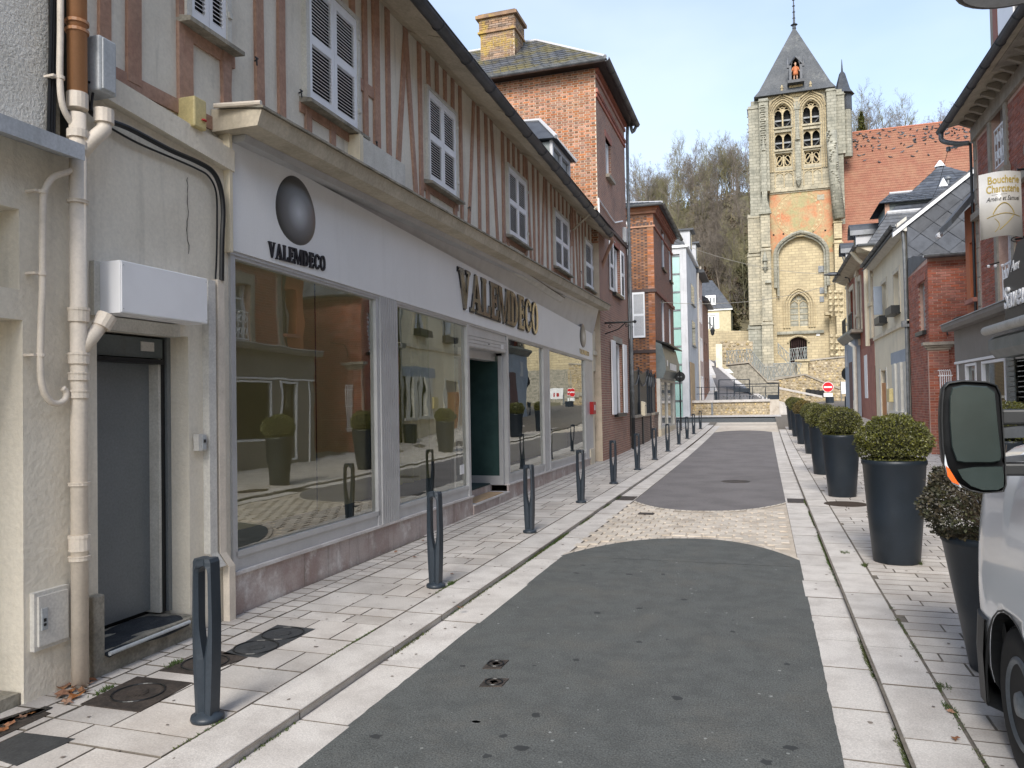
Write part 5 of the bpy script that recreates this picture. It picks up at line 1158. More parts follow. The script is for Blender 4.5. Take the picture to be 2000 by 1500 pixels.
MB().tube(sm([(L3-.2,-.3,zt3),(L3-.1,-.25,zt3-.4),(L3-.1,-.08,zt3-1.2),(L3-.1,-.08,.5)]),.07,6).obj('downpipe',M['pipe'],GB)
L4=atX(1372,600,X3).y-atX(1362,600,X3).y; P0=Y3+L3
PH=thing('pink_house','narrow pale pink plastered house past the glazed tower','house',(X3,P0,0),PI/2); zt4=atX(1364,540,X3).z; FP=Frame((X3,P0),(X3,200)); ops=[]
for i in range(3):
    for j in range(3): ops.append((1.0+i*1.9,1.8+i*1.9,1.6+j*3.0,3.3+j*3.0))
wallgrid(MB(),0,L4,-.5,zt4,[o for o in ops if o[1]<L4],0,.15).obj('front_wall',M['pink'],PH); box('room_back',M['window'],PH,0,L4,.14,.2,0,zt4); MB().quad((.01,.001,0),(.01,6,0),(.01,6,zt4),(.01,.001,zt4)).obj('party_wall',M['pink'],PH)
L2(MB(),-.2,[(-.6,zt4),(-.55,zt4+.2),(5,zt4+2.0),(5,zt4)],L4,[(-.6,zt4),(-.55,zt4+.2),(5,zt4+2.0),(5,zt4)]).obj('roof',M['slate'],PH)
for o in [o for o in ops if o[1]<L4]: m=MB(); m.box(o[0]-.1,o[0],-.04,0,o[2],o[3]); m.box(o[1],o[1]+.1,-.04,0,o[2],o[3]); m.box(o[0]-.1,o[1]+.1,-.04,0,o[3],o[3]+.12); m.obj('window_surround',M['whitepvc'],PH)
L5=atX(1383,700,X3).y-atX(1372,700,X3).y
RH=thing('red_brick_house','dark red brick house at the end of the left row','house',(X3,P0+L4,0),PI/2); zt5=atX(1373,590,X3).z
ops=[(1.2,2.0,1.8,3.4),(3.4,4.2,1.8,3.4),(1.2,2.0,4.8,6.4),(3.4,4.2,4.8,6.4)]
wallgrid(MB(),0,max(L5,5),-.5,zt5,ops,0,.15).obj('front_wall',BW['front2'],RH); box('room_back',M['window'],RH,0,max(L5,5),.14,.2,0,zt5)
L2(MB(),-.2,[(-.5,zt5),(-.45,zt5+.2),(4,zt5+2.4),(4,zt5)],max(L5,5)+.3,[(-.5,zt5),(-.45,zt5+.2),(4,zt5+2.4),(4,zt5)]).obj('roof',M['slate'],RH); box('side_wall',BW['front2'],RH,0,max(L5,5),.21,5,-.5,zt5)
# ================================================================ RIGHT SIDE
XB=4.75; YC=atX(1906,400,XB).y; YE=-7.0; RZ=-PI/2
FB=Frame((XB,YC),(XB,0)); qb=FB.px; print('butcher corner',YC)
BU=thing('butcher_house','red brick and grey stone house with white iron balconies above the taupe shop','house',(XB,YC,0),RZ)
LB_=YC-YE; zeb=atX(1862,228,4.2).z; print('butcher eave',zeb)
wu0=qb(1938,300)[0]; wu1=qb(1965,300)[0]; wz0,wz1=qb(1950,325)[1],qb(1950,200)[1]; lz0_,lz1_=qb(1957,620)[1],qb(1957,445)[1]
print('butcher win',wu0,wu1,wz0,wz1,lz0_,lz1_)
step=2.75; uw=[(wu0+k*step,wu1+k*step) for k in range(9) if wu1+k*step<LB_-.3]
lw=[(a+.25,b+.25) for a,b in uw]
ops=[(a,b,wz0,wz1) for a,b in uw]+[(a,b,max(lz0_,3.55),lz1_) for a,b in lw]
wallgrid(MB(),0,LB_,2.9,zeb+.1,ops,0,.28).obj('front_wall',M['mortarr'],BU)
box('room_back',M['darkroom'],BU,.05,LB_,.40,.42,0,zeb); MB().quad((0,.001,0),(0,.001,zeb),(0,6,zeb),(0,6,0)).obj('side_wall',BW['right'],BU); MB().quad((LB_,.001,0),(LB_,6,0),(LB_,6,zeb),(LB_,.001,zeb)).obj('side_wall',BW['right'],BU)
bricks(BU,Ti,.30,LB_,3.5,zeb-.45,M['brickr'],bw=.23,bh=.075,nobj=110,start='left',ops=[(a-.18,b+.18,c-.35,d+.3) for a,b,c,d in ops])
for k,(a,b,c,d) in enumerate(ops):
    m=MB(); m.box(a-.2,a,-.04,.0,c-.2,d+.0); m.box(b,b+.2,-.04,0,c-.2,d+.0); m.box(a-.2,b+.2,-.05,.0,d,d+.32); m.box(a-.3,b+.3,-.13,.0,c-.36,c-.20); m.obj('stone_surround',M['quoin'],BU)
    box('window_pane',M['lace'],BU,a,b,.24,.25,c,d); m=MB(); m.box(a,a+.07,.17,.235,c,d); m.box(b-.07,b,.17,.235,c,d); m.box((a+b)/2-.04,(a+b)/2+.04,.16,.234,c,d); m.box(a+.07,b-.07,.17,.2345,d-.4,d-.34); m.obj('window_frame',M['whitepvc'],BU)
    gr=box('balcony_rail',M['whitepvc'],BU,a+.02,b-.02,.03,.05,c+.82,c+.86)
    m=MB(); m.box(a+.02,b-.02,.03,.05,c+.03,c+.06)
    nn=4
    for i in range(nn):
        x0=a+.06+(b-a-.12)*i/nn; w_=(b-a-.12)/nn; cx=x0+w_/2
        for sg in (-1,1):
            for zc in (.25,.6): m.tube([(cx+sg*math.cos(t*.55)*w_*.42*(1-t/14),.04,c+zc+math.sin(t*.55)*.17*(1-t/14)) for t in range(11)],.009,4)
        m.box(x0-.008,x0+.008,.03,.045,c,c+.84)
    m.obj('scroll_ironwork',M['whitepvc'],gr)
for u in (0,): 
    z=3.4
    while z<zeb-.3: MB().box(u-.02,u+.16+.06*(int(z*3)%2),-.02,.0,z,z+.32).obj('quoin_stone',M['quoin'],BU); z+=.335
box('string_course',M['quoin'],BU,0,LB_,-.12,0,wz0-.75,wz0-.60)
box('frieze',M['quoin'],BU,0,LB_,-.07,0,zeb-.42,zeb-.12)
ov=.62
L2(MB(),-.1,[(0,zeb+.1),(-ov+.05,zeb-.02),(-ov+.05,zeb+.02),(0,zeb+.2)],LB_,[(0,zeb+.1),(-ov+.05,zeb-.02),(-ov+.05,zeb+.02),(0,zeb+.2)]).obj('soffit',M['soffit'],BU)
m=MB(); k=.05
while k<LB_: m.pX([(-.02,zeb-.15),(-.30,zeb-.02),(-.30,zeb+.03),(-.02,zeb+.06)],k,k+.10); k+=.45
m.obj('bracket',M['quoin'],BU,kind='stuff'); 
gutter(BU,(-.35,-ov,zeb),(LB_,-ov,zeb),.085)
MB().tube(sm([(-.22,-ov,zeb-.08),(-.22,-ov+.02,zeb-.25),(-.12,-.35,zeb-.38),(-.06,-.08,zeb-.42)]),.055,10).obj('swan_neck',M['zinc'],BU,smooth=True); MB().tube([(-.05,-.06,zeb-.42),(-.05,-.06,3.5)],.03,8).obj('black_pipe',M['black'],BU)
L2(MB(),-.1,[(-.4,zeb+.1),(4.5,zeb+4.2),(9,zeb+.1)],LB_,[(-.4,zeb+.1),(4.5,zeb+4.2),(9,zeb+.1)]).obj('roof',M['slate'],BU)
# stone dormer above the gutter
ds=atX(1940,60,4.6); du=YC-ds.y; print('dormer u',du)
DB=thing('stone_dormer','curved cream stone dormer rising above the gutter at the top right','dormer',(XB,YC,0),RZ)
du=YC-atX(1934,60,4.35).y
m=MB(); m.py([(du,zeb),(du,zeb+1.7),(du-.10,zeb+2.1),(du-.35,zeb+2.35),(du-.35,zeb+2.5),(du+2.2,zeb+2.5),(du+2.2,zeb)],-.40,.3); m.obj('stone_front',M['quoin'],DB)
box('window',M['whitepvc'],DB,du+.6,du+1.5,-.43,-.401,zeb+.3,zeb+1.9); box('brick_panel',M['brickr'],DB,du+.25,du+.5,-.42,-.401,zeb+.2,zeb+2.0)
# wall bracket + wire
b0=qb(1906,480+0)[1]
o=thing('wire_bracket','small grey bracket on the corner holding an overhead wire','bracket',(XB,YC,0),RZ); zz=qb(1906,272)[1]; MB().tube([(0,0,zz),(-.35,-.45,zz)],.03,6).obj('arm',M['boxgrey'],o); MB().lathe((-.35,-.45,zz-.06),[(.05,0),(.05,.1)],8).obj('insulator',M['zinc'],o)
wa=Vector((XB-.45,YC+.35,zz)); wb=Vector((5.2,27,7.9)); mid=(wa+wb)/2-Vector((0,0,.15)); o=MB().tube([wa,mid,wb],.006,4).obj('overhead_wire',M['wire']); tag(o,'thin overhead wire slanting across the orange nave roof from the house corner','wire')
# orange gable house
yo=atX(1886,500,4.75).y; OH=thing('orange_house','narrow orange rendered house wedged beside the butcher house','house',(4.75,yo,0),RZ); Lo=yo-YC-.02; zo=atX(1888,440,4.6).z; print('orange',yo,Lo,zo)
wz=(atX(1900,585,4.75).z,atX(1900,470,4.75).z)
wallgrid(MB(),0,Lo,2.5,zo+.5,[(Lo*.35,Lo*.98,wz[0],wz[1])],0,.3).obj('front_wall',M['orange'],OH); box('window_pane',M['lace'],OH,Lo*.3,Lo,.29,.3,wz[0],wz[1]); box('window_sill',M['brickr'],OH,Lo*.28,Lo,-.12,.02,wz[0]-.1,wz[0])
MB().quad((0,.001,0),(0,6,0),(0,6,zo+.5),(0,.001,zo+.5)).obj('side_wall',M['orange'],OH)
MB().quad((Lo,.001,0),(Lo,.001,zo+.5),(Lo,6,zo+.5),(Lo,6,0)).obj('side_wall',M['orange'],OH)
L2(MB(),-.35,[(-.5,zo),(-.5,zo+.16),(3,zo+4.4),(3,zo+4.1)],Lo,[(-.5,zo),(-.5,zo+.16),(3,zo+4.4),(3,zo+4.1)]).obj('roof',M['darkzinc'],OH)
MB().tube([(-.36,-.5,zo+.02),(-.20,-.5,zo+.02)],.07,8).obj('gutter_end',M['whitepvc'],OH)
# ---- butcher ground floor
XS=4.50; YS=atX(1863,640,XS).y; FS=Frame((XS,YS),(XS,0)); qf=FS.px; LS=YS-YE
zc1_=qf(1863,640)[1]; print('shop',YS,zc1_)
BS=thing('butcher_shopfront','taupe shopfront with white window frames and roller awning under the balconies','shopfront',(XS,YS,0),RZ)
zc=3.30; L2(MB(),-.15,[(.3,zc),(-.22,zc-.02),(-.26,zc+.06),(-.26,zc+.14),(.3,zc+.22)],LS,[(.3,zc),(-.22,zc-.02),(-.26,zc+.06),(-.26,zc+.14),(.3,zc+.22)]).obj('cornice',M['shopgrey'],BS)
L2(MB(),-.18,[(.3,zc+.222),(-.28,zc+.142),(-.28,zc+.16),(.3,zc+.25)],LS,[(.3,zc+.222),(-.28,zc+.142),(-.28,zc+.16),(.3,zc+.25)]).obj('zinc_cover',M['boxgrey'],BS)
zf=qf(1872,706)[1]; print('fascia bottom',zf)
box('fascia',M['shopgrey'],BS,0,LS,0,.08,zf,zc-.001)
wl=[(qf(a,740)[0],qf(b,740)[0]) for a,b in ((1885,1906),(1917,1963))]; print(wl)
wl+= [(4.3,6.6),(7.2,9.5),(10.2,12.6)]
zs=.78
ops=[(a,b,(zs if i!=0 else .1),zf-.09) for i,(a,b) in enumerate(wl)]
wallgrid(MB(),0,LS,-.1,zf-.06,ops,.02,.12).obj('front_panel',M['shopgrey'],BS)
box('white_trim',M['whitepvc'],BS,0,LS,-.02,.03,zf-.058,zf-.002)
for a,b,c,d in ops:
    m=MB(); m.box(a,a+.055,-.0,.10,c,d); m.box(b-.055,b,.0,.10,c,d); m.box(a+.055,b-.055,.0,.10,c,c+.055); m.box(a+.055,b-.055,0,.10,d-.055,d); m.obj('window_frame',M['whitepvc'],BS)
    MB().quad((a,.07,c),(b,.07,c),(b,.07,d),(a,.07,d)).obj('shop_pane',M['glassd'],BS)
    m=MB(); z=c+.05
    while z<d: m.pX([(.16,z),(.19,z+.022),(.192,z+.022),(.162,z)],a+.05,b-.05); z+=.028
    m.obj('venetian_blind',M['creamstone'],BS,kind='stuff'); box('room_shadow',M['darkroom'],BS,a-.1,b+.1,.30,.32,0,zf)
box('white_post',M['whitepvc'],BS,qf(1872,760)[0]-.05,qf(1872,760)[0],-.01,.02,0,zf-.06)
# awning roll, shutter box, shutter
aw0=qf(1937,650,.35)[0]; za=qf(1940,648,.35)[1]; print('awning',aw0,za)
AW=thing('awning','rolled white awning in its grey metal housing above the roller shutter','awning',(XS,YS,0),RZ)
MB().tube([(aw0,-.45,za+.02),(LS,-.45,za+.02)],.085,14).obj('roll',M['offwhite'],AW,smooth=True); L2(MB(),aw0+.02,[(0,za-.10),(-.35,za-.10),(-.42,za-.16),(-.42,za-.36),(-.30,za-.50),(0,za-.50)],LS,[(0,za-.10),(-.35,za-.10),(-.42,za-.16),(-.42,za-.36),(-.30,za-.50),(0,za-.50)]).obj('housing',M['shopgrey2'],AW)
rs=thing('roller_shutter','closed dark grey roller shutter beside the taupe shop window','roller shutter',(XS,YS,0),RZ); sh0=qf(1985,750)[0]; z=.1
while z<zf-.02: box('slat',M['shopgrey2'],rs,sh0,min(sh0+2.3,4.28),-.03+.0,-.008,z,z+.085); z+=.098
# hanging and wall signs
SI=thing('hanging_sign','curved white butcher sign with gold lettering hanging over the pavement','sign',(0,15.2,0)); a=atY(1911,345,15.2); b=atY(1994,345,15.2); c=atY(1912,470,15.2); 
zt,zb2=a.z,c.z; W_=b.x-a.x; m=MB(); n=12; 
def cy(t): return -.16*math.sin(t*PI)+.0
for i in range(n+1):
    t=i/n; x=a.x+W_*t; y=cy(t); m.v+=[(x,y,zb2+.03*math.sin(t*PI)),(x,y,zt+.02),(x,y+.012,zb2+.03*math.sin(t*PI)),(x,y+.012,zt+.02)]
for i in range(n): k=4*i; m.f+=[(k,k+4,k+5,k+1),(k+2,k+3,k+7,k+6),(k+1,k+5,k+7,k+3),(k,k+2,k+6,k+4)]
m.obj('panel',mat('ivory_sign_sheet',(.62,.60,.55),(.56,.54,.50),scale=1.5,rough=.25,fine=0,spec=.6),SI,smooth=True)
def bend(me,x0,scale_):
    for v in me.vertices:
        t=(v.co.x)/W_; t=max(0,min(1,t)); v.co.y+=cy(t)-.004
def sign_text(txt,size,x,z,mt,shear=0,bold=.0,sx=1):
    me=text_mesh('lettering',txt,size,.002,mt,shear,bold); sx=(W_*.93-(x-a.x))/max(v.co.x for v in me.vertices)
    for v in me.vertices: v.co=Vector((v.co.x*sx+x-a.x,-v.co.z,v.co.y+z))
    bend(me,0,1)
    for v in me.vertices: v.co.x+=a.x
    return link('lettering',me,SI)
H_=zt-zb2
sign_text('Boucherie',.185,a.x+W_*.17,zt-H_*.16,M['gold'],bold=.004,sx=.92); sign_text('Charcuterie',.185,a.x+W_*.14,zt-H_*.30,M['gold'],bold=.004,sx=.86)
sign_text('Amélie et Samuel',.115,a.x+W_*.14,zt-H_*.43,M['letter'],shear=.35,sx=.80)
def sline(pts,w,mt):
    m=MB(); 
    for (x0,z0),(x1,z1) in zip(pts[:-1],pts[1:]):
        t0=(x0-a.x)/W_; t1_=(x1-a.x)/W_; m.tube([(x0,cy(t0)-.006,z0),(x1,cy(t1_)-.006,z1)],w,4)
    return m.obj('emblem_line',mt,SI)
X_=lambda u:a.x+W_*u; Z_=lambda v:zt-H_*v
sline([(X_(.25+.35*k/8),Z_(.335)) for k in range(9)],.002,M['letter'])
sline([(X_(.27+.50*k/14),Z_(.63-.16*math.sin(PI*k/14*1.0)**.8 if k else .63)) for k in range(15)],.009,M['gold'])
sline([(X_(.14+.78*k/14),Z_(.68-.05*math.sin(PI*k/14))) for k in range(15)],.007,M['gold'])
sline([(X_(.75-.35*k/10),Z_(.66+.22*(k/10)**.8)) for k in range(11)],.007,M['gold']); sline([(X_(.30+.1*math.sin(k*.4)),Z_(.70+.026*k)) for k in range(9)],.005,M['gold'])
MB().tube([(b.x-.05,0.02,zt+.06),(XB,0.02,zt+.06)],.02,6).obj('arm',M['black'],SI); MB().tube([(b.x-.12,0.02,zb2-.02),(XB,0.02,zb2+.02)],.02,6).obj('arm',M['black'],SI)
c0=(b.x-.05,0.02,zb2-.02); MB().tube([(c0[0]+math.cos(t*.5)*.12,0.02,c0[2]+.0+math.sin(t*.5)*.05) for t in range(13)],.01,5).obj('curl',M['black'],SI)
# black sign board with white script letters
BB=thing('black_sign','black shaped sign board with thick white script letters above the awning','sign',(4.08,YS,0),RZ); FBk=Frame((4.08,YS),(4.08,0)); k=FBk.px
s0,zl_=k(1967,620); zt0=k(1965,545)[1]; print('black sign',s0,zl_,zt0); zb0=3.62
BBz=k(1967,628)[1]; zb0=BBz
m=MB(); m.py([(s0,zb0),(s0+2.6,zb0),(s0+2.6,zt0),(s0+2.3,zt0+.02),(s0+1.9,zt0+.5),(s0+.8,zt0+.5),(s0+.35,zt0+.14),(s0+.22,zt0),(s0,zt0)],-.03,.0); m.obj('board',M['black'],BB)
tb=k(1973,602)[1]; th_=(k(1973,560)[1]-tb)/.72
me=text_mesh('lettering','Saveurs',th_,.02,M['white'],shear=.15,bold=.007)
for v in me.vertices: v.co=Vector((v.co.x*1.0+s0+.08,-v.co.z-.05,v.co.y+tb))
link('lettering',me,BB)
me=text_mesh('lettering','Aux',.26,.004,M['white'],shear=.35)
for v in me.vertices: v.co=Vector((v.co.x+s0+.42,-v.co.z-.035,v.co.y+zt0+.06))
link('lettering',me,BB)
# spot lights
for x,y in ((1905,512),(1925,508),(1940,505)):
    P=atY(x,y,16.6)
o=thing('sign_lamp','little rack of spot lamps on a bar beside the black sign','lamp',(4.6,17.2,0)); P=atY(1952,514,17.2); Q=atY(1925,520,17.2)
MB().tube([(Q.x-4.6,0,Q.z),(P.x-4.6,0,P.z+.02)],.012,5).obj('bar',M['black'],o)
for i in range(3): MB().lathe((Q.x-4.6+.05+i*.12,0,Q.z-.03),[(.02,0),(.035,.03),(.02,.05)],8).obj('spot',M['whitepvc'],o)
# ================================================================ RED BRICK ANNEX
XR=4.57; YA0,YA1=27.65,24.62; RB=thing('brick_annex','low red brick building with pale joints and slate roof edge on the right','house',(XR,YA0,0),RZ); LR=YA0-YA1; zR=atY(1850,502,24.6).z; print('zR',zR)
FR_=Frame((XR,YA0),(XR,0)); qr=FR_.px; TR=Tcam_right(LR)
a=qr(1795,600)[0]; b=qr(1804,600)[0]; fw_=[(a,b+.25,qr(1797,650)[1],qr(1797,553)[1])]
wallgrid(MB(),0,LR,-.1,zR,fw_,0,.14).obj('front_wall',M['mortarr'],RB); bricks(RB,Ti,0,LR,.0,zR-.05,M['brickr'],bw=.23,bh=.078,nobj=60,start='right',ops=fw_)
for a,b,c,d in fw_: box('window_pane',M['lace'],RB,a,b,.12,.13,c,d); box('window_frame',M['whitepvc'],RB,b-.16,b,.05,.12,c,d); box('window_sill',M['black'],RB,a-.1,b+.1,-.12,.03,c-.12,c-.0); box('lintel',M['brickr'],RB,a-.1,b+.1,-.03,.0,d,d+.2)
m=MB(); wallgrid(m,0.012,5,-.1,zR,[],.0,.1); XF(m,TR); m.obj('side_wall',M['mortarr'],RB)
bricks(RB,TR,0.0,1.75,1.2,zR-.06,M['brickr'],bw=.23,bh=.078,y=0,proud=.012,nobj=225,start='left'); bricks(RB,TR,1.75,5,0,zR-.06,M['brickr'],bw=.23,bh=.078,proud=.012); bricks(RB,TR,0,1.75,0,1.2,M['brickr'],bw=.23,bh=.078,proud=.012)
# brick pier with moulded cap
m=MB(); zp=atY(1830,683,24.5).z; m.box(-.06,.46,-.12,.0,-.1,zp); XF(m,TR); pr_=m.obj('pier',M['mortarr'],RB)
for T_,u0,u1 in ((Matrix.Translation((0,0,0))@Tcam_right(LR+.12),-.06,.46),): bricks(RB,T_,u0,u1,0,zp,M['brickr'],bw=.26,bh=.078,proud=.01,nobj=0)
for o_,h0,h1 in ((.05,0,.07),(.10,.07,.13),(.16,.13,.22)): m=MB(); m.box(-.06-o_,.46+o_,-.12-o_,.0,zp+h0,zp+h1); XF(m,TR); m.obj('pier_cap',M['quoin'],RB)
m=MB(); L2(m,0,[(0,zR),(-.28,zR+.02),(-.28,zR+.05),(3.1,zR+.55),(3.1,zR)],5,[(0,zR),(-.28,zR+.02),(-.28,zR+.05),(3.1,zR+.55),(3.1,zR)]); 
m.v=[(v[0],v[1],v[2]) for v in m.v]; XF(m,TR); m.obj('roof',M['slate'],RB)
g_=gutter(RB,(LR+.30,-.15,zR+.05),(LR+.30,5,zR+.05),.08,M['zinc'])
m=MB(); m.add([(LR+.02,-.01,zR+.03),(0,-.01,zR-.1),(0,-.01,zR+.45),(LR*.3,-.01,zR+.45)],[(0,1,2,3)]); m.obj('slate_skirt',M['slate'],RB)
gr=thing('white_grille','white painted iron window grille with curled tops on the brick side wall','grille',(0,24.3,0)); a=atY(1836,728,24.3); b=atY(1857,728,24.3); zt_=a.z; zb_=.75
for k in range(6): x=a.x+(b.x-a.x)*k/5; MB().tube([(x,0,zb_),(x,0,zt_),(x-.03,-.03,zt_+.08),(x-.06,-.04,zt_+.05)],.014,5).obj('bar',M['white'],gr)
for z in (zb_+.1,zb_+.9,zt_-.1): MB().box(a.x-.05,b.x+.05,-.012,.012,z,z+.03).obj('rail',M['white'],gr)
o=thing('small_black_cable','black cable looping over the brick side wall','cable',(0,24.45,0)); 
MB().tube(sm([atY(*p,24.45)-Vector((0,24.45,0)) for p in ((1905,612),(1870,620),(1858,628),(1850,645),(1851,655))]),.02,6).obj('cable',M['black'],o); pt_=thing('brick_planter_box','dark square bin beside the cream house door','bin',(4.2,27.9,0)); MB().lathe((0,0,zr(4.2,27.9)),[(.26,0),(.3,.7),(.32,.72),(.28,.74)],20).obj('body',M['pot'],pt_)
# ================================================================ CREAM HOUSE
YD0,YD1=35.9,27.70; CH=thing('cream_house','cream rendered house with orange door, window boxes and diamond slated gable','house',(XR,YD0,0),RZ); LC=YD0-YD1
FC=Frame((XR,YD0),(XR,0)); qc=FC.px; TCh=Tcam_right(LC); zE=7.22
def ow(xa,xb,yt,yb): a=qc(xa,(yt+yb)/2)[0]; b=qc(xb,(yt+yb)/2)[0]; xm=(xa+xb)/2; return (a,b,qc(xm,yb)[1],qc(xm,yt)[1])
wA=ow(1723,1732,552,632); wB=ow(1746,1757,532,614)
zg_=.5; dA=(qc(1722,780)[0],qc(1733,780)[0],zg_,qc(1727,723)[1]); wC=(qc(1746,760)[0],qc(1775,760)[0],1.15,qc(1760,708)[1]); print('cream',wA,wB,dA,wC)
wallgrid(MB(),0,LC,-.1,zE,[wA,wB,dA,wC],0,.26).obj('front_wall',M['cream'],CH); box('room_back',M['darkroom'],CH,0.02,LC-.02,.6,.62,0,zE)
for a,b,c,d in (wA,wB):
    box('window_pane',M['window'],CH,a,b,.24,.25,c,d); m=MB(); m.box(a,a+.08,.16,.238,c,d); m.box(b-.08,b,.16,.238,c,d); m.box((a+b)/2-.04,(a+b)/2+.04,.16,.237,c,d); m.obj('window_frame',M['whitepvc'],CH)
    m=MB(); m.box(a-.1,b+.1,-.30,-.28,c-.02,c+.25); m.box(a-.1,a-.08,-.28,0,c-.02,c+.25); m.box(b+.08,b+.1,-.28,0,c-.02,c+.25); m.box(a-.1,b+.1,-.28,0,c-.04,c-.021); m.obj('window_box',M['black'],CH)
    m=MB(); m.box(a-.18,a,-.02,0,c-.0,d+.15); m.box(b,b+.18,-.02,0,c,d+.15); m.box(a,b,-.02,0,d,d+.15); m.obj('window_surround',M['creamstone'],CH)
zb_=qc(1760,640)[1]; box('string_course',M['creamstone'],CH,0,LC,-.07,0,zb_-.0,zb_+.14)
a,b,c,d=dA; box('door',M['wood'],CH,a+.02,b-.02,.02,.06,c,d-.5); box('transom_panel',M['shopgrey'],CH,a,b,.14,.2,d-.5,d); box('door_jamb',M['offwhite'],CH,a-.28,a,-.03,.0,c,d+.1); box('door_jamb',M['offwhite'],CH,b,b+.2,-.03,.0,c,d+.1)
a,b,c,d=wC; m=MB(); nn=5
for i in range(nn): x=a+(b-a)*i/nn; m.box(x+.02,x+(b-a)/nn*.62,-.06-.05*(i%2),.0,c,d)
m.obj('folding_shutter',M['offwhite'],CH); box('window_pane',M['window'],CH,a,b,.2,.21,c,d); box('lintel_panel',M['bluegrey'],CH,a-.25,b+.12,-.04,.0,d,d+.42); box('window_sill',M['offwhite'],CH,a-.1,b+.1,-.16,.02,c-.12,c)
yb_=thing('yellow_letter_box','small yellow letter box beside the orange door','letter box',(XR,YD0,0),RZ); s,z=qc(1740,772,.1); MB().box(s-.3,s+.3,-.2,0,z-.25,z+.25).obj('case',M['yellowbox'],yb_,bevel=.02)
# eaves
L2(MB(),-.1,[(0,zE-.14),(-.12,zE-.10),(-.34,zE+.03),(-.34,zE+.10),(0,zE+.35)],LC+.05,[(0,zE-.14),(-.12,zE-.10),(-.34,zE+.03),(-.34,zE+.10),(0,zE+.35)]).obj('eaves_moulding',M['offwhite'],CH); gutter(CH,(-.1,-.40,zE+.1),(LC+.15,-.40,zE+.1),.09,M['darkzinc'])
MB().tube(sm([(LC+.05,-.40,zE+.02),(LC+.03,-.3,zE-.2),(LC-.1,-.08,zE-.5),(LC-.12,-.08,zg_)]),.055,10).obj('downpipe',M['zinc'],CH,smooth=True); MB().pz([(LC-.26,-.2),(LC+.0,-.2),(LC+.0,0),(LC-.26,0)],zb_-.1,zb_+.1).obj('hopper',M['zinc'],CH)
# slated gable: verge line through two measured points
vA=atY(1756,452,27.6); vB=atY(1908,332,27.6); uA=vA.x-XR; uB=vB.x-XR; slope=(vB.z-vA.z)/(uB-uA); z_at=lambda u: vA.z+slope*(u-uA); print('verge',vA,vB,slope)
uR=5.2; m=MB(); m.py([(0,-.1),(2*uR,-.1),(2*uR,z_at(0)),(uR,z_at(uR)),(0,z_at(0))],.0,.12); m.v=[(v[0],v[1]+.012,v[2]) for v in m.v]; XF(m,TCh); m.obj('gable_wall',M['slate'],CH)
dw,dh=.80,.66; items=[]
def halfclip(poly,f):   # keep f(p)>=0
    out=[]
    for i in range(len(poly)):
        p,q=poly[i],poly[(i+1)%len(poly)]; fp,fq=f(p),f(q)
        if fp>=0: out.append(p)
        if (fp>=0)!=(fq>=0): t=fp/(fp-fq); out.append((p[0]+(q[0]-p[0])*t,p[1]+(q[1]-p[1])*t))
    return out
r=0; z=5.0
while z<z_at(uR)+.5:
    u=-.4+(dw/2 if r%2 else 0)
    while u<5.2:
        poly=[(u,z),(u+dw/2-.012,z+dh/2),(u,z+dh-.02),(u-dw/2+.012,z+dh/2)]
        for f in (lambda p:p[0]-.02,lambda p:z_at(p[0])-.05-p[1],lambda p:p[1]-5.3):
            poly=halfclip(poly,f)
            if len(poly)<3: break
        if len(poly)>=3: 
            m=MB(); m.py(poly,-.012-.004*(r%2),.0); XF(m,TCh); m.obj('diamond_slate',M['slate'],CH)
        u+=dw
    z+=dh/2; r+=1
m=MB(); a_=(-.42,z_at(-.42)); b_=(uR,z_at(uR)); m.py([(a_[0],a_[1]-.02),(b_[0],b_[1]-.02),(b_[0],b_[1]+.14),(a_[0],a_[1]+.14)],-.10,.10); XF(m,TCh); m.obj('verge_board',M['whitepvc'],CH)
m=MB(); m.v=[]; m.prism([TCh@Vector(p) for p in ((a_[0],-.14,a_[1]+.14),(b_[0],-.14,b_[1]+.14),(b_[0],-.14,b_[1]+.18),(a_[0],-.14,a_[1]+.18))],[TCh@Vector(p) for p in ((a_[0],LC+.1,a_[1]+.14),(b_[0],LC+.1,b_[1]+.14),(b_[0],LC+.1,b_[1]+.18),(a_[0],LC+.1,a_[1]+.18))]); m.obj('roof',M['slate'],CH)
m=MB(); m.prism([TCh@Vector(p) for p in ((b_[0],-.14,b_[1]+.10),(2*uR,-.14,a_[1]+.1),(2*uR,-.14,a_[1]+.14),(b_[0],-.14,b_[1]+.18))],[TCh@Vector(p) for p in ((b_[0],LC,b_[1]+.10),(2*uR,LC,a_[1]+.1),(2*uR,LC,a_[1]+.14),(b_[0],LC,b_[1]+.18))]); m.obj('rear_roof',M['slate'],CH)
# ================================================================ MANSARD HOUSE
YM0,YM1=46.0,36.0; MH=thing('mansard_house','ornate cream and brick house with mansard slate roof and round dormers','house',(XR,YM0,0),RZ); LM=YM0-YM1
FM=Frame((XR,YM0),(XR,0)); qm=FM.px; TM=Tcam_right(LM); zM=atY(1705,482,36.0).z; print('zM',zM)
z1=atY(1700,418,36.3).z; ap=atY(1836,322,40.); print('mansard top',z1,ap)
ops=[(qm(1663,650)[0],qm(1670,650)[0],qm(1666,655)[1],qm(1666,565)[1])]; ops+=[(ops[0][0]+3.2,ops[0][1]+3.0,ops[0][2],ops[0][3])]
wallgrid(MB(),0,LM,0,zM,ops,0,.2).obj('front_wall',M['brickr'],MH); box('room_back',M['window'],MH,0,LM,.19,.25,0,zM)
for u in (0,4.4,LM-.75): m=MB(); m.box(u,u+.7,-.10,0,4.2,zM); m.box(u-.05,u+.75,-.14,0,zM-.5,zM-.35); m.box(u-.05,u+.75,-.14,0,5.6,5.75); m.obj('pilaster',M['creamstone'],MH)
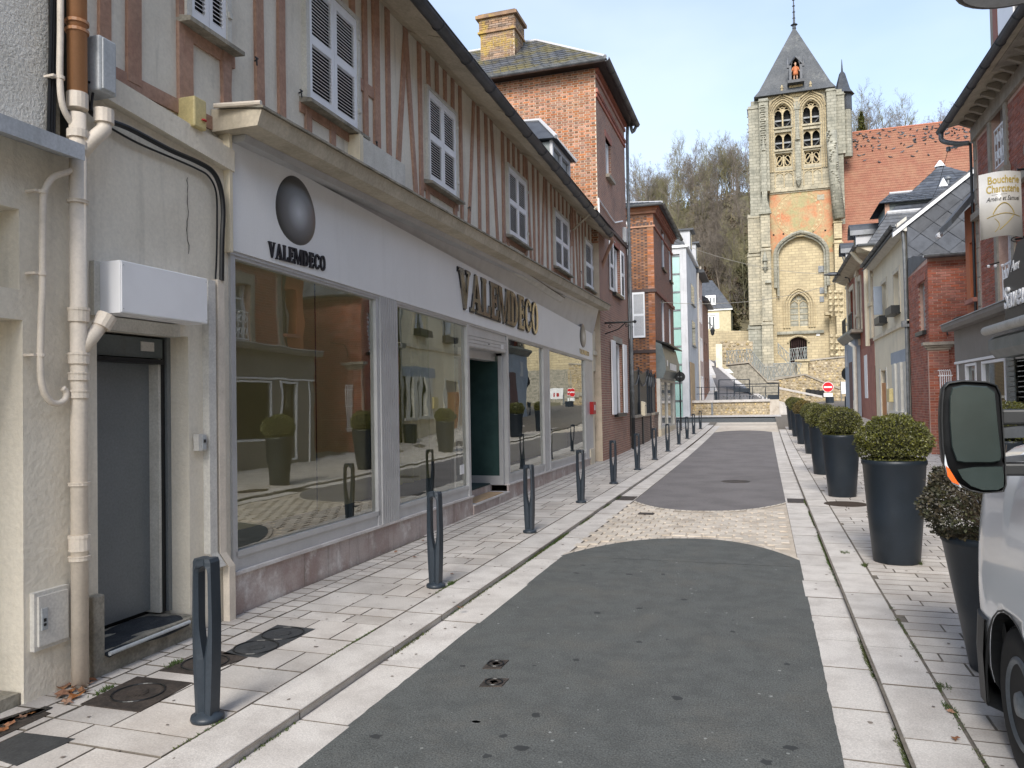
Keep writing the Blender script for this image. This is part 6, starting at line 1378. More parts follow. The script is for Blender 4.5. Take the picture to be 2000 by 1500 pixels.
for a,b,c,d in ops: m=MB(); m.box(a-.22,a,-.06,0,c,d+.2); m.box(b,b+.22,-.06,0,c,d+.2); m.box(a,b,-.06,0,d,d+.25); m.obj('window_surround',M['creamstone'],MH); m=MB(); m.box(a-.2,b+.2,-.45,-.42,c+.8,c+.85); m.box(a-.2,b+.2,-.45,-.42,c,c+.05); [m.box(a-.2+k*.15,a-.17+k*.15,-.445,-.425,c+.05,c+.8) for k in range(int((b-a+.4)/.15))]; m.obj('balcony_rail',M['black'],MH); box('balcony_slab',M['quoin'],MH,a-.25,b+.25,-.5,0,c-.15,c)
m=MB(); wallgrid(m,0.012,7,0,zM,[],0,.1); XF(m,TM); m.obj('side_wall',M['creamstone'],MH)
m=MB(); m.box(.0,.62,-.12,0,3,zM-.001); m.box(-.06,.70,-.2,0,zM-.28,zM-.12); m.box(-.06,.70,-.17,0,zM-1.3,zM-1.18); XF(m,TM); m.obj('corner_pilaster',M['creamstone'],MH)
cor=[(0,zM-.25),(-.2,zM-.2),(-.62,zM+.0),(-.62,zM+.1),(0,zM+.1)]; L2(MB(),-.5,cor,LM+.3,cor).obj('cornice',M['soffit'],MH); gutter(MH,(-.5,-.66,zM+.08),(LM+.35,-.66,zM+.08),.09)
m=MB(); m.prism(*[[TM@Vector((x,y_,z)) for y_,z in ((0,zM-.2),(-.3,zM+.0),(-.3,zM+.1),(0,zM+.1))] for x in (-.62,4)]); m.obj('side_cornice',M['soffit'],MH); gutter(MH,(LM+.35,-.6,zM+.08),(LM+.35,4.5,zM+.08),.09,M['zinc'])
i_=.75; pts=[(0-.2,-.2,zM+.1),(LM+.1,-.2,zM+.1),(LM+.1,8,zM+.1),(-.2,8,zM+.1)]; tp=[(i_,i_,z1),(LM-i_+.4,i_,z1),(LM-i_+.4,7.2,z1),(i_,7.2,z1)]
apx=(YM0-40.0,ap.x-XR,ap.z)
m=MB(); m.add(pts+tp+[apx],[(0,1,5,4),(1,2,6,5),(2,3,7,6),(3,0,4,7),(4,5,8),(5,6,8),(6,7,8),(7,4,8)]); m.obj('roof',M['slate'],MH)
m=MB(); slatesurf(m,pts[1],pts[2],tp[2],tp[1],9,w_=.3); slatesurf(m,pts[0],pts[1],tp[1],tp[0],9,w_=.4); slatesurf(m,tp[1],tp[2],apx,apx,16,w_=.45); slatesurf(m,tp[0],tp[1],apx,apx,16,w_=.45); m.obj('slate',M['slate'],MH,kind='stuff')
m=MB(); m.tube([tp[0],tp[1],tp[2]],.09,6); m.obj('zinc_roll',M['greywhite'],MH); MB().lathe((apx[0],apx[1],apx[2]-.1),[(.25,0),(.05,.3)],8).obj('apex_cap',M['whitepvc'],MH)
# street dormers with round tops
for u in (2.0,6.6):
    m=MB(); arc=[(u-.5,zM+.2),(u+.5,zM+.2),(u+.5,zM+1.1)]+[(u+.5*math.cos(t*PI/8),zM+1.1+.5*math.sin(t*PI/8)) for t in range(1,8)]+[(u-.5,zM+1.1)]; m.py(arc,-.3,1.0); m.obj('round_dormer',M['greywhite'],MH)
    arc=[(u+.62*math.cos(t*PI/8),zM+1.1+.62*math.sin(t*PI/8)) for t in range(0,9)]+[(u+.52*math.cos(t*PI/8),zM+1.1+.52*math.sin(t*PI/8)) for t in range(8,-1,-1)]; MB().py(arc,-.55,1.0).obj('dormer_hood',M['darkzinc'],MH)
    MB().py([(u-.3,zM+.4),(u+.3,zM+.4),(u+.3,zM+1.1),(u,zM+1.4),(u-.3,zM+1.1)],-.32,-.301).obj('dormer_window',M['window'],MH)
# large dormer with pale slate cheek (seen above the cream house)
a=atY(1734,480,36.9); b=atY(1734,398,36.9); c=atY(1862,372,36.9); print('bigdormer',a,b,c)
BD=thing('slate_dormer','big box dormer with pale green slate cheek and glossy slate roof behind the gable','dormer',(a.x,36.9,0)); w_=2.6
m=MB(); m.box(0,3.6,0,w_,a.z-.4,b.z); m.obj('cheek_wall',M['slatepale'],BD)
rows=7; zz=a.z-.3
while zz<b.z-.05:
    x=.12
    while x<3.5: MB().box(x,x+.30,-.012,.0,zz,zz+.17).obj('cheek_slate',M['slatepale'],BD) ; x+=.31
    zz+=.175
box('corner_post',M['timber'],BD,-.08,.10,-.05,.0,a.z-.4,b.z)
m=MB(); zt=atY(1862,372,38).z; m.add([(-.35,-.25,b.z-.02),(4.2,-.25,b.z-.02),(4.2,1.2,zt+.1),(.3,1.2,zt+.1),(-.35,2.9,b.z-.02),(4.2,2.9,b.z-.02)],[(0,1,2,3),(0,3,4),(4,3,2,5),(1,5,2)]); m.obj('roof',M['slate'],BD); slatesurf(MB(),(-.35,-.25,b.z),(4.2,-.25,b.z),(4.2,1.2,zt+.12),(.3,1.2,zt+.12),5,w_=.3,lift=.03).obj('slate',M['slate'],BD,kind='stuff'); MB().tube([(.3,1.2,zt+.14),(4.2,1.2,zt+.14)],.07,6).obj('ridge_zinc',M['greywhite'],BD)
v=atY(1905,600,38); P=atY(1905-5,590,38)
P=atY(1905,0,38); q_=atY(1905,0,38)
vt=thing('roof_vent','pale triangular roof vent and small pipe on the slate ridge','vent',(0,0,0)); A=atY(1842,366,38.2); MB().prism([(A.x-.2,38.1,A.z),(A.x+.2,38.1,A.z),(A.x,38.1,A.z+.42)],[(A.x-.2,38.4,A.z),(A.x+.2,38.4,A.z),(A.x,38.4,A.z+.42)]).obj('cowl',M['whitepvc'],vt); A=atY(1853,364,38.2); MB().lathe((A.x,38.3,A.z),[(.06,0),(.06,.3),(.14,.36),(.14,.42),(.05,.5)],10).obj('pipe',M['zinc'],vt)
MB().tube([( YM0-38.0 if False else LM-.9,-.7,zM+.02),(LM-.9,-.5,zM-.3),(LM-.8,-.16,zM-.7),(LM-.8,-.16,3.9)],.10,8).obj('downpipe',M['cream'],MH)
s,z=qm(1702,590,.5); box('hanging_panel',M['bluegrey'],MH,s-.06,s,-.42,-.12,z-.5,z+.6)
# blue grey shop at its foot
BG=thing('blue_grey_shopfront','pale blue grey shopfront with dark moulded cornice at the corner','shopfront',(XR-.25,YM0,0),RZ); zk=qm(1672,645,.3)[1]; g0=.3; Lb=YM0-41.0
box('wall',M['bluegrey'],BG,0,Lb,0,.24,g0,zk-.3); L2(MB(),-.2,[(.24,zk-.35),(-.06,zk-.35),(-.35,zk-.05),(-.35,zk+.05),(.24,zk+.15)],Lb+.2,[(.24,zk-.35),(-.06,zk-.35),(-.35,zk-.05),(-.35,zk+.05),(.24,zk+.15)]).obj('cornice',M['shopgrey2'],BG); box('door',M['purple'],BG,2.2,3.6,-.02,-.001,g0+.1,zk-1.4); box('notice_panel',M['greywhite'],BG,.6,1.5,-.03,-.001,zk-1.6,zk-.7); box('stone_foot',M['offwhite'],BG,Lb-.4,Lb+.05,-.06,-.001,g0,g0+1)
box('brick_lower_wall',M['brickr'],MH,5.0,LM,-.02,-.001,.3,3.95); box('side_window',M['whitepvc'],MH,6.6,7.6,-.04,-.021,1.6,3.6)
o=thing('downpipe','cream plastic pipe beside the blue grey shopfront','pipe',(XR,YM0,0),RZ); MB().tube([(5.3,-.3,.4),(5.3,-.3,4.1),(5.1,-.5,4.3)],.09,8).obj('pipe',M['offwhite'],o)
# street lamp on the wall
px_=atX(1662,541,4.5); SL=thing('street_lamp','dark grey street lamp head on a wall arm before the church tower','street lamp',(4.5,px_.y,0)); hd=atY(1606,537,px_.y); hd2=atY(1650,542,px_.y); print('lamp',px_,hd)
MB().tube([(0.07,0,px_.z),(hd2.x-4.5,0,hd2.z)],.045,8).obj('arm',M['darkzinc'],SL); st=atY(1640,497,px_.y); MB().tube([(-.05,0,px_.z-.3),(st.x-4.5+.1,0,st.z)],.03,5).obj('stay',M['darkzinc'],SL)
x0_,x1_=hd.x-4.5,hd2.x-4.5; MB().add([(x0_,0,hd.z-.02),(x0_+.35,-.16,hd.z-.04),(x1_-.1,-.10,hd.z-.06),(x1_,0,hd.z-.03),(x1_-.1,.10,hd.z-.06),(x0_+.35,.16,hd.z-.04),(x0_+.4,0,hd.z+.12),(x1_-.15,0,hd.z+.1),(x0_+.4,0,hd.z-.09),(x1_-.2,0,hd.z-.09)],[(0,1,6),(1,2,7,6),(2,3,7),(3,4,7),(4,5,6,7),(5,0,6),(1,0,8),(2,1,8,9),(3,2,9),(4,3,9),(5,4,9,8),(0,5,8)]).obj('head',M['darkzinc'],SL,smooth=True)
# lamp disc peeping in at the top right
P=atY(2000,-44,9); o=thing('round_lamp','dark rimmed round lamp hanging at the very top right corner','lamp',(P.x,9,P.z)); MB().lathe((0,0,0),[(.05,.3),(.5,.12),(.62,.03),(.62,-.01),(.58,-.02)],32).obj('shade',M['black'],o,smooth=True); MB().lathe((0,0,0),[(.56,-.021),(.3,-.03)],32).obj('diffuser',M['boxgrey'],o)
MB().tube([(0,0,.3),(0,0,2.5),(P.x,0,2.6)],.02,6).obj('rod',M['black'],o) if False else MB().tube([(0,0,.25),(.3,0,1.0),(XB-P.x,0,1.0)],.025,6).obj('arm',M['black'],o)
# wires across the street
for pa,pb,lab in ((atX(1310,468,-4.4),Vector((4.5,44,8.2)),'pale overhead wire sagging from the brick house towards the tower'),(atX(1288,590,-4.4),Vector((4.6,43,7.9)),'thin lower wire crossing the street in front of the tower')):
    pts=[pa.lerp(pb,t/12)-Vector((0,0,.55*4*(t/12)*(1-t/12))) for t in range(13)]; o=MB().tube(pts,.011,4).obj('overhead_wire',M['wirepale']); tag(o,lab,'wire')
# ================================================================ CHURCH
BW['ashlar']=brickmat('weathered_ashlar',(.46,.41,.30),(.36,.325,.24),(.22,.20,.15),bw=.85,bh=.36,msize=.03,dirt=.9,c3=(.19,.18,.14))
BW['ashlarg']=brickmat('grey_lichen_ashlar',(.37,.355,.29),(.29,.28,.225),(.18,.175,.14),bw=.8,bh=.38,msize=.03,dirt=.9,c3=(.16,.16,.13))
BW['ashlarw']=brickmat('warm_ashlar',(.51,.425,.265),(.42,.345,.215),(.28,.23,.15),bw=.8,bh=.34,msize=.025,dirt=.7,c3=(.29,.24,.155))
BW['tiles']=brickmat('small_orange_tiles',(.31,.13,.08),(.25,.105,.068),(.17,.07,.045),bw=.22,bh=.13,msize=.012,dirt=.55,c3=(.33,.19,.115))
TY=100.; base=atY(1500,712,TY); zB0=base.z-.6
CT=thing('church_tower','tall gothic limestone church tower with traceried belfry windows and pyramid slate roof','church tower',(4,TY,0))
X=lambda x,y,Y=TY:atY(x,y,Y).x
Zt=lambda x,y,Y=TY:atY(x,y,Y).z
def cobj(m,nm,mt,par=None,**k): return m.obj(nm,mt,par or CT,world=True,**k)
xl,xr_=X(1503,400),X(1627,400); zT=Zt(1550,180)
def arch(x0,x1,zs,za,n=8):
    xc=(x0+x1)/2; A=math.radians(72); L=[]
    for i in range(n+1):
        t=i/n*A; L.append((x0+(xc-x0)*(1-math.cos(t))/(1-math.cos(A)),zs+(za-zs)*math.sin(t)/math.sin(A)))
    return L,[(x0+x1-x,z) for x,z in L][::-1]
def spandrels(m,x0,x1,zs,za,zt,y0,y1,n=8):
    L,R=arch(x0,x1,zs,za,n)
    for (a,b),(c,d) in list(zip(L[:-1],L[1:]))+list(zip(R[:-1],R[1:])): m.py([(a,b),(c,d),(c,zt),(a,zt)],y0,y1)
def archtube(m,x0,x1,zs,za,y,r,zfoot=None):
    L,R=arch(x0,x1,zs,za,10); pts=L+R[1:]
    if zfoot is not None: pts=[(x0,zfoot)]+pts+[(x1,zfoot)]
    m.tube([(a,y,b) for a,b in pts],r,6)
# belfry level
zMid=Zt(1504,376); bays=[(X(1513,250),X(1545,250)),(X(1569,250),X(1601,250))]
dy=(bays[1][0]-bays[0][0])
rowsL=[(Zt(1530,248),Zt(1530,222),Zt(1530,203)),(Zt(1530,292),Zt(1530,270),Zt(1530,258)),(Zt(1530,326),Zt(1530,314),Zt(1530,299))]
ops=[]
for a,b in bays:
    for (z0_,zs_,z1_) in rowsL: ops.append((a,b,z0_,z1_))
m=wallgrid(MB(),xl,xr_,zMid,zT,ops,TY,.9); cobj(m,'belfry_wall',BW['ashlar'])
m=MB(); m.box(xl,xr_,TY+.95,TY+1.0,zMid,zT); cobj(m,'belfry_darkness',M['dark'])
# tower body behind (other three sides)
xLL,xRR=X(1466,400),X(1648,300)
m=MB(); m.box(xl-.01,xr_+.01,TY+1.05,TY+9.5,zB0,zT); m.box(xLL+.3,xl,TY+.2,TY+9.8,zB0,zT-.4); m.box(xr_,xRR,TY+.4,TY+9.8,zB0,zT-.2); cobj(m,'tower_body',BW['ashlarg'])
for a,b in bays:
    xc=(a+b)/2
    m=MB()
    for k,(z0_,zs_,z1_) in enumerate(rowsL):
        y0,y1=TY+.28,TY+.46; m.box(xc-.09,xc+.09,y0,y1,z0_,z1_-(0 if k else .5)); m.box(a,b,y0-.05,y1+.05,z0_-.0,z0_+.14)
        if k==0:
            spandrels(m,a,b,zs_,z1_-.02,z1_,y0-.1,y1); 
            for s_,e_ in ((a,xc-.09),(xc+.09,b)): 
                spandrels(m,s_,e_,zs_-.05,zs_+.55,zs_+.60,y0,y1-.02,5)
            archtube(m,a+.02,xc,zs_,zs_+.95,TY+.36,.07); archtube(m,xc,b-.02,zs_,zs_+.95,TY+.36,.07)
            m.tube([(xc+.24*math.cos(t*PI/8),TY+.36,z1_-.55+.26*math.sin(t*PI/8)) for t in range(17)],.06,6)
        elif k==1:
            for s_,e_ in ((a,xc-.09),(xc+.09,b)): spandrels(m,s_,e_,zs_,z1_-.15,z1_,y0,y1,6)
        else:
            for s_,e_,sg in ((a,xc,1),(xc,b,-1)):
                c_=(s_+e_)/2; zc=(z0_+z1_)/2; m.tube([(c_+.36*math.cos(t*PI/8)*.9,TY+.36,zc+.62*math.sin(t*PI/8)) for t in range(17)],.07,5); m.tube([(c_-sg*.4,TY+.36,zc-.5),(c_+sg*.35,TY+.36,zc+.45)],.09,5)
            m.box(a,a+.12,y0,y1,z0_,z1_); m.box(b-.12,b,y0,y1,z0_,z1_); m.box(a,b,y0,y1,z1_-.12,z1_)
    cobj(m,'tracery',BW['ashlarw'])
    # louvre timbers inside
    m=MB()
    for (z0_,zs_,z1_) in rowsL[:2]:
        m.tube([(a,TY+.75,z0_+.9),(a+.8,TY+.75,z0_)],.07,4); m.tube([(b,TY+.75,z0_+.9),(b-.8,TY+.75,z0_)],.07,4); m.box(a,b,TY+.7,TY+.78,z0_+.95,z0_+1.15)
    cobj(m,'belfry_beams',M['zinc'],kind='stuff')
    # mouldings round the bay
    m=MB()
    for o_,yy,r in ((.18,-.04,.10),(.42,-.10,.09),(.66,-.08,.10)): archtube(m,a-o_,b+o_,rowsL[0][1]-.1,rowsL[0][2]+o_*1.25,TY+yy,r,zfoot=Zt(1530,335))
    m.tube([(a-.72,TY-.2,rowsL[0][1]+.3),(a-.35,TY-.25,rowsL[0][2]+.35),(xc-.22,TY-.25,rowsL[0][2]+1.0),(xc,TY-.25,rowsL[0][2]+1.9)],.10,6); m.tube([(b+.72,TY-.2,rowsL[0][1]+.3),(b+.35,TY-.25,rowsL[0][2]+.35),(xc+.22,TY-.25,rowsL[0][2]+1.0),(xc,TY-.25,rowsL[0][2]+1.9)],.10,6); m.lathe((xc,TY-.25,rowsL[0][2]+1.8),[(.05,0),(.2,.1),(.05,.5)],6)
    cobj(m,'arch_moulding',BW['ashlarw'])
    for (z0_,zs_,z1_) in rowsL[:2]: m=MB(); m.box(a-.2,b+.2,TY-.18,TY+.2,z0_-.22,z0_-.01); cobj(m,'sill_band',BW['ashlar'])
    # blind panels
    zp0,zp1=Zt(1530,366),Zt(1530,336); 
    m=MB(); m.box(a-.15,b+.15,TY-.10,TY-.0,zp1,zp1+.14); m.box(a-.15,a-.05,TY-.08,TY-.0,zp0,zp1); m.box(b+.05,b+.15,TY-.08,TY,zp0,zp1); m.box(xc-.05,xc+.05,TY-.08,TY,zp0,zp1); archtube(m,a-.02,xc-.03,zp1-.5,zp1-.1,TY-.04,.06); archtube(m,xc+.03,b+.02,zp1-.5,zp1-.1,TY-.04,.06); cobj(m,'blind_panel',BW['ashlarw'])
# central pilaster with pinnacle
xc=(bays[0][1]+bays[1][0])/2; m=MB(); m.box(xc-.32,xc+.32,TY-.35,TY,zMid+1.2,Zt(1556,275)); m.box(xc-.22,xc+.22,TY-.45,TY-.35,zMid+1.5,Zt(1556,290)); m.lathe((xc,TY-.3,Zt(1556,275)),[(.35,0),(.25,.4),(.12,1.6),(.02,2.6)],8); m.box(xc-.35,xc+.35,TY-.3,TY,Zt(1556,215),Zt(1556,200)); m.box(xc-.25,xc+.25,TY-.2,TY,Zt(1556,275),Zt(1556,215)); m.lathe((xc,TY-.3,zMid+.4),[(.1,0),(.35,.7),(.2,.9)],8); cobj(m,'pilaster',BW['ashlarg'])
# string course and frieze
m=MB(); m.box(xl,xr_,TY-.28,TY,zMid-.12,zMid+.12); m.box(xl,xr_,TY-.12,TY,zMid-.3,zMid-.12); m.box(xl-.1,xr_+.1,TY-.12,TY,zT-.25,zT+.15); cobj(m,'string_course',BW['ashlar'])
m=MB(); m.box(X(1541,150),X(1567,150),TY-.15,TY+.5,zT-.6,Zt(1554,163)); cobj(m,'niche_base',BW['ashlarw'])
# orange rendered stage with traces of a clock face
zO1,zO0=zMid-.3,Zt(1510,500)
m=MB(); wallgrid(m,xl,xr_,zO0,zO1,[],TY-.0,.3); 
zA=Zt(1573,452); zS=Zt(1516,500); ax0,ax1=X(1514,520),X(1617,520)
m=MB(); spandrels(m,ax0,ax1,zS,zA,zO1,TY,TY+.9,14); m.box(xl,ax0,TY,TY+.9,zS,zO1); m.box(ax1,xr_,TY,TY+.9,zS,zO1); cobj(m,'rendered_stage',M['render_orange'])
cz=Zt(1561,418); cx=X(1561,418)
for r_,w_ in ((2.75,.05),(2.2,.035)): m=MB(); m.tube([(cx+r_*math.cos(t*PI/24),TY-.0,cz+r_*math.sin(t*PI/24)) for t in range(49)],w_,4); cobj(m,'faded_dial_ring',M['stonewarm'])
m=MB()
for k in range(24):
    t=k*PI/12+.13
    if math.sin(t)<.95: m.box(cx+2.45*math.cos(t)-.13,cx+2.45*math.cos(t)+.13,TY-.03,TY,cz+2.45*math.sin(t)-.11,cz+2.45*math.sin(t)+.11)
m.tube([(cx,TY-.03,cz+.2),(cx,TY-.03,cz-1.6)],.06,4); cobj(m,'dial_mark',M['stonewarm'])
m=MB(); m.box(X(1596,385),X(1610,385),TY-.05,TY,Zt(1603,390),Zt(1603,380)); cobj(m,'date_stone',M['stonegrey'])
m=MB(); [m.box(X(x,455)-.1,X(x,455)+.1,TY-.02,TY+.02,Zt(x,y)-.1,Zt(x,y)+.1) for x,y in ((1511,459),(1530,457),(1562,453),(1588,452),(1612,450))]; cobj(m,'putlog_hole',M['dark'])
m=MB(); archtube(m,ax0,ax1,zS,zA,TY-.12,.22,zfoot=zS-4); archtube(m,ax0+.3,ax1-.3,zS,zA-.35,TY+.15,.16,zfoot=zS-5); cobj(m,'great_arch_moulding',BW['ashlarg'])
# lower stage
zG=zB0
m=MB(); m.box(xl,ax0,TY,TY+.9,zG,zS); m.box(ax1,xr_,TY,TY+.9,zG,zS); cobj(m,'lower_pier',BW['ashlarw'])
wx0,wx1=X(1544,620),X(1579,620); wz0,wzs,wz1=Zt(1561,636),Zt(1561,595),Zt(1561,573); dx0,dx1=X(1543,680),X(1577,680); dz1=Zt(1560,657); dzs=Zt(1560,665)
ops=[(wx0,wx1,wz0,wz1),(dx0,dx1,zG,dz1)]
m=wallgrid(MB(),ax0,ax1,zG,zA+.2,ops,TY+.7,.5); cobj(m,'recessed_wall',BW['ashlarw'])
m=MB(); spandrels(m,wx0,wx1,wzs,wz1-.02,wz1,TY+.75,TY+1.2); spandrels(m,dx0,dx1,dzs-.2,dz1-.02,dz1,TY+.72,TY+1.2,8); cobj(m,'arch_head',BW['ashlarw'])
m=MB(); 
for o_ in (.12,.42,.72): archtube(m,wx0-o_,wx1+o_,wzs-.1,wz1+o_,TY+.62-.03*o_,.12,zfoot=wz0-.2)
archtube(m,dx0-.2,dx1+.2,dzs-.2,dz1+.15,TY+.6,.14); cobj(m,'arch_moulding',BW['ashlarw'])
m=MB(); m.box(wx0,wx1,TY+1.12,TY+1.15,wz0,wz1); cobj(m,'leaded_glass',M['lace'])
m=MB(); xc=(wx0+wx1)/2; m.box(xc-.07,xc+.07,TY+.95,TY+1.1,wz0,wzs+.6); 
for k in range(1,4): zz=wz0+(wzs-wz0)*k/3.4; m.box(wx0,wx1,TY+1.0,TY+1.08,zz-.03,zz+.03)
archtube(m,wx0,xc,wzs-.1,wzs+.6,TY+1.0,.07); archtube(m,xc,wx1,wzs-.1,wzs+.6,TY+1.0,.07); m.tube([(xc+.3*math.cos(t*PI/8),TY+1.0,wzs+.95+.3*math.sin(t*PI/8)) for t in range(17)],.06,5); cobj(m,'tracery',BW['ashlarw'])
m=MB(); m.box(dx0,dx1,TY+1.05,TY+1.15,zG,dz1); [m.box(dx0+(dx1-dx0)*k/8-.02,dx0+(dx1-dx0)*k/8+.02,TY+1.02,TY+1.05,zG,dz1) for k in range(9)]; cobj(m,'door',M['purple'])
zz=Zt(1560,650); m=MB(); m.box(X(1517,650),X(1610,650),TY+.35,TY+.7,zz-.1,zz+.25); cobj(m,'drip_course',BW['ashlarg'])
m=MB(); m.box(X(1595,650),X(1602,650),TY+.6,TY+.7,Zt(1598,655),Zt(1598,645)); cobj(m,'notice',M['white'])
m=MB(); [m.box(X(1605,y)-.35,X(1605,y)+.55,TY+.55,TY+.7,Zt(1605,y)-.4,Zt(1605,y)+.4) for y in (524,)]; [m.box(X(1605,y)-.2,X(1605,y)+.3,TY+.6,TY+.7,Zt(1605,y)-.35,Zt(1605,y)+.35) for y in (566,583)]; cobj(m,'slit_window',M['zinc'])
# left buttresses
def wedge(m,x0,x1,y0,y1,z0,z1,ytop): m.prism([(x0,y0,z0),(x1,y0,z0),(x1,y1,z0),(x0,y1,z0)],[(x0,ytop,z1),(x1,ytop,z1),(x1,y1,z1),(x0,y1,z1)])
def butt(xa,xb,y0,stages,mt,top=True):
    """stages: list of (zlow,zhigh,dx,dy)"""
    for z0_,z1_,dx_,dyy in stages:
        m=MB(); m.box(xa-dx_,xb+dx_*.3,y0-dyy,TY+2,z0_,z1_-.5); wedge(m,xa-dx_,xb+dx_*.3,y0-dyy,TY+2,z1_-.5,z1_,y0-dyy+.6); m.box(xa-dx_-.1,xb+dx_*.3+.1,y0-dyy-.1,TY+1.5,z1_-.62,z1_-.5); cobj(m,'buttress_stage',mt)
zq=lambda y:Zt(1485,y)
butt(X(1463,300),X(1496,300),TY-.6,[(zq(424),zq(205),0,0)],BW['ashlarg']); butt(X(1463,500),X(1497,500),TY-.7,[(zq(495),zq(418),.05,.1),(zq(636),zq(493),.15,.25)],BW['ashlar']); butt(X(1466,680),X(1500,680),TY-.7,[(zG-1,zq(634),.2,.35)],BW['ashlarg'])
butt(X(1484,300),X(1502,300),TY-1.5,[(zq(380),zq(198),0,0)],BW['ashlarg']); butt(X(1487,500),X(1505,500),TY-1.6,[(zq(488),zq(410),0,.1),(zq(630),zq(486),.05,.25),(zG-1,zq(628),.15,.45)],BW['ashlar'])
m=MB(); xg=X(1494,410); m.py([(xg-.75,zq(425)),(xg+.75,zq(425)),(xg,zq(385))],TY-1.95,TY-1.5); m.box(xg-.3,xg+.3,TY-1.75,TY-1.5,zq(400),zq(300)); m.lathe((xg,TY-1.6,zq(303)),[(.35,0),(.12,1.2),(.02,2)],6); cobj(m,'gablet',BW['ashlarg'])
m=MB(); rr=random.Random(4)
for k in range(26): z=zq(215)+(zq(330)-zq(215))*k/26; m.box(xg-.2-.12*(k%2),xg+.2+.12*(k%2),TY-1.66,TY-1.5,z,z+.16)
for k in range(12): z=zq(215)-k*.95; m.lathe((X(1463,300)-.02,TY-.4,z),[(.02,0),(.16,.12),(.02,.25)],5)
cobj(m,'crocket',BW['ashlarg'])
m=MB(); m.box(xg-.3,xg+.0,TY-2.2,TY-1.6,zq(530),zq(515)); m.lathe((xg-.15,TY-2.1,zq(528)),[(.05,-.5),(.35,0)],6); m.lathe((xg-.15,TY-2.1,zq(516)),[(.35,0),(.05,1.2)],6); m.box(xg-.2,xg+.5,TY-2.2,TY-1.6,zq(558),zq(553)); cobj(m,'statue_canopy',BW['ashlarg'])
# right buttress, crocketed shaft, stair turret
zr_q=lambda y,x=1630:Zt(x,y)
butt(X(1614,230),X(1632,230),TY-.9,[(zr_q(262),zr_q(172),0,0)],BW['ashlarg']); 
m=MB(); xs1,xs2=X(1619,265),X(1637,430); n=10
m.tube([(X(1622,265),TY-1.1,zr_q(262)),(X(1627,340),TY-1.2,zr_q(340)),(X(1637,432),TY-1.3,zr_q(432))],[.62,.60,.72],10); cobj(m,'round_shaft',BW['ashlarg'],smooth=True)
m=MB()
for k in range(40):
    f=k/40; x=X(1621+15*f,265+165*f); m.lathe((x+rr.uniform(-.5,.5),TY-1.75,zr_q(265+165*f)),[(.03,0),(.16,.12),(.03,.28)],5)
cobj(m,'crocket',BW['ashlarg'])
butt(X(1630,560),X(1645,560),TY-1.3,[(zr_q(470),zr_q(430),0,.1),(zr_q(700),zr_q(470),.02,.25)],BW['ashlarw'])
m=MB(); m.box(X(1642,560),X(1700,560),TY-.3,TY+3,zG-1,Zt(1660,478)); m.box(X(1640,480),X(1700,480),TY-.5,TY+3,Zt(1660,482),Zt(1660,474)); cobj(m,'aisle_wall',BW['ashlarw'])
m=MB()
for y0_,y1_ in ((570,620),(655,680)):
    for x in (1622,1630,1638):
        m.tube([(X(x,600),TY-1.6,Zt(x,y0_)),(X(x,600),TY-1.6,Zt(x,y1_))],.10,5)
    for k in range(4):
        for x in (1620,1630,1640): m.lathe((X(x,600),TY-1.65,Zt(x,y0_+8+k*12)),[(.04,0),(.26,.2),(.1,.5)],6)
m.box(X(1610,614),X(1624,614),TY-1.6,TY-.0,Zt(1617,617),Zt(1617,612)); cobj(m,'niche_carving',BW['ashlarw'])
butt(X(1632,220),X(1650,220),TY+.2,[(zr_q(300),zr_q(176),0,0)],BW['ashlarg'])
tx,ty_=X(1657,230),TY+2.2; r_=X(1668,230)-tx
m=MB(); m.lathe((tx,ty_,0),[(r_,zr_q(300)),(r_,zr_q(203,1657)+.05)],8); cobj(m,'stair_turret',BW['ashlarg']); m=MB(); m.lathe((tx,ty_,0),[(r_+.06,zr_q(203,1657)),(r_+.06,zr_q(172,1657))],8); cobj(m,'slate_drum',M['slate'])
zc0,zc1=Zt(1655,172),Zt(1633,108); m=MB(); m.lathe((tx-.35,ty_,0),[(r_+.75,zc0),(r_+.25,zc0+.7),(r_*.55,zc0+2.7),(.12,zc1-1.2),(.03,zc1+.3)],8); cobj(m,'turret_spire',M['slate'])
# main roof
ap=atY(1551,52,TY+4.8); zE0=zT+.12; xa,xb=X(1474,185)-.1,X(1626,160)+.3
m=MB(); y0_,y1_=TY-.7,TY+10.3; xm=ap.x
f=.12
lo=[(xa,y0_,zE0-.35),(xb,y0_,zE0-.35),(xb,y1_,zE0-.35),(xa,y1_,zE0-.35)]; cen=Vector((xm,(y0_+y1_)/2,ap.z)); mid=[Vector(p).lerp(cen,f)+Vector((0,0,-.35)) for p in lo]
m.add(lo+[tuple(p) for p in mid]+[tuple(cen)],[(0,1,5,4),(1,2,6,5),(2,3,7,6),(3,0,4,7),(4,5,8),(5,6,8),(6,7,8),(7,4,8),(3,2,1,0)]); cobj(m,'pyramid_roof',M['slatemoss'] if False else mat('dark_tower_slate',(.095,.10,.105),(.065,.07,.075),scale=.35,rough=.6,bump=.05,bscale=4,fine=.12,stain=(.17,.175,.165),stains=.45,smin=.55,smax=.75))
tip=atY(1551,-8,TY+4.8); m=MB(); m.tube([tuple(cen-Vector((0,0,.3))),(xm,cen.y,cen.z+.6),(xm,cen.y,tip.z)],[.25,.14,.05],8); m.lathe((xm,cen.y,cen.z+.1),[(.1,0),(.45,.12),(.1,.3)],10)
for k in range(4): m.lathe((xm,cen.y,cen.z+1.+k*.8),[(.06,0),(.2,.1),(.06,.2)],8)
cobj(m,'finial',M['slate'])
